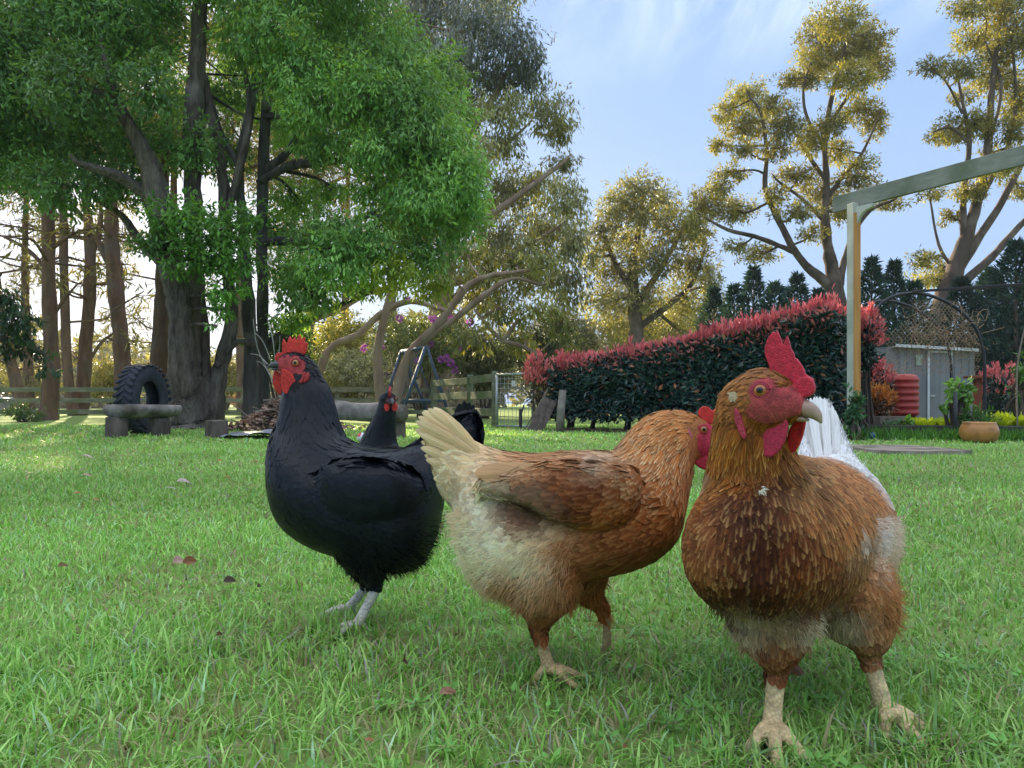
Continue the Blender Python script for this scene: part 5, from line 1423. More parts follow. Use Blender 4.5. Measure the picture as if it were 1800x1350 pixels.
# ------------------------------------------------------------------ hens
def feather_mat(name, rough=0.55, spec=0.25, sheen=0.0, shaft=0.75, trans=0.15, edge=0.55):
    m, nt = new_mat(name)
    L = nt.links.new
    out = N(nt, 'ShaderNodeOutputMaterial'); b = N(nt, 'ShaderNodeBsdfPrincipled')
    b.inputs['Roughness'].default_value = rough; b.inputs['Specular IOR Level'].default_value = spec
    b.inputs['Sheen Weight'].default_value = sheen
    a1 = N(nt, 'ShaderNodeAttribute', attribute_name='col'); a2 = N(nt, 'ShaderNodeAttribute', attribute_name='col2')
    uv = N(nt, 'ShaderNodeAttribute', attribute_name='fuv')
    sp = N(nt, 'ShaderNodeSeparateXYZ'); L(uv.outputs['Vector'], sp.inputs[0])
    # distance from the shaft, 0 at the shaft, 1 at the edge
    au = N(nt, 'ShaderNodeMath', operation='ABSOLUTE'); L(sp.outputs['X'], au.inputs[0])
    ed = N(nt, 'ShaderNodeMapRange', interpolation_type='SMOOTHSTEP')
    ed.inputs['From Min'].default_value = 0.62; ed.inputs['From Max'].default_value = 1.0
    L(au.outputs[0], ed.inputs['Value'])
    tp = N(nt, 'ShaderNodeMapRange', interpolation_type='SMOOTHSTEP')
    tp.inputs['From Min'].default_value = 0.74; tp.inputs['From Max'].default_value = 1.0
    L(sp.outputs['Y'], tp.inputs['Value'])
    mxm = N(nt, 'ShaderNodeMath', operation='MAXIMUM'); L(ed.outputs[0], mxm.inputs[0]); L(tp.outputs[0], mxm.inputs[1])
    mx = N(nt, 'ShaderNodeMix', data_type='RGBA')
    L(a1.outputs['Color'], mx.inputs['A']); L(a2.outputs['Color'], mx.inputs['B']); mxs = N(nt, 'ShaderNodeMath', operation='MULTIPLY'); mxs.inputs[1].default_value = edge; L(mxm.outputs[0], mxs.inputs[0]); L(mxs.outputs[0], mx.inputs['Factor'])
    # barbs: fine slanted lines from the shaft to the edge
    br = N(nt, 'ShaderNodeMath', operation='MULTIPLY_ADD'); br.inputs[1].default_value = -0.5
    L(au.outputs[0], br.inputs[0]); L(sp.outputs['Y'], br.inputs[2])
    wv = N(nt, 'ShaderNodeTexNoise'); wv.inputs['Scale'].default_value = 1.0; wv.inputs['Detail'].default_value = 2
    cb = N(nt, 'ShaderNodeCombineXYZ')
    bs = N(nt, 'ShaderNodeMath', operation='MULTIPLY'); bs.inputs[1].default_value = 42.0
    L(br.outputs[0], bs.inputs[0]); L(bs.outputs[0], cb.inputs['X'])
    g = N(nt, 'ShaderNodeNewGeometry'); ri = N(nt, 'ShaderNodeMath', operation='MULTIPLY'); ri.inputs[1].default_value = 30
    L(g.outputs['Random Per Island'], ri.inputs[0]); L(ri.outputs[0], cb.inputs['Y'])
    L(cb.outputs[0], wv.inputs['Vector'])
    vr = N(nt, 'ShaderNodeMapRange'); vr.inputs['From Min'].default_value = 0.3; vr.inputs['From Max'].default_value = 0.7
    vr.inputs['To Min'].default_value = 0.66; vr.inputs['To Max'].default_value = 1.22
    L(wv.outputs['Fac'], vr.inputs['Value'])
    ml = N(nt, 'ShaderNodeMix', data_type='RGBA', blend_type='MULTIPLY'); ml.inputs['Factor'].default_value = 1
    L(mx.outputs['Result'], ml.inputs['A']); L(vr.outputs[0], ml.inputs['B'])
    # pale shaft line
    sh = N(nt, 'ShaderNodeMapRange', interpolation_type='SMOOTHSTEP')
    sh.inputs['From Min'].default_value = 0.26; sh.inputs['From Max'].default_value = 0.04
    L(au.outputs[0], sh.inputs['Value'])
    sy0 = N(nt, 'ShaderNodeMapRange', interpolation_type='SMOOTHSTEP'); sy0.inputs['From Min'].default_value = .35; sy0.inputs['From Max'].default_value = .8; L(sp.outputs['Y'], sy0.inputs['Value'])
    sy = N(nt, 'ShaderNodeMath', operation='MULTIPLY'); sy.inputs[1].default_value = shaft; L(sy0.outputs[0], sy.inputs[0])
    shm = N(nt, 'ShaderNodeMath', operation='MULTIPLY'); L(sh.outputs[0], shm.inputs[0]); L(sy.outputs[0], shm.inputs[1])
    ms = N(nt, 'ShaderNodeMix', data_type='RGBA')
    L(ml.outputs['Result'], ms.inputs['A']); L(a2.outputs['Color'], ms.inputs['B']); L(shm.outputs[0], ms.inputs['Factor'])
    L(ms.outputs['Result'], b.inputs['Base Color'])
    bp = N(nt, 'ShaderNodeBump'); bp.inputs['Strength'].default_value = 0.35; bp.inputs['Distance'].default_value = 0.0006
    L(wv.outputs['Fac'], bp.inputs['Height']); L(bp.outputs[0], b.inputs['Normal'])
    if trans:
        t = N(nt, 'ShaderNodeBsdfTranslucent'); L(ms.outputs['Result'], t.inputs['Color'])
        mz = N(nt, 'ShaderNodeMixShader'); mz.inputs[0].default_value = trans
        L(b.outputs[0], mz.inputs[1]); L(t.outputs[0], mz.inputs[2]); L(mz.outputs[0], out.inputs['Surface'])
    else:
        L(b.outputs[0], out.inputs['Surface'])
    return m

def skin_mat(name, rough=0.5, scale=420, strength=0.5, sss=0.0, dist=0.0012, spec=0.4, rng_=(0.88, 1.06)):
    m, nt = new_mat(name)
    L = nt.links.new
    out = N(nt, 'ShaderNodeOutputMaterial'); b = N(nt, 'ShaderNodeBsdfPrincipled')
    b.inputs['Roughness'].default_value = rough; b.inputs['Specular IOR Level'].default_value = spec
    a = N(nt, 'ShaderNodeAttribute', attribute_name='col')
    g = N(nt, 'ShaderNodeTexCoord')
    v = N(nt, 'ShaderNodeTexVoronoi'); v.inputs['Scale'].default_value = scale
    L(g.outputs['Object'], v.inputs['Vector'])
    n = N(nt, 'ShaderNodeTexNoise'); n.inputs['Scale'].default_value = scale * 0.35; n.inputs['Detail'].default_value = 5
    L(g.outputs['Object'], n.inputs['Vector'])
    r = N(nt, 'ShaderNodeMapRange'); r.inputs['From Min'].default_value = 0.3; r.inputs['From Max'].default_value = 0.7
    r.inputs['To Min'].default_value = 0.72; r.inputs['To Max'].default_value = 1.18
    L(n.outputs['Fac'], r.inputs['Value'])
    vm = N(nt, 'ShaderNodeMapRange'); vm.inputs['From Max'].default_value = 0.7; vm.inputs['To Min'].default_value = rng_[1]; vm.inputs['To Max'].default_value = rng_[0]
    L(v.outputs['Distance'], vm.inputs['Value'])
    mm = N(nt, 'ShaderNodeMath', operation='MULTIPLY'); L(r.outputs[0], mm.inputs[0]); L(vm.outputs[0], mm.inputs[1])
    ml = N(nt, 'ShaderNodeMix', data_type='RGBA', blend_type='MULTIPLY'); ml.inputs['Factor'].default_value = 1
    L(a.outputs['Color'], ml.inputs['A']); L(mm.outputs[0], ml.inputs['B'])
    L(ml.outputs['Result'], b.inputs['Base Color'])
    if sss:
        b.inputs['Subsurface Weight'].default_value = sss
        b.inputs['Subsurface Radius'].default_value = (0.004, 0.001, 0.0006)
        b.inputs['Subsurface Scale'].default_value = 1.0
    bp = N(nt, 'ShaderNodeBump'); bp.inputs['Strength'].default_value = strength; bp.inputs['Distance'].default_value = dist
    bp.invert = True
    L(v.outputs['Distance'], bp.inputs['Height']); L(bp.outputs[0], b.inputs['Normal'])
    L(b.outputs[0], out.inputs['Surface'])
    return m

FEATHER = feather_mat('hen_feather', rough=.62, spec=.12)
FEATHER_BLACK = feather_mat('hen_feather_black', rough=0.42, spec=0.28, shaft=0.1, trans=0.0)
FLUFF = leaf_mat('hen_down', 0.4, (1.1, 1.08, 1.0), 0.85, 0.04)
SKIN = skin_mat('hen_skin', 0.6, 520, 0.5, 0.0, 0.0010, 0.25, (.72, 1.12))
COMB = skin_mat('hen_comb', 0.5, 620, 0.6, 0.15, 0.0011, 0.35, (.74, 1.12))
BEAK = skin_mat('hen_beak', 0.3, 160, 0.05, 0, 0.0005, 0.5)
SHANK = skin_mat('hen_shank', 0.5, 250, 0.8, 0.0, 0.0016, 0.4, (0.70, 1.10))
EYE = skin_mat('hen_eye', 0.06, 60, 0.0, 0, 0.0001, 0.6)

def loft(mb, rings, n=28, k=4, pear=0.12, col=None):
    """closed skin through rings (centre, up half vector, side half vector)"""
    R = catmull(np.array([np.concatenate(r) for r in rings]), k)
    a = np.arange(n) * 2 * math.pi / n
    c, u, l = R[:, 0:3], R[:, 3:6], R[:, 6:9]
    V = c[:, None] + u[:, None] * np.cos(a)[None, :, None] + l[:, None] * (np.sin(a) * (1 - pear * np.cos(a)))[None, :, None]
    m = len(R)
    V = np.concatenate([V.reshape(-1, 3), c[:1], c[-1:]])
    i = np.arange(m - 1)[:, None] * n; j = np.arange(n)[None, :]; j2 = (j + 1) % n
    F = np.stack([i + j, i + j2, i + n + j2, i + n + j], -1).reshape(-1, 4)
    q = np.arange(n)
    F3 = np.concatenate([np.stack([(q + 1) % n, q, np.full(n, m * n)], 1),
                         np.stack([(m - 1) * n + q, (m - 1) * n + (q + 1) % n, np.full(n, m * n + 1)], 1)])
    mb.add(V, [F, F3], col)
    return R

def remeshed(mb, voxel, smooth=4, fac=0.5):
    """one continuous skin round everything in mb; returns vertices, quads"""
    V, F = mb.arrays()
    me = make_mesh('tmp', V, F)
    o = bpy.data.objects.new('tmp', me); COL.objects.link(o)
    r = o.modifiers.new('r', 'REMESH'); r.mode = 'VOXEL'; r.voxel_size = voxel; r.adaptivity = 0
    s = o.modifiers.new('s', 'SMOOTH'); s.iterations = smooth; s.factor = fac
    dg = bpy.context.evaluated_depsgraph_get()
    ev = o.evaluated_get(dg)
    m2 = ev.to_mesh()
    nv = len(m2.vertices)
    V2 = np.empty(nv * 3, np.float32); m2.vertices.foreach_get('co', V2)
    nl = len(m2.loops)
    li = np.empty(nl, np.int32); m2.loops.foreach_get('vertex_index', li)
    sz = np.empty(len(m2.polygons), np.int32); m2.polygons.foreach_get('loop_total', sz)
    st = np.empty(len(m2.polygons), np.int32); m2.polygons.foreach_get('loop_start', st)
    ev.to_mesh_clear()
    bpy.data.objects.remove(o); bpy.data.meshes.remove(me)
    q = st[sz == 4][:, None] + np.arange(4)
    t = st[sz == 3][:, None] + np.arange(3)
    return V2.reshape(-1, 3).astype(float), [li[q], li[t]]

def pxof(p):
    return 900.0 + p[:, 0] / p[:, 1] * FPX, HORIZ - (p[:, 2] - CAMZ) / p[:, 1] * FPX

def feather_geo(mb, p, d, n, L, W, lift, c1, c2, curl=0.12, cup=0.10, bvh=None):
    """overlapping feathers: base p, direction d along the coat, n outward"""
    d = nrm(d - n * (d * n).sum(1, keepdims=True))
    s = np.cross(d, n)
    N_ = len(p)
    L = L[:, None]; W = W[:, None]; lift = lift[:, None]
    T = [(0.0, 0.35), (0.35, 0.95), (0.75, 0.85), (1.0, 0.0)]
    rows, uvs = [], []
    for t, w in T:
        c = p + d * L * t + n * (L * lift * t - curl * L * t * t * lift * 3.0 - 0.0008)
        nl, sl = n, s
        if bvh is not None and t > 0:
            hgt = (0.0012 + L[:, 0] * lift[:, 0] * t * 0.55)
            cc, nl = np.empty_like(c), np.empty_like(c)
            for i_ in range(N_):
                loc, nr, _, _ = bvh.find_nearest(c[i_])
                cc[i_] = loc; nl[i_] = nr
            c = cc + nl * hgt[:, None]
            sl = nrm(np.cross(d, nl))
        if w == 0:
            rows.append(c[:, None]); uvs.append([(0.0, 1.0)])
        else:
            e = sl * W * 0.5 * w
            dn = nl * W * cup * w * (0.5 if bvh is not None else 1)
            back = d * L * 0.06 * (1 if t > 0.3 else 0)
            rows.append(np.stack([c - e - dn - back, c, c + e - dn - back], 1)); uvs.append([(-1, t), (0, t), (1, t)])
    V = np.concatenate(rows, 1)
    k = V.shape[1]
    uv = np.concatenate([np.array(u, float) for u in uvs])
    # the tip reads as edge all round
    b = (np.arange(N_) * k)[:, None]
    q = np.concatenate([b + np.array(x) for x in ([0, 1, 4, 3], [1, 2, 5, 4], [3, 4, 7, 6], [4, 5, 8, 7])])
    t3 = np.concatenate([b + np.array(x) for x in ([6, 7, 9], [7, 8, 9])])
    mb.add(V.reshape(-1, 3), [q, t3], np.repeat(c1, k, 0), np.tile(uv, (N_, 1)), np.repeat(c2, k, 0))

def strand_geo(mb, p, d, n, L, w, col, r, grav=0.25):
    s = nrm(np.cross(d, n) + r.normal(0, 0.3, d.shape))
    L = L[:, None]
    m = p + d * L * 0.5 + n * L * 0.10
    e = p + d * L + n * L * 0.05 + np.array([0, 0, -1.0]) * L * grav * 0.5 + r.normal(0, 0.1, d.shape) * L
    V = np.stack([p - s * w * 0.5, p + s * w * 0.5, m + s * w * 0.35, m - s * w * 0.35, e], 1)
    k = 5
    b = (np.arange(len(p)) * k)[:, None]
    mb.add(V.reshape(-1, 3), [b + np.array([0, 1, 2, 3]), b + np.array([3, 2, 4])], np.repeat(col, k, 0))

def zone_color(px, py, zones, base):
    """pigment zones of the coat: soft ellipses (px, py, rx, ry, main, edge, weight)"""
    W = np.full((len(px), 1), 0.04)
    A = np.tile(np.asarray(base[0], float), (len(px), 1)) * W
    B = np.tile(np.asarray(base[1], float), (len(px), 1)) * W
    for zx, zy, rx, ry, c1, c2, wt in zones:
        w = (wt * np.exp(-((px - zx) / rx) ** 2 - ((py - zy) / ry) ** 2))[:, None]
        A += w * np.asarray(c1); B += w * np.asarray(c2); W += w
    return A / W, B / W

def in_ell(px, py, ells):
    m = np.zeros(len(px), bool)
    for ex, ey, rx, ry in ells:
        m |= ((px - ex) / rx) ** 2 + ((py - ey) / ry) ** 2 < 1
    return m

class Hen:
    flow_hook = None
    def __init__(self, label, group, Y, ground_px, seed, scale_px):
        self.Y = Y
        self.u = Y / FPX                               # metres per photo pixel at this hen
        g = P(ground_px, HORIZ, Y); g[2] = 0
        self.root = empty('hen', g, label, 'hen', group)
        self.mb = MB(); self.flow = []
        self.r = np.random.default_rng(seed)
    def ring(self, top, bot, w, Y=None, side=(0, 1, 0)):
        Y = Y or self.Y
        a = P(*top, Y); b = P(*bot, Y)
        return ((a + b) / 2, (a - b) / 2, np.asarray(side, float) * w)
    def torso(self, rings, rev=False, pear=0.12, k=4, tagv=0, n=28):
        """rings from head end to tail end: the coat lies along that direction"""
        R = loft(self.mb, rings, pear=pear, k=k, n=n)
        c = R[:, :3]
        f = nrm(np.gradient(c, axis=0))
        rad = np.maximum(np.linalg.norm(R[:, 3:6], axis=1), np.linalg.norm(R[:, 6:9], axis=1))
        for i in range(len(c)):
            self.flow.append((c[i], f[i], max(rad[i], 0.006), tagv))
    def limb(self, pts, rad, tagv, n=12):
        pts = catmull(np.asarray(pts, float), 4)
        rad = catmull(np.asarray(rad, float)[:, None], 4)[:, 0]
        self.mb.tube(pts, rad, n)
        f = nrm(np.gradient(pts, axis=0))
        for i in range(len(pts)):
            self.flow.append((pts[i], f[i], max(rad[i], 0.004), tagv))
    def foot(self, ankle, fwd, s=1.0, curl=0.0, spread=0.62):
        """three toes forward, one back, claws at the ends"""
        f = nrm(np.asarray(fwd, float)); side = np.cross(f, (0, 0, 1.0))
        a = np.asarray(ankle, float)
        for ang, ln in ((0, 0.058), (spread, 0.046), (-spread, 0.046), (math.pi * 0.93, 0.024)):
            d = f * math.cos(ang) + side * math.sin(ang)
            z = np.array([0, 0, 1.0])
            L = ln * s
            p = [a, a + d * L * 0.30 + z * 0.002 * s - z * curl * L * 0.2, a + d * L * 0.62 - z * (a[2] - 0.008) * 0.75 * (1 - curl) - z * curl * L * 0.55,
                 a + d * L * 0.86 - z * (a[2] - 0.006) * (1 - curl) - z * curl * L * 0.85, a + d * L * 1.03 - z * (a[2] - 0.002) * (1 - curl) - z * curl * L * 1.15]
            self.limb(p, [0.0068 * s, 0.0058 * s, 0.0056 * s, 0.0045 * s, 0.0014 * s], 9, 10)
    def skin(self, voxel, color_fn, smooth=4):
        V, F = remeshed(self.mb, voxel, smooth)
        self.V, self.F = V, F
        fl = self.flow
        self.fc = np.array([x[0] for x in fl]); self.fd = np.array([x[1] for x in fl])
        self.fr = np.array([x[2] for x in fl]); self.ft = np.array([x[3] for x in fl])
        col = color_fn(self, V)
        base = world_loc(self.root)
        self.body = link_mesh('body', V - base, F, [SKIN, SHANK], True, col)
        me = self.body.data
        d_, t_ = self.field(V)
        fv = np.concatenate([f[:, 0] for f in F])
        me.polygons.foreach_set('material_index', (t_[fv] == 9).astype(np.int32))
        from mathutils.bvhtree import BVHTree
        self.bvh = BVHTree.FromPolygons([tuple(v) for v in V], [tuple(int(i) for i in q) for f in F for q in f])
        self.body.parent = self.root
    def field(self, p):
        d = np.zeros((len(p), 3)); t = np.zeros(len(p), int)
        for s in range(0, len(p), 4000):
            q = p[s:s + 4000]
            D = np.linalg.norm(q[:, None] - self.fc[None], axis=2) / self.fr[None]
            w = 1 / (D ** 2 + 0.15) ** 3
            d[s:s + 4000] = (w[:, :, None] * self.fd[None]).sum(1)
            t[s:s + 4000] = self.ft[np.argmin(D, 1)]
        return nrm(d), t
    def sample(self, n):
        Q = self.F[0]
        a = self.V[Q]
        nn = np.cross(a[:, 2] - a[:, 0], a[:, 3] - a[:, 1])
        ar = np.linalg.norm(nn, axis=1) / 2
        i = self.r.choice(len(Q), n, p=ar / ar.sum())
        s, t = self.r.random((n, 1)), self.r.random((n, 1))
        p = (a[i, 0] * (1 - s) + a[i, 1] * s) * (1 - t) + (a[i, 3] * (1 - s) + a[i, 2] * s) * t
        return p, nrm(nn[i])
    def plumage(self, n, coat_fn, mat, nstr, fluff_fn, name='plumage'):
        p, nn = self.sample(n)
        d, t = self.field(p)
        if self.flow_hook: d = self.flow_hook(p, nn, d, t)
        px, py = pxof(p)
        keep, L, W, lift, c1, c2 = coat_fn(self, p, nn, px, py, t)
        down = np.array([0, 0, -1.0])
        d = nrm(d + self.r.normal(0, 0.10, d.shape) + down * 0.18)
        mb = MB()
        k = keep
        feather_geo(mb, p[k], d[k], nn[k], L[k], W[k], lift[k], c1[k], c2[k], bvh=self.bvh)
        o = mb.build(name, mat, self.root, True, 2)
        tag(o, kind='stuff')
        p, nn = self.sample(nstr)
        d, t = self.field(p)
        px, py = pxof(p)
        keep, L, col = fluff_fn(self, p, nn, px, py, t)
        keep = keep > self.r.random(len(p))
        d = nrm(d * 0.7 + nn * 0.5 + self.r.normal(0, 0.3, d.shape) + down * 0.2)
        mb = MB()
        strand_geo(mb, p[keep], d[keep], nn[keep], L[keep], 0.0011, col[keep], self.r)
        o = mb.build('down', FLUFF, self.root, False, 1)
        tag(o, kind='stuff')
    def long_feathers(self, name, lst, mat, thick=1.0):
        """single long feathers: (base px,py,Y), (tip px,py,Y), width px, side normal, colours"""
        for (bx, by, bY), (tx, ty, tY), wpx, nrmv, c1, c2, bow in lst:
            a, b = P(bx, by, bY), P(tx, ty, tY)
            n = nrm(np.asarray(nrmv, float)); d = b - a; L = np.linalg.norm(d); d /= L
            n = nrm(n - d * np.dot(n, d)); s = np.cross(d, n)
            w = wpx * self.u
            rows, uv = [], []
            T = [(0, .25), (.15, .6), (.35, .88), (.55, 1), (.75, 1), (.9, .72), (.97, .4), (1, 0.0)]
            for tt, ww in T:
                c = a + d * L * tt + s * bow * L * math.sin(tt * math.pi / 1.6)
                if ww == 0: rows.append(c[None]); uv += [(0, 1)]
                else:
                    e = s * w * 0.5 * ww; dn = n * w * 0.10 * ww
                    rows.append(np.stack([c - e - dn, c - e * 0.5 - dn * 0.3, c, c + e * 0.5 - dn * 0.3, c + e - dn]))
                    uv += [(-1, tt), (-.5, tt), (0, tt), (.5, tt), (1, tt)]
            V = np.concatenate(rows)
            Fq, Ft = [], []
            m = len(T) - 1
            for i in range(m - 1):
                for j in range(4):
                    Fq.append([i * 5 + j, i * 5 + j + 1, i * 5 + 6 + j, i * 5 + 5 + j])
            for j in range(4): Ft.append([(m - 1) * 5 + j, (m - 1) * 5 + j + 1, m * 5])
            mb = MB(); mb.add(V, [np.array(Fq), np.array(Ft)], c1, np.array(uv, float), c2)
            mb.build(name, mat, self.root, True, 2)
    def fleshy(self, name, mb, voxel, mat, col, sm=5):
        V, F = remeshed(mb, voxel, sm)
        c = np.asarray(col(V) if callable(col) else np.tile(col, (len(V), 1)), float)
        b = world_loc(self.root)
        o = link_mesh(name, V - b, F, mat, True, c)
        o.parent = self.root
        return o
    def eye(self, c, out, rad, iris=(0.55, 0.20, 0.05), lid=(0.45, 0.06, 0.05)):
        out = nrm(np.asarray(out, float))
        q = Vector(out).to_track_quat('Z', 'Y').to_matrix()
        R = np.array(q)
        mb = MB()
        # ball with a painted iris and pupil
        n, m = 24, 14
        th = np.linspace(0.001, math.pi * 0.75, m)
        prof = np.stack([np.sin(th) * rad, np.cos(th) * rad], 1)
        cols = np.repeat(np.array([[0.004, 0.004, 0.005] if x < 0.42 else ([0.03, 0.01, 0.006] if x < 0.5 else (iris if x < 0.92 else [0.03, 0.012, 0.01])) for x in th]), n, 0)
        mb.lathe(prof, c, n, R, cols)
        e = mb.build('eye', EYE, self.root, True, 1)
        mb = MB()
        a = np.linspace(0, 2 * math.pi, 21)
        for k, (rr, tz, tr, cc) in enumerate(((0.93, 0.50, 0.17, lid), (1.22, 0.28, 0.20, [x * 1.15 for x in lid]))):
            ringp = np.stack([np.cos(a) * rad * rr * 1.05, np.sin(a) * rad * rr * 0.94, np.full(21, rad * tz)], 1) @ R.T + c
            mb.tube(ringp, rad * tr, 8, cc)
        mb.build('eyelid', SKIN, e, True, 1)
        return e

RED = (0.74, 0.045, 0.032); DKRED = (0.42, 0.022, 0.03)

def face_paint(h, V, skin, face, facec, shank_y, shankc, extra=()):
    px, py = pxof(V)
    d, t = h.field(V)
    c = np.tile(np.asarray(skin, float), (len(V), 1))
    f = in_ell(px, py, face) & ((t == 2) | (t == 3))
    c[f] = np.asarray(facec) * (0.8 + 0.45 * vnoise(V[f], 130, 2))[:, None]
    s = (t == 9)
    c[s] = np.asarray(shankc) * (0.75 + 0.5 * vnoise(V[s], 90, 3))[:, None]
    return c

def beak_of(h, path, half, lat, side, c1, c2, low=None):
    """upper and lower bill: path of world points, half heights, half widths"""
    mb = MB()
    def bill(path, half, lat):
        pts = np.asarray(path, float)
        T = nrm(np.gradient(pts, axis=0))
        s = nrm(np.asarray(side, float))
        rings = []
        for i in range(len(pts)):
            u = nrm(np.cross(s, T[i])); u = u if u[2] > 0 or i == len(pts) - 1 and u[2] > -0.5 else -u
            if i and np.dot(u, rings[-1][1]) < 0: u = -u
            rings.append((pts[i], u * half[i], s * lat[i]))
        n0 = mb.n
        R = loft(mb, rings, 16, 4, 0.0)
        t = np.linspace(0, 1, len(R))
        cc = np.asarray(c1) * (1 - t)[:, None] + np.asarray(c2) * t[:, None]
        cc = np.concatenate([np.repeat(cc, 16, 0), cc[:1], cc[-1:]])
        mb.C[-1] = cc
    bill(path, half, lat)
    if low is not None: bill(*low)
    return mb.build('beak', BEAK, h.root, True, 1)

# ---- black hen, side on, facing left
def black_hen():
    h = Hen('large black hen with red comb standing side on and facing left', 'hens on the lawn', 1.25, 640, 21, 1)
    Z = lambda a, b: (460 + a / 9.0, 570 + b / 9.0)
    r = h.ring
    h.torso([r((479, 800), (481, 850), .020), r((486, 752), (492, 905), .060), r((508, 742), (515, 936), .085),
             r((545, 748), (555, 960), .102), r((592, 768), (600, 975), .112), r((645, 786), (652, 990), .115),
             r((695, 790), (705, 1004), .110), r((733, 782), (745, 984), .090), r((760, 775), (766, 940), .058), r((776, 790), (778, 890), .02)])
    w = lambda t_, b_, th, dy: (*r(t_, b_, th, h.Y + dy),)
    h.torso([w((552, 835), (556, 885), .008, -.090), w((576, 818), (580, 908), .016, -.100), w((622, 808), (626, 922), .018, -.106), w((672, 812), (682, 912), .018, -.105), w((716, 822), (722, 894), .014, -.090), w((754, 846), (757, 870), .006, -.062)], tagv=6, pear=0, n=18)
    # tail, rising behind the pale hen
    h.torso([r((690, 800), (700, 900), .055), r((735, 775), (755, 880), .038), (*r((775, 748), (790, 850), .02),), r((815, 728), (832, 800), .008), r((838, 724), (846, 770), .003)])
    # neck
    h.torso([r((520, 646), (504, 668), .018), r((552, 648), (500, 682), .026), r((575, 676), (497, 700), .033), r((586, 708), (493, 728), .040), r((596, 745), (487, 760), .052),
             r((612, 778), (481, 815), .070), r((640, 800), (484, 870), .075)], tagv=1)
    # head
    h.torso([r((488, 630), (490, 650), .006), r((497, 623), (497, 662), .012), r((510, 619), (508, 674), .017), r((527, 620), (524, 682), .0205),
             r((543, 628), (540, 684), .0205), r((556, 642), (552, 676), .017), r((562, 655), (560, 668), .009)], tagv=2)
    y = h.Y
    for dy, hip, hock, ank, dx in ((-0.048, (640, 930), (664, 1030), (627, 1101), 0), (0.048, (632, 925), (650, 1026), (610, 1098), 0)):
        a, b, c = P(*hip, y + dy), P(*hock, y + dy * 0.9), P(*ank, y + dy)
        m = P((hip[0] + hock[0]) / 2 - 4, (hip[1] + hock[1]) / 2 - 4, y + dy)
        h.limb([P(hip[0], hip[1] - 40, y + dy * 0.7), a, m, P(hock[0] - 6, hock[1] - 14, y + dy * .9), b], [.05, .056, .045, .020, .009], 4, 18)
        c[2] = 0.017
        h.limb([b, b * .55 + c * .45, c], [.0098, .0082, .0092], 9)
        h.foot(c, (-1, -0.05, 0), 0.98)
    face = [(510, 642, 26, 19), (514, 662, 20, 20), (500, 642, 18, 14)]
    h.skin(0.003, lambda h, V: face_paint(h, V, (0.008, 0.008, 0.010), face, (0.42, 0.05, 0.05), 1030, (0.80, 0.71, 0.62)))
    nofe = [(509, 643, 26, 17), (514, 658, 20, 22), (500, 650, 18, 20)]
    def coat(h, p, n, px, py, t):
        r = h.r
        N_ = len(p)
        keep = ~(in_ell(px, py, nofe) & ((t == 2) | (t == 1))) & (t != 9)
        L = np.full(N_, .034); W = np.full(N_, .025)
        neck = (t == 1) & (py < 800); head = t == 2
        L[neck] = .034; W[neck] = .010
        L[head] = .009; W[head] = .005
        L[t == 4] = .022; W[t == 4] = .014
        tail = (px > 730) & (py < 870); L[tail] = .045; W[tail] = .022
        wing = ((px - 650) / 90) ** 2 + ((py - 855) / 50) ** 2 < 1
        L[wing] = .045; W[wing] = .028
        lift = np.where(head, .05, np.where(t == 6, .045, .055)) * r.uniform(.6, 1.4, N_)
        L[t == 6] = .036; W[t == 6] = .027; W[t == 4] = .010; L[(t == 4) & (py > 1000)] = .012
        b = np.array([0.0042, 0.0056, 0.0088]); q = r.uniform(0.7, 1.5, (N_, 1))
        c1 = b * q; c2 = b * q * np.array([1.7, 1.85, 2.2])  # bluish sheen painted into the plumage, stronger at the feather edges
        pale = (r.random(N_) < .07) & (px < 560) & (py > 820)
        c2[pale] = (0.03, 0.032, 0.042)
        s = r.uniform(.8, 1.25, N_)
        return keep, L * s, W * s, lift, c1, c2
    def fl(h, p, n, px, py, t):
        k = np.clip((py - 900) / 80, 0, 1) * (px > 590) * (t != 9)
        k = np.maximum(k, 0.5 * (t == 4)) * (py < 1018)
        col = np.array([0.007, 0.0075, 0.010]) * h.r.uniform(.6, 1.7, (len(p), 1))
        return k, h.r.uniform(.008, .017, len(p)), col
    h.plumage(8500, coat, FEATHER_BLACK, 16000, fl)
    bk = (0.0065, 0.0065, 0.0085); b2 = (0.004, 0.004, 0.005)
    lst = []
    for i in range(9):
        a = i / 8
        lst.append(((700 + 25 * a, 800 + 75 * a, y + .02 * (-1) ** i), (832 - 25 * a + 8 * h.r.normal(), 735 + 110 * a, y + .012 * (-1) ** i), 26, (0, -1, .1), bk, b2, 0.04))
    h.long_feathers('tail_feather', lst, FEATHER_BLACK)
    wl = []
    for i in range(0):
        a = i / 6
        wl.append(((650 + 10 * a, 838 + 25 * a, y - .108), (752 - 22 * a, 850 + 40 * a, y - .082), 15, (0.25, -1, .1), (0.0075, 0.0078, 0.0100), b2, 0.05))
    h.long_feathers('wing_feather', wl, FEATHER_BLACK)
    # comb
    ol = [(205, 560), (222, 500), (250, 452), (330, 448), (326, 330), (348, 215), (372, 270), (402, 335), (420, 250), (452, 180), (478, 240), (492, 300), (505, 240), (520, 190), (536, 240), (548, 280),
          (575, 215), (602, 150), (622, 200), (636, 250), (662, 218), (688, 198), (686, 250), (676, 300), (705, 285), (735, 295), (722, 360), (712, 420), (690, 470), (640, 500), (580, 470), (520, 455), (470, 480), (420, 540), (330, 575), (260, 585)]
    mb = MB(); extrude_poly(mb, [P(*Z(a, b), y) for a, b in ol], (0, 1, 0), 0.0062)
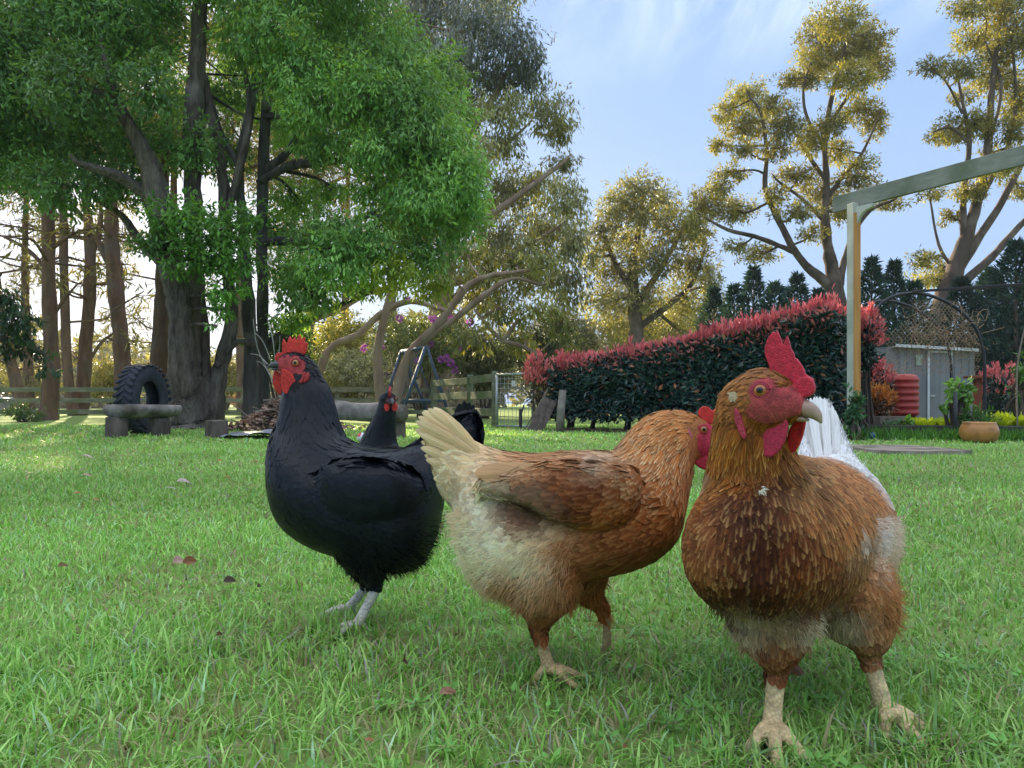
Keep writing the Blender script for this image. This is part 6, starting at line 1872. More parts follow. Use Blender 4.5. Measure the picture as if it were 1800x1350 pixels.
    h.fleshy('comb', mb, 0.0011, COMB, lambda V: np.asarray(RED) * (0.85 + .35 * vnoise(V, 60, 1))[:, None], 4)
    for nm, dy, ol, lab in (('wattle', -.025, [(335, 700), (450, 760), (520, 850), (558, 930), (530, 1020), (460, 1090), (390, 1102), (340, 1060), (315, 980), (310, 860), (318, 770)], None),
                       ('wattle', .009, [(215, 730), (300, 780), (330, 900), (340, 1030), (318, 1120), (270, 1110), (215, 1030), (182, 930), (182, 840)], None)):
        mb = MB(); extrude_poly(mb, [P(*Z(a, b), y + dy) for a, b in smooth_outline(ol, 3)], (0.1, 1, 0), 0.006)
        h.fleshy(nm, mb, 0.0011, COMB, lambda V: np.asarray(RED) * (0.85 + .3 * vnoise(V, 70, 1))[:, None], 8)
    for ol in ([(655, 765), (690, 750), (690, 820), (670, 900), (640, 935), (590, 930), (600, 890), (640, 840)], [(690, 790), (735, 760), (755, 800), (745, 860), (710, 910), (665, 930), (672, 880)]):
        mb = MB(); extrude_poly(mb, [P(*Z(a, b), y - .0265) for a, b in smooth_outline(ol, 3)], (0, 1, 0), 0.007)
        h.fleshy('earlobe', mb, 0.0011, COMB, lambda V: np.asarray((.55, .05, .05)) * (0.85 + .3 * vnoise(V, 70, 1))[:, None], 6)
    zp = lambda a, b: P(*Z(a, b), y)
    u = h.u / 9
    beak_of(h, [zp(330, 640), zp(270, 640), zp(190, 645), zp(130, 665), zp(88, 692)], [58 * u, 62 * u, 52 * u, 32 * u, 8 * u],
            [.0085, .0078, .006, .0038, .001], (0, 1, 0), (0.035, 0.035, 0.045), (0.09, 0.085, 0.09),
            ([zp(330, 700), zp(260, 708), zp(190, 712), zp(135, 708)], [22 * u, 24 * u, 17 * u, 6 * u], [.0075, .0065, .0045, .0018]))
    h.eye(P(*Z(548, 612), y - .0165), (-.12, -1, .05), .0062, (0.55, 0.24, 0.07), (0.35, 0.05, 0.05))
    return h

# ---- pale buff hen, side on, walking right
def buff_hen():
    h = Hen('buff and cream hen walking to the right with one foot lifted', 'hens on the lawn', 1.05, 960, 22, 1)
    Z = lambda a, b: (720 + a / 2.596, 680 + b / 2.596)
    r = h.ring; y = h.Y
    h.torso([r((1196, 860), (1198, 905), .020), r((1180, 832), (1184, 945), .050), r((1150, 812), (1156, 974), .074), r((1108, 800), (1116, 994), .092),
             r((1056, 795), (1066, 1006), .104), r((1000, 795), (1000, 1022), .110), r((945, 799), (930, 1042), .110), r((893, 797), (878, 1044), .100),
             r((850, 787), (836, 1010), .078), r((818, 790), (812, 965), .050), r((796, 830), (800, 920), .016)])
    h.torso([r((900, 797), (880, 930), .05), r((855, 788), (822, 905), .044), r((822, 772), (778, 868), .032), r((794, 752), (763, 826), .018), r((772, 738), (752, 792), .009), r((758, 734), (748, 768), .004)], tagv=5)
    h.torso([r((1205, 724), (1222, 806), .026), r((1172, 722), (1220, 812), .035), r((1142, 731), (1214, 836), .044), r((1116, 750), (1206, 868), .056),
             r((1094, 777), (1197, 905), .072), r((1074, 800), (1185, 935), .085)], tagv=1)
    h.torso([r((1262, 758), (1262, 780), .008), r((1252, 748), (1252, 797), .015), r((1238, 738), (1238, 810), .021), r((1220, 729), (1218, 814), .0255), r((1200, 724), (1200, 806), .026), r((1182, 728), (1186, 790), .018)], tagv=2)
    # folded wing on the near side
    w = lambda t, b, th, dy: (*r(t, b, th, y + dy),)
    h.torso([w((1128, 835), (1120, 895), .008, -.092), w((1108, 822), (1095, 918), .016, -.103), w((1065, 815), (1040, 930), .018, -.112), w((1010, 812), (975, 915), .018, -.114),
             w((950, 815), (918, 890), .015, -.110), w((895, 826), (878, 872), .010, -.098), w((845, 842), (840, 864), .004, -.086)], tagv=6, pear=0, n=18)
    for near, pts, rad in ((1, [(960, 960), (955, 1030), (948, 1082), (944, 1100)], [.062, .052, .024, .010]), (0, [(1000, 960), (1022, 1010), (1038, 1045), (1050, 1062)], [.055, .045, .022, .011])):
        dy = -.05 if near else .05
        h.limb([P(*q, y + dy) for q in pts], rad, 4, 18)
    c = P(966, 1176, y - .05); c[2] = 0.017
    b = P(944, 1098, y - .05)
    h.limb([b, b * .5 + c * .5, c], [.0105, .0085, .0095], 9)
    h.foot(c, (1, -0.05, 0), 1.05)
    b2 = P(1052, 1058, y + .05); c2 = P(1068, 1094, y + .05)
    h.limb([b2, P(1062, 1076, y + .05), c2], [.0105, .0092, .009], 9)
    h.foot(c2, (-.35, 0, -1), 0.62, 0.0, 0.3)
    face = [(1238, 775, 34, 38), (1225, 790, 18, 26)]
    shank = (0.68, 0.46, 0.22)
    cream = ((0.88, 0.63, 0.32), (0.90, 0.73, 0.45)); pale = ((0.90, 0.75, 0.50), (0.90, 0.81, 0.62))
    rust = ((0.40, 0.105, 0.020), (0.60, 0.24, 0.07)); dark = ((0.12, 0.025, 0.010), (0.24, 0.065, 0.022)); tan = ((0.50, 0.17, 0.04), (0.84, 0.60, 0.32))
    z = [(770, 770, 60, 70, *cream, 1.3), (850, 830, 60, 50, *cream, 1.2), (815, 900, 40, 45, (0.62, .36, .15), (.74, .5, .26), .6), (840, 950, 60, 75, *pale, 2.2), (900, 955, 65, 60, *pale, 1.6),
         (950, 920, 60, 45, *cream, .7), (900, 1035, 60, 24, (.46, .19, .06), (.62, .34, .14), 1.2), (960, 1000, 50, 45, *cream, .5), (960, 1060, 40, 50, (.30, .09, .03), (.45, .18, .07), 1.6), (1010, 1000, 45, 50, *rust, .8),
         (1030, 858, 75, 38, *dark, 5.5), (965, 880, 42, 28, *dark, 4.5), (1000, 905, 60, 22, *dark, 2.6), (1080, 840, 50, 38, (.33, .10, .03), (.56, .24, .09), 1.3), (1000, 835, 45, 22, *rust, 1.4), (930, 832, 70, 20, (.62, .30, .12), (.80, .55, .32), 1.5), (875, 848, 50, 18, (.74, .42, .22), (.84, .62, .42), 1.4),
         (920, 872, 70, 14, *pale, 1.0), (1010, 800, 100, 14, (.56, .24, .08), (.78, .55, .30), .9), (1075, 815, 30, 22, *pale, 1.2), (1110, 900, 60, 60, *rust, 1.2), (1130, 960, 60, 40, (.26, .075, .03), (.42, .15, .06), 1.4), (1060, 980, 50, 30, (.28, .08, .03), (.4, .16, .06), .9),
         (1170, 800, 50, 70, *tan, 1.4), (1140, 770, 45, 40, *tan, 1.5), (1180, 735, 45, 22, (.48, .17, .045), (.66, .32, .10), 1.5), (1120, 835, 35, 40, (.60, .28, .10), (.84, .66, .40), 1.0), (1180, 880, 40, 40, *rust, 1.0)]
    nofe = [(1240, 775, 28, 42), (1226, 792, 16, 26)]
    def pig(h, p, px, py):
        j = 16
        qx = px + (vnoise(p, 28, 1) - .5) * 60; qy = py + (vnoise(p, 28, 2) - .5) * 50
        c1, c2 = zone_color(qx, qy, z, rust)
        return c1, c2
    def paint(h, V):
        px, py = pxof(V)
        c = pig(h, V, px, py)[0] * .85
        f = face_paint(h, V, (0.50, 0.30, 0.14), face, (0.50, 0.035, 0.06), 1095, shank)
        k = np.abs(f - np.array([.5, .3, .14])).max(1) > 1e-6
        c[k] = f[k]
        return c
    h.skin(0.003, paint)
    def coat(h, p, n, px, py, t):
        r = h.r; N_ = len(p)
        keep = ~(in_ell(px, py, nofe) & ((t == 2) | (t == 1))) & (t != 9)
        L = np.full(N_, .030); W = np.full(N_, .021)
        neck = (t == 1) & (py < 850); L[neck] = .026; W[neck] = .0085
        head = (t == 2); L[head] = .010; W[head] = .0045
        tail = (t == 5) & (px < 830); L[tail] = .030; W[tail] = .012
        sad = (py < 815) & (px > 830) & (px < 1060); W[sad] = .011; L[sad] = .034
        L[t == 4] = .022; W[t == 4] = .013
        wing = t == 6; L[wing] = .028; W[wing] = .020
        lift = np.where(head, .05, .095) * r.uniform(.5, 1.5, N_)
        lift[tail] *= .5
        c1, c2 = pig(h, p, px, py)
        k = r.uniform(.70, 1.22, (N_, 1))
        s = r.uniform(.75, 1.25, N_)
        # the underside is loose down, hardly any closed feathers there
        low = (py > 1000) & (px < 920); keep &= ~(low & (r.random(N_) < .6))
        return keep, L * s, W * s, lift, np.clip(c1 * k, 0, .9), np.clip(c2 * k, 0, .9)
    def fl(h, p, n, px, py, t):
        k = np.clip((py - 900) / 90, 0, .95) * (px < 1010) * (t != 9)
        k = np.maximum(k, .5 * (t == 4)) * ((py < 1070) | (px > 1000)); k = np.maximum(k, 0.8 * ((px < 830) & (py > 900)))
        k = np.maximum(k, 0.6 * ((t == 9) & (px > 1000) & (py < 1100)))
        c1, c2 = pig(h, p, px, py)
        return k, h.r.uniform(.009, .020, len(p)), np.clip((c1 * .4 + c2 * .6) * h.r.uniform(.95, 1.25, (len(p), 1)), 0, .93)
    h.plumage(10500, coat, FEATHER, 34000, fl)
    lst = []
    tips = [(728, 750), (729, 742), (732, 734), (737, 728), (743, 724), (750, 721), (758, 721), (766, 723), (774, 728), (784, 738), (730, 758), (733, 768), (736, 779), (740, 791), (745, 803), (750, 816), (756, 830), (762, 844), (768, 857), (774, 868), (780, 880)]
    for i, (tx, ty) in enumerate(tips):
        bx = 842 + (ty - 720) * .05; by = 800 + (ty - 740) * .55
        sgn = (-1) ** i
        cc = h.r.uniform(.9, 1.08)
        lst.append(((bx, by, y - .03), (tx + h.r.normal(0, 2), ty + h.r.normal(0, 2), y - .010 + .006 * sgn + .004 * h.r.normal()), 17, (0.3 * sgn, -1, .1), np.array(cream[0]) * cc * 1.03, np.array(cream[1]) * cc * 1.03, .04))
    h.long_feathers('tail_feather', lst, FEATHER)
    wl = []
    for i in range(7):
        a = i / 6
        c = np.array((.74, .42, .22)) * (1 - a) + np.array((.82, .70, .48)) * a
        wl.append(((1000 - 30 * a, 832 + 42 * a, y - .128), (834 + 95 * a, 842 + 60 * a - 12 * a * a, y - .098 - .008 * a), 30 - 6 * a, (-.12, -1, .05), c, np.clip(c * 1.12, 0, .88), .06))
    h.long_feathers('wing_feather', wl, FEATHER)
    # bare parts of the head
    ol = [(1230, 735), (1228, 722), (1236, 714), (1246, 716), (1252, 722), (1262, 716), (1268, 728), (1276, 722), (1280, 738), (1272, 752), (1250, 746)]
    mb = MB(); extrude_poly(mb, [P(a, b, y) for a, b in smooth_outline(ol, 3)], (0, 1, 0), .006)
    h.fleshy('comb', mb, .0011, COMB, RED, 4)
    for dy in (-.014, .012):
        mb = MB(); extrude_poly(mb, [P(a, b, y + dy) for a, b in smooth_outline([(1226, 792), (1244, 790), (1258, 796), (1256, 812), (1244, 826), (1226, 820), (1218, 806)], 3)], (0, 1, 0), .006)
        h.fleshy('wattle', mb, .0011, COMB, (.55, .03, .05), 7)
    mb = MB(); extrude_poly(mb, [P(a, b, y - .0275) for a, b in smooth_outline([(1208, 752), (1214, 758), (1217, 775), (1214, 788), (1208, 782), (1204, 765)], 3)], (0, 1, 0), .006)
    h.fleshy('earlobe', mb, .0011, COMB, (.62, .16, .18), 6)
    u = h.u
    beak_of(h, [P(1258, 764, y), P(1270, 764, y), P(1284, 770, y), P(1293, 782, y)], [11 * u, 11 * u, 7 * u, 1.5 * u], [.009, .007, .004, .001], (0, 1, 0), (.35, .22, .14), (.55, .42, .30))
    h.eye(P(*Z(1338, 195), y - .0185), (.12, -1, .05), .0058, (0.55, 0.22, 0.05), (0.5, 0.05, 0.07))
    return h

# ---- black hen standing behind, facing the camera
def far_black_hen():
    h = Hen('black hen looking out from behind the large black hen with its tail fanned', 'hens on the lawn', 2.3, 740, 23, 1)
    r = h.ring; y = h.Y
    h.torso([r((640, 800), (642, 835), .02), r((655, 785), (660, 858), .07), r((690, 785), (695, 872), .10), r((740, 790), (745, 878), .115), r((785, 790), (790, 872), .10), (*r((815, 785), (818, 850), .06),), r((830, 800), (832, 830), .02)])
    h.torso([r((780, 790), (790, 835), .05), r((800, 755), (822, 805), .028), r((808, 728), (840, 772), .012), r((812, 715), (842, 745), .004)], tagv=5)
    s = lambda cx, py, rx, dy, rd: (P(cx, py, y + dy), np.array([0, -rd, 0]), np.array([rx * h.u, 0, 0]))
    h.torso([s(683, 690, 6, -.02, .012), s(682, 697, 13, -.012, .022), s(680, 712, 15, -.004, .03), s(676, 732, 18, .0, .036), s(668, 760, 26, .01, .046), s(664, 785, 34, .02, .06), s(672, 815, 42, .03, .07)], tagv=1)
    # head turned to the camera
    h.torso([s(688, 712, 4, -.048, .004), s(687, 707, 8, -.036, .012), s(685, 703, 11, -.02, .02), s(682, 700, 13, -.004, .024), s(680, 702, 11, .014, .018)], tagv=2)
    for dy, bx in ((-.05, 728), (.05, 748)):
        b = P(bx + 8, 890, y + dy); c = P(bx, 915, y + dy); c[2] = .017
        h.limb([P(bx, 840, y + dy), P(bx + 4, 868, y + dy), b], [.055, .045, .012], 4, 14)
        h.limb([b, c], [.0095, .0095], 9); h.foot(c, (-1, -.1, 0), 1.1)
    face = [(688, 706, 10, 10)]
    h.skin(0.0042, lambda h, V: face_paint(h, V, (.008, .008, .010), face, (.10, .03, .04), 890, (.3, .29, .3)))
    def coat(h, p, n, px, py, t):
        N_ = len(p); rr = h.r
        keep = (t != 9) & ~(in_ell(px, py, [(688, 707, 9, 9)]) & (t == 2) & (n[:, 1] < -.2))
        L = np.full(N_, .036); W = np.full(N_, .024)
        L[t == 1] = .034; W[t == 1] = .011; L[t == 2] = .011; W[t == 2] = .006
        b = np.array([.0048, .0052, .0072]) * rr.uniform(.7, 1.5, (N_, 1))
        return keep, L, W, .10 * rr.uniform(.6, 1.4, N_), b, b * .7
    fl = lambda h, p, n, px, py, t: (0.6 * (t == 4), np.full(len(p), .02), np.tile((.008, .008, .01), (len(p), 1)))
    h.plumage(3600, coat, FEATHER_BLACK, 2000, fl)
    lst = []
    for i, (tx, ty) in enumerate([(806, 708), (814, 704), (822, 706), (829, 710), (835, 718), (839, 728), (842, 738), (843, 748), (840, 758), (835, 768)]):
        lst.append(((792 + i * 1.2, 795 + i * 1.5, y), (tx, ty, y + .01 * (-1) ** i), 17, (.1 * (-1) ** i, -1, .1), (.0065, .0065, .008), (.004, .004, .005), .04))
    h.long_feathers('tail_feather', lst, FEATHER_BLACK)
    mb = MB()
    ol = [(-.05, -.004), (-.055, .012), (-.045, .02), (-.038, .012), (-.03, .026), (-.02, .016), (-.012, .028), (-.004, .016), (.006, .022), (.008, .004), (-.01, -.002), (-.03, -.006)]
    hc = P(686, 695, y)
    extrude_poly(mb, [hc + np.array([0.006 * (-a / .05), a, b]) for a, b in ol], (1, .1, 0), .007)
    h.fleshy('comb', mb, .0016, COMB, (.50, .03, .035), 3)
    for sx in (-1, 1):
        cx = 688 + sx * 7 - 1
        mb = MB(); extrude_poly(mb, [P(cx + a, 712 + b, y - .032) for a, b in smooth_outline([(-3, -3), (3, -3), (5, 4), (3, 10), (-2, 11), (-5, 5)], 3)], (.3 * sx, 1, 0), .007)
        h.fleshy('wattle', mb, .0016, COMB, RED, 5)
    u = h.u
    beak_of(h, [P(688, 704, y - .040), P(689, 704, y - .054), P(690, 707, y - .066), P(690, 711, y - .072)], [.008, .0075, .005, .001], [.008, .006, .004, .001], (1, 0, 0), (.04, .04, .05), (.08, .08, .09))
    for sx in (-1, 1):
        h.eye(P(686 + sx * 9.5, 701, y - .02), (sx, -.55, .1), .0058, (.5, .2, .06), (.12, .03, .04))
    return h

# ---- brown hen in front, facing the camera, head turned to the right
def brown_hen():
    h = Hen('brown hen nearest the camera facing forward with tall upright red comb', 'hens on the lawn', 0.80, 1420, 24, 1)
    Z = lambda a, b: (1160 + a / 3.75, 560 + b / 3.75)
    def sl(Yd, cx, cy, rx, rz):                      # upright slice across the body at distance Yd
        u = Yd / FPX
        return (P(cx, cy, Yd), np.array([0, 0, rz * u]), np.array([rx * u, 0, 0]))
    h.torso([sl(.752, 1335, 985, 45, 50), sl(.765, 1338, 972, 92, 92), sl(.795, 1345, 962, 130, 128), sl(.84, 1358, 950, 157, 146), sl(.90, 1376, 945, 168, 146),
             sl(.96, 1400, 945, 166, 140), sl(1.02, 1425, 940, 152, 132), sl(1.08, 1450, 925, 128, 120), sl(1.14, 1468, 900, 92, 98), sl(1.18, 1475, 880, 50, 60)])
    # tail
    t0 = lambda cx, py, rx, Yd, rd: (P(cx, py, Yd), np.array([0, rd, rd * .4]), np.array([rx * Yd / FPX, 0, 0]))
    h.torso([t0(1462, 862, 66, 1.06, .05), t0(1457, 822, 56, 1.13, .042), t0(1450, 776, 38, 1.18, .026), t0(1446, 730, 22, 1.22, .014), t0(1444, 704, 10, 1.24, .006)], tagv=5)
    # neck: level rings
    k = lambda cx, py, rx, Yd, rd, tilt=0.0: (P(cx, py, Yd), np.array([0, rd, rd * tilt]), np.array([rx * Yd / FPX, 0, 0]))
    h.torso([k(1318, 668, 26, .815, .018), k(1314, 690, 44, .812, .026), k(1312, 715, 52, .812, .032), k(1313, 745, 58, .815, .036), k(1318, 780, 66, .822, .043), k(1324, 815, 77, .832, .052), k(1332, 860, 95, .845, .065),
             k(1340, 910, 110, .86, .08)], tagv=1)
    # head, looking right and a little towards the camera
    ang = math.radians(30); f = np.array([math.cos(ang), -math.sin(ang), 0]); side = np.array([math.sin(ang), math.cos(ang), 0])
    Y0 = .795
    def HY(px): return Y0 - math.tan(ang) * (px - 1335) * Y0 / FPX
    def hp(a, b, off=0.0):
        q = Z(a, b); p = P(q[0], q[1], HY(q[0])); return p + side * off
    def hr(px, top, bot, lat):
        a, b = P(px, top, HY(px)), P(px, bot, HY(px)); return ((a + b) / 2, (a - b) / 2, side * lat)
    h.torso([hr(1416, 694, 730, .009), hr(1406, 684, 738, .0145), hr(1390, 668, 745, .020), hr(1368, 655, 756, .025), hr(1342, 647, 764, .0275), hr(1316, 652, 762, .027), hr(1294, 668, 750, .022), hr(1278, 695, 728, .010)], tagv=2)
    shank = (0.76, 0.56, 0.29)
    for hip, kn, hock, ank, rr, fw in (((1352, 1035, .86), (1360, 1108, .845), (1365, 1172, .835), (1357, 1290, .822), (.053, .047, .027, .0125), (-.25, -1, 0)),
                                  ((1474, 1015, .93), (1508, 1082, .91), (1525, 1146, .895), (1556, 1262, .868), (.056, .050, .028, .0125), (.15, -1, 0))):
        a, b, c = P(*hip), P(*hock), P(*ank); c[2] = .019
        m = P(*kn); m2 = P(hock[0] - 1, hock[1] - 18, hock[2])
        h.limb([a, (a + m) / 2 + (0, 0, .004), m, m2, b], [rr[0], rr[0] * .98, rr[1], rr[2], rr[3]], 4, 20)
        h.limb([b, b * .5 + c * .5, c], [.0128, .0102, .0112], 9)
        h.foot(c, fw, 1.3)
    def paint(h, V):
        px, py = pxof(V)
        d, t = h.field(V)
        c = pig(h, V, px, py, t)[0] * .85
        q = nofe_fn(px, py) & ((t == 2) | (t == 1))
        fc = np.array([.47, .065, .065]) * (.55 + .9 * vnoise(V, 150, 2) * (.6 + .8 * vnoise(V, 45, 5)))[:, None]
        lowf = np.clip((py - 700) / 40, 0, 1)[:, None]
        fc = fc * (1 - lowf * .35) + np.array([.36, .10, .08]) * lowf * .35
        c[q] = fc[q]
        s = t == 9
        c[s] = np.array(shank) * (.75 + .5 * vnoise(V[s], 90, 3))[:, None]
        return c
    def nofe_fn(px, py):
        return in_ell(px, py, [(1347, 690, 31, 27), (1372, 708, 42, 24), (1352, 722, 40, 22), (1398, 703, 32, 26)])
    chest = ((.19, .042, .008), (.32, .09, .018)); dk = ((.050, .014, .007), (.11, .03, .011)); gold = ((.30, .085, .012), (.62, .28, .060)); rust = ((.36, .090, .013), (.54, .18, .036))
    cream = ((.72, .56, .38), (.84, .74, .58)); white = ((.84, .82, .78), (.88, .87, .84))
    z = [(1320, 760, 70, 60, *gold, 1.5), (1290, 690, 40, 40, (.44, .17, .045), (.68, .36, .12), 1.5), (1345, 655, 40, 16, (.42, .17, .06), (.6, .32, .14), 1.2), (1355, 830, 34, 40, *dk, 1.6), (1400, 830, 30, 45, (.36, .16, .05), (.6, .36, .14), 1.0),
         (1260, 830, 30, 60, *gold, 1.2), (1215, 860, 30, 40, *rust, 1.4), (1220, 830, 22, 22, *cream, 1.1), (1225, 950, 50, 60, (.30, .095, .028), (.52, .22, .075), 1.2), (1330, 945, 85, 65, *dk, 2.4), (1345, 1045, 90, 40, *dk, 2.6),
         (1420, 960, 60, 60, *chest, 1.2), (1430, 900, 40, 40, (.30, .11, .035), (.5, .22, .075), 1.1), (1490, 880, 60, 50, (.40, .135, .035), (.62, .28, .09), 1.5), (1440, 1030, 60, 40, (.14, .042, .016), (.26, .1, .04), 1.3), (1540, 1040, 40, 60, (.44, .17, .055), (.62, .32, .13), 1.2),
         (1565, 950, 36, 36, *cream, 1.6), (1545, 925, 16, 22, *white, 1.8), (1450, 1095, 50, 22, (.62, .50, .30), (.74, .64, .44), 1.6), (1530, 1130, 40, 40, (.28, .12, .05), (.42, .22, .1), 1.4), (1310, 1100, 40, 30, (.66, .48, .30), (.78, .62, .44), 1.6), (1355, 1150, 35, 35, (.22, .075, .03), (.36, .15, .06), 1.8),
         (1370, 1090, 40, 20, (.46, .30, .14), (.6, .44, .24), .8)]
    def pig(h, p, px, py, t):
        qx = px + (vnoise(p, 32, 1) - .5) * 50; qy = py + (vnoise(p, 32, 2) - .5) * 45
        c1, c2 = zone_color(qx, qy, z, chest)
        back = np.clip((p[:, 1] - .99) / .10, 0, 1) * (py < 880)
        back = np.maximum(back, (t == 5) * 1.0)[:, None]
        return c1 * (1 - back) + np.array(white[0]) * back, c2 * (1 - back) + np.array(white[1]) * back
    h.skin(0.003, paint)
    def coat(h, p, n, px, py, t):
        r = h.r; N_ = len(p)
        keep = ~(nofe_fn(px, py) & ((t == 2) | (t == 1)) & (n[:, 1] < .35)) & (t != 9)
        L = np.full(N_, .023); W = np.full(N_, .0155)
        neck = (t == 1) & (py < 850); L[neck] = .027; W[neck] = .0072
        head = t == 2; L[head] = .009; W[head] = .0036
        L[t == 4] = .020; W[t == 4] = .011; L[(t == 4) & (py > np.where(px < 1420, 1135, 1108))] = .011
        L[t == 5] = .032; W[t == 5] = .011
        bk = (px > 1420) & (py < 930) & (t == 0); L[bk] = .034; W[bk] = .015
        lift = np.where(head, .05, .07) * r.uniform(.5, 1.5, N_)
        c1, c2 = pig(h, p, px, py, t)
        k = r.uniform(.60, 1.30, (N_, 1)); s = r.uniform(.75, 1.25, N_)
        # pale tips on part of the breast feathers
        tipp = (r.random(N_) < .38) & (t != 5)
        c2[tipp] = c2[tipp] * .5 + np.array([.56, .32, .12]) * .5
        return keep, L * s, W * s, lift, np.clip(c1 * k, 0, .9), np.clip(c2 * k, 0, .9)
    def fl(h, p, n, px, py, t):
        k = np.clip((py - 1050) / 50, 0, .9) * (t != 9)
        k = np.maximum(k, .5 * (t == 4)); k = k * np.where(px < 1420, py < 1140, py < 1112); k = np.maximum(k, .8 * ((px > 1535) & (py < 1100) & (py > 910)) * (t != 9)); k = np.maximum(k, .15 * (t == 5))
        c1, c2 = pig(h, p, px, py, t)
        return k, h.r.uniform(.009, .019, len(p)), np.clip((c1 * .5 + c2 * .5) * h.r.uniform(.82, 1.18, (len(p), 1)), 0, .9)
    def hook(p, n, d, t):
        f = np.clip(-n[:, 1] * 1.2 - .1, 0, 1) * (t == 0)
        out = (p[:, :1] - P(1345, 960, .8)[0]) * np.array([[1.0, 0, 0]]) * 2.0
        return nrm(d * (1 - f)[:, None] + (np.array([0, 0, -1.0]) + out) * f[:, None])
    h.flow_hook = hook
    h.plumage(15500, coat, FEATHER, 28000, fl)
    lst = []
    for i in range(22):
        a = i / 21
        lst.append(((1440 + 36 * a, 850, 1.12 + .02 * math.sin(i * 2.1)), (1412 + 64 * a + 3 * h.r.normal(), 712 - 22 * math.sin(a * math.pi) + 34 * a * a, 1.22 + .012 * (-1) ** i), 20, (.25 * (a - .5) + .2 * (-1) ** i, -1, .4), white[0], white[1], .03 * (a - .5)))
    h.long_feathers('tail_feather', lst, FEATHER)
    wl = []
    for i in range(6):
        a = i / 5
        c = np.array((.46, .16, .045)) * (1 - a) + np.array((.58, .28, .11)) * a
        wl.append(((1500 - 8 * a, 850 + 18 * a, .90), (1546 + 6 * a, 905 + 22 * a, 1.0 + .02 * a), 26, (.8, -.6, .1), c, np.clip(c * 1.35, 0, .88), .03))
    h.long_feathers('wing_feather', wl, FEATHER)
    # comb: upright blade along the head, five points
    ol = [(985, 512), (1018, 492), (1026, 450), (1012, 395), (960, 365), (950, 330), (925, 290), (905, 262), (888, 285), (880, 305), (893, 262), (884, 225), (866, 200), (855, 150), (840, 108), (825, 150), (812, 190), (805, 150), (785, 100), (768, 66), (768, 110), (750, 82), (715, 125), (692, 190), (695, 240), (712, 290),
          (735, 350), (770, 385), (830, 440), (870, 500), (920, 530)]
    mb = MB(); extrude_poly(mb, [hp(a, b) for a, b in ol], side, .0062)
    mb2 = mb
    extrude_poly(mb2, [hp(a, b) for a, b in smooth_outline([(985, 512), (1020, 480), (1022, 440), (1000, 395), (950, 390), (900, 420), (860, 460), (880, 505), (930, 525)], 3)], side, .013)
    h.fleshy('comb', mb2, .0010, COMB, lambda V: np.asarray((.60, .024, .05)) * (.85 + .35 * vnoise(V, 70, 1))[:, None], 4)
    for off, ol in ((-.012, [(835, 635), (858, 690), (850, 770), (815, 850), (755, 905), (690, 890), (652, 830), (652, 770), (690, 725), (750, 700), (790, 660)]),
                    (.014, [(945, 668), (938, 740), (905, 840), (862, 890), (832, 850), (830, 780), (850, 710), (895, 672)])):
        mb = MB(); extrude_poly(mb, [hp(a, b, off) for a, b in smooth_outline(ol, 3)], side + np.array([.1, 0, .1]), .0062)
        h.fleshy('wattle', mb, .0010, COMB, lambda V, o=off: (np.asarray((.55, .03, .075)) if o < 0 else np.asarray((.68, .02, .015))) * (.85 + .3 * vnoise(V, 80, 1))[:, None], 7)
    mb = MB(); extrude_poly(mb, [hp(a, b, -.026) for a, b in smooth_outline([(530, 590), (560, 610), (585, 680), (606, 760), (595, 795), (560, 740), (535, 670)], 3)], side, .006)
    h.fleshy('earlobe', mb, .0010, COMB, (.55, .05, .085), 6)
    rr = h.r
    n = 60
    bp = np.array([hp(rr.uniform(514, 552), rr.uniform(496, 528), -.0255) for _ in range(n)])
    mb = MB(); feather_geo(mb, bp, np.tile(hp(500, 545) - hp(560, 500), (n, 1)) + rr.normal(0, .004, (n, 3)), np.tile(-side, (n, 1)) + rr.normal(0, .15, (n, 3)), np.full(n, .006), np.full(n, .003), np.full(n, .06),
                           jitter_cols(n, (.62, .46, .26), (.76, .62, .42), rr, .1), jitter_cols(n, (.66, .5, .3), (.8, .68, .48), rr, .1))
    tag(mb.build('ear_tuft', FEATHER, h.root, True, 2), kind='stuff')
    p, nn = h.sample(60000); px_, py_ = pxof(p); d_, t_ = h.field(p)
    ok = nofe_fn(px_, py_) & (t_ == 2) & (nn[:, 1] < .2) & (py_ > 706) & (rr.random(len(p)) < .6)
    d_ = nrm(d_ + np.array([0, 0, -.5])); q = ok.sum()
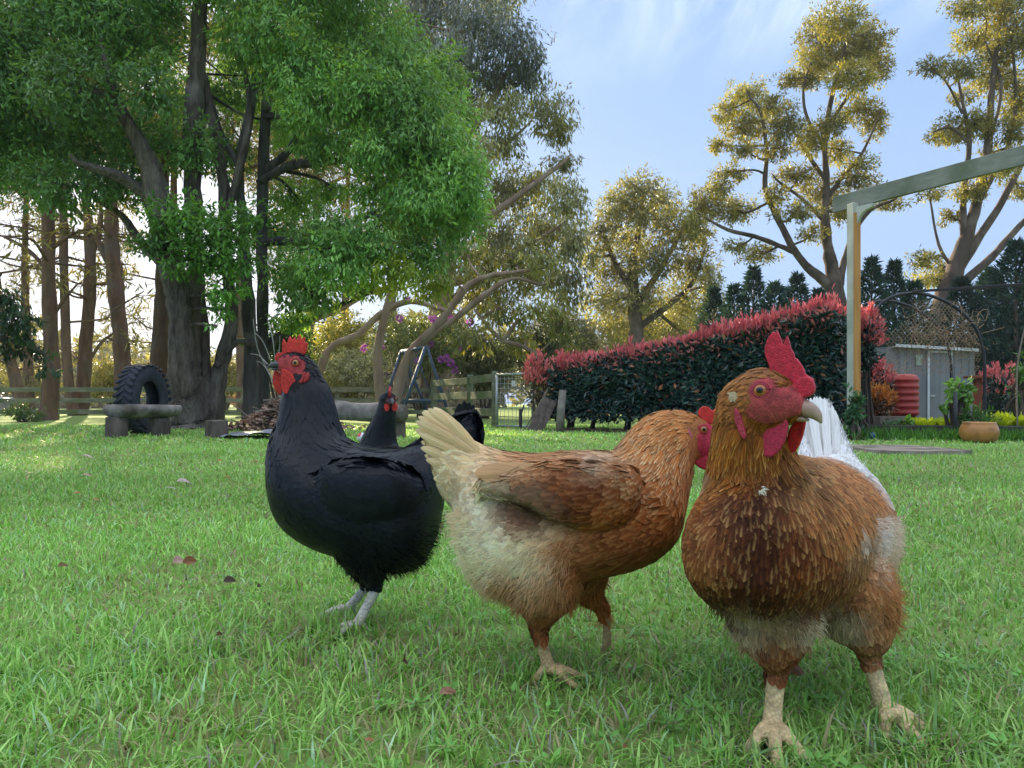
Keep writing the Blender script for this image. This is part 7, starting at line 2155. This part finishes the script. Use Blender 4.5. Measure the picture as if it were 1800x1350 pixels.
    mb = MB(); strand_geo(mb, p[ok], d_[ok], nn[ok], rr.uniform(.003, .006, q), .0006, jitter_cols(q, (.30, .09, .05), (.5, .2, .12), rr, .2), rr)
    tag(mb.build('face_bristles', FLUFF, h.root, False, 1), kind='stuff')
    u = h.u / 3.75
    beak_of(h, [hp(840, 575), hp(920, 580), hp(990, 606), hp(1040, 644), hp(1066, 690)], [56 * u, 58 * u, 50 * u, 32 * u, 6 * u], [.0125, .0115, .0090, .0055, .0012], side, (.26, .12, .10), (.50, .36, .24),
            ([hp(820, 632), hp(890, 648), hp(950, 664), hp(985, 668)], [26 * u, 28 * u, 18 * u, 5 * u], [.0115, .0095, .006, .002]))
    h.eye(hp(693, 477, -.0215), -side + np.array([.05, 0, .06]), .0078, (0.50, 0.16, 0.04), (0.46, 0.06, 0.08))
    return h

hens = [black_hen(), buff_hen(), far_black_hen(), brown_hen()]
# white down caught on the brown breast
fw_ = MB(); fwr = np.random.default_rng(4); fc = P(1338, 861, .735)
n = 14
d = nrm(np.array([.8, 0, -.4]) + fwr.normal(0, .45, (n, 3)))
V, F = rhombi(fc + fwr.normal(0, .0012, (n, 3)), d, rand_dirs(n, fwr), np.full(n, .0065), np.full(n, .0018)); fw_.add(V, F, (.85, .82, .72))
thing_mesh('loose_feather', 'tiny white down feather stuck on the breast of the brown hen', 'feather', fw_, FLUFF, False, None, 1)
# ------------------------------------------------------------------ thin evening haze
hz = MB(); hz.box((0, 50, 16.5), (260, 150, 35.0))
HAZE = bpy.data.materials.new('haze'); HAZE.use_nodes = True
hn = HAZE.node_tree; hn.nodes.clear()
ho = hn.nodes.new('ShaderNodeOutputMaterial'); hv = hn.nodes.new('ShaderNodeVolumePrincipled')
hv.inputs['Color'].default_value = (0.95, 0.97, 1.0, 1)
hv.inputs['Density'].default_value = 0.0007
hv.inputs['Anisotropy'].default_value = 0.35
hn.links.new(hv.outputs[0], ho.inputs['Volume'])
tag(hz.build('haze', HAZE), kind='stuff')
cy.volume_bounces = 0
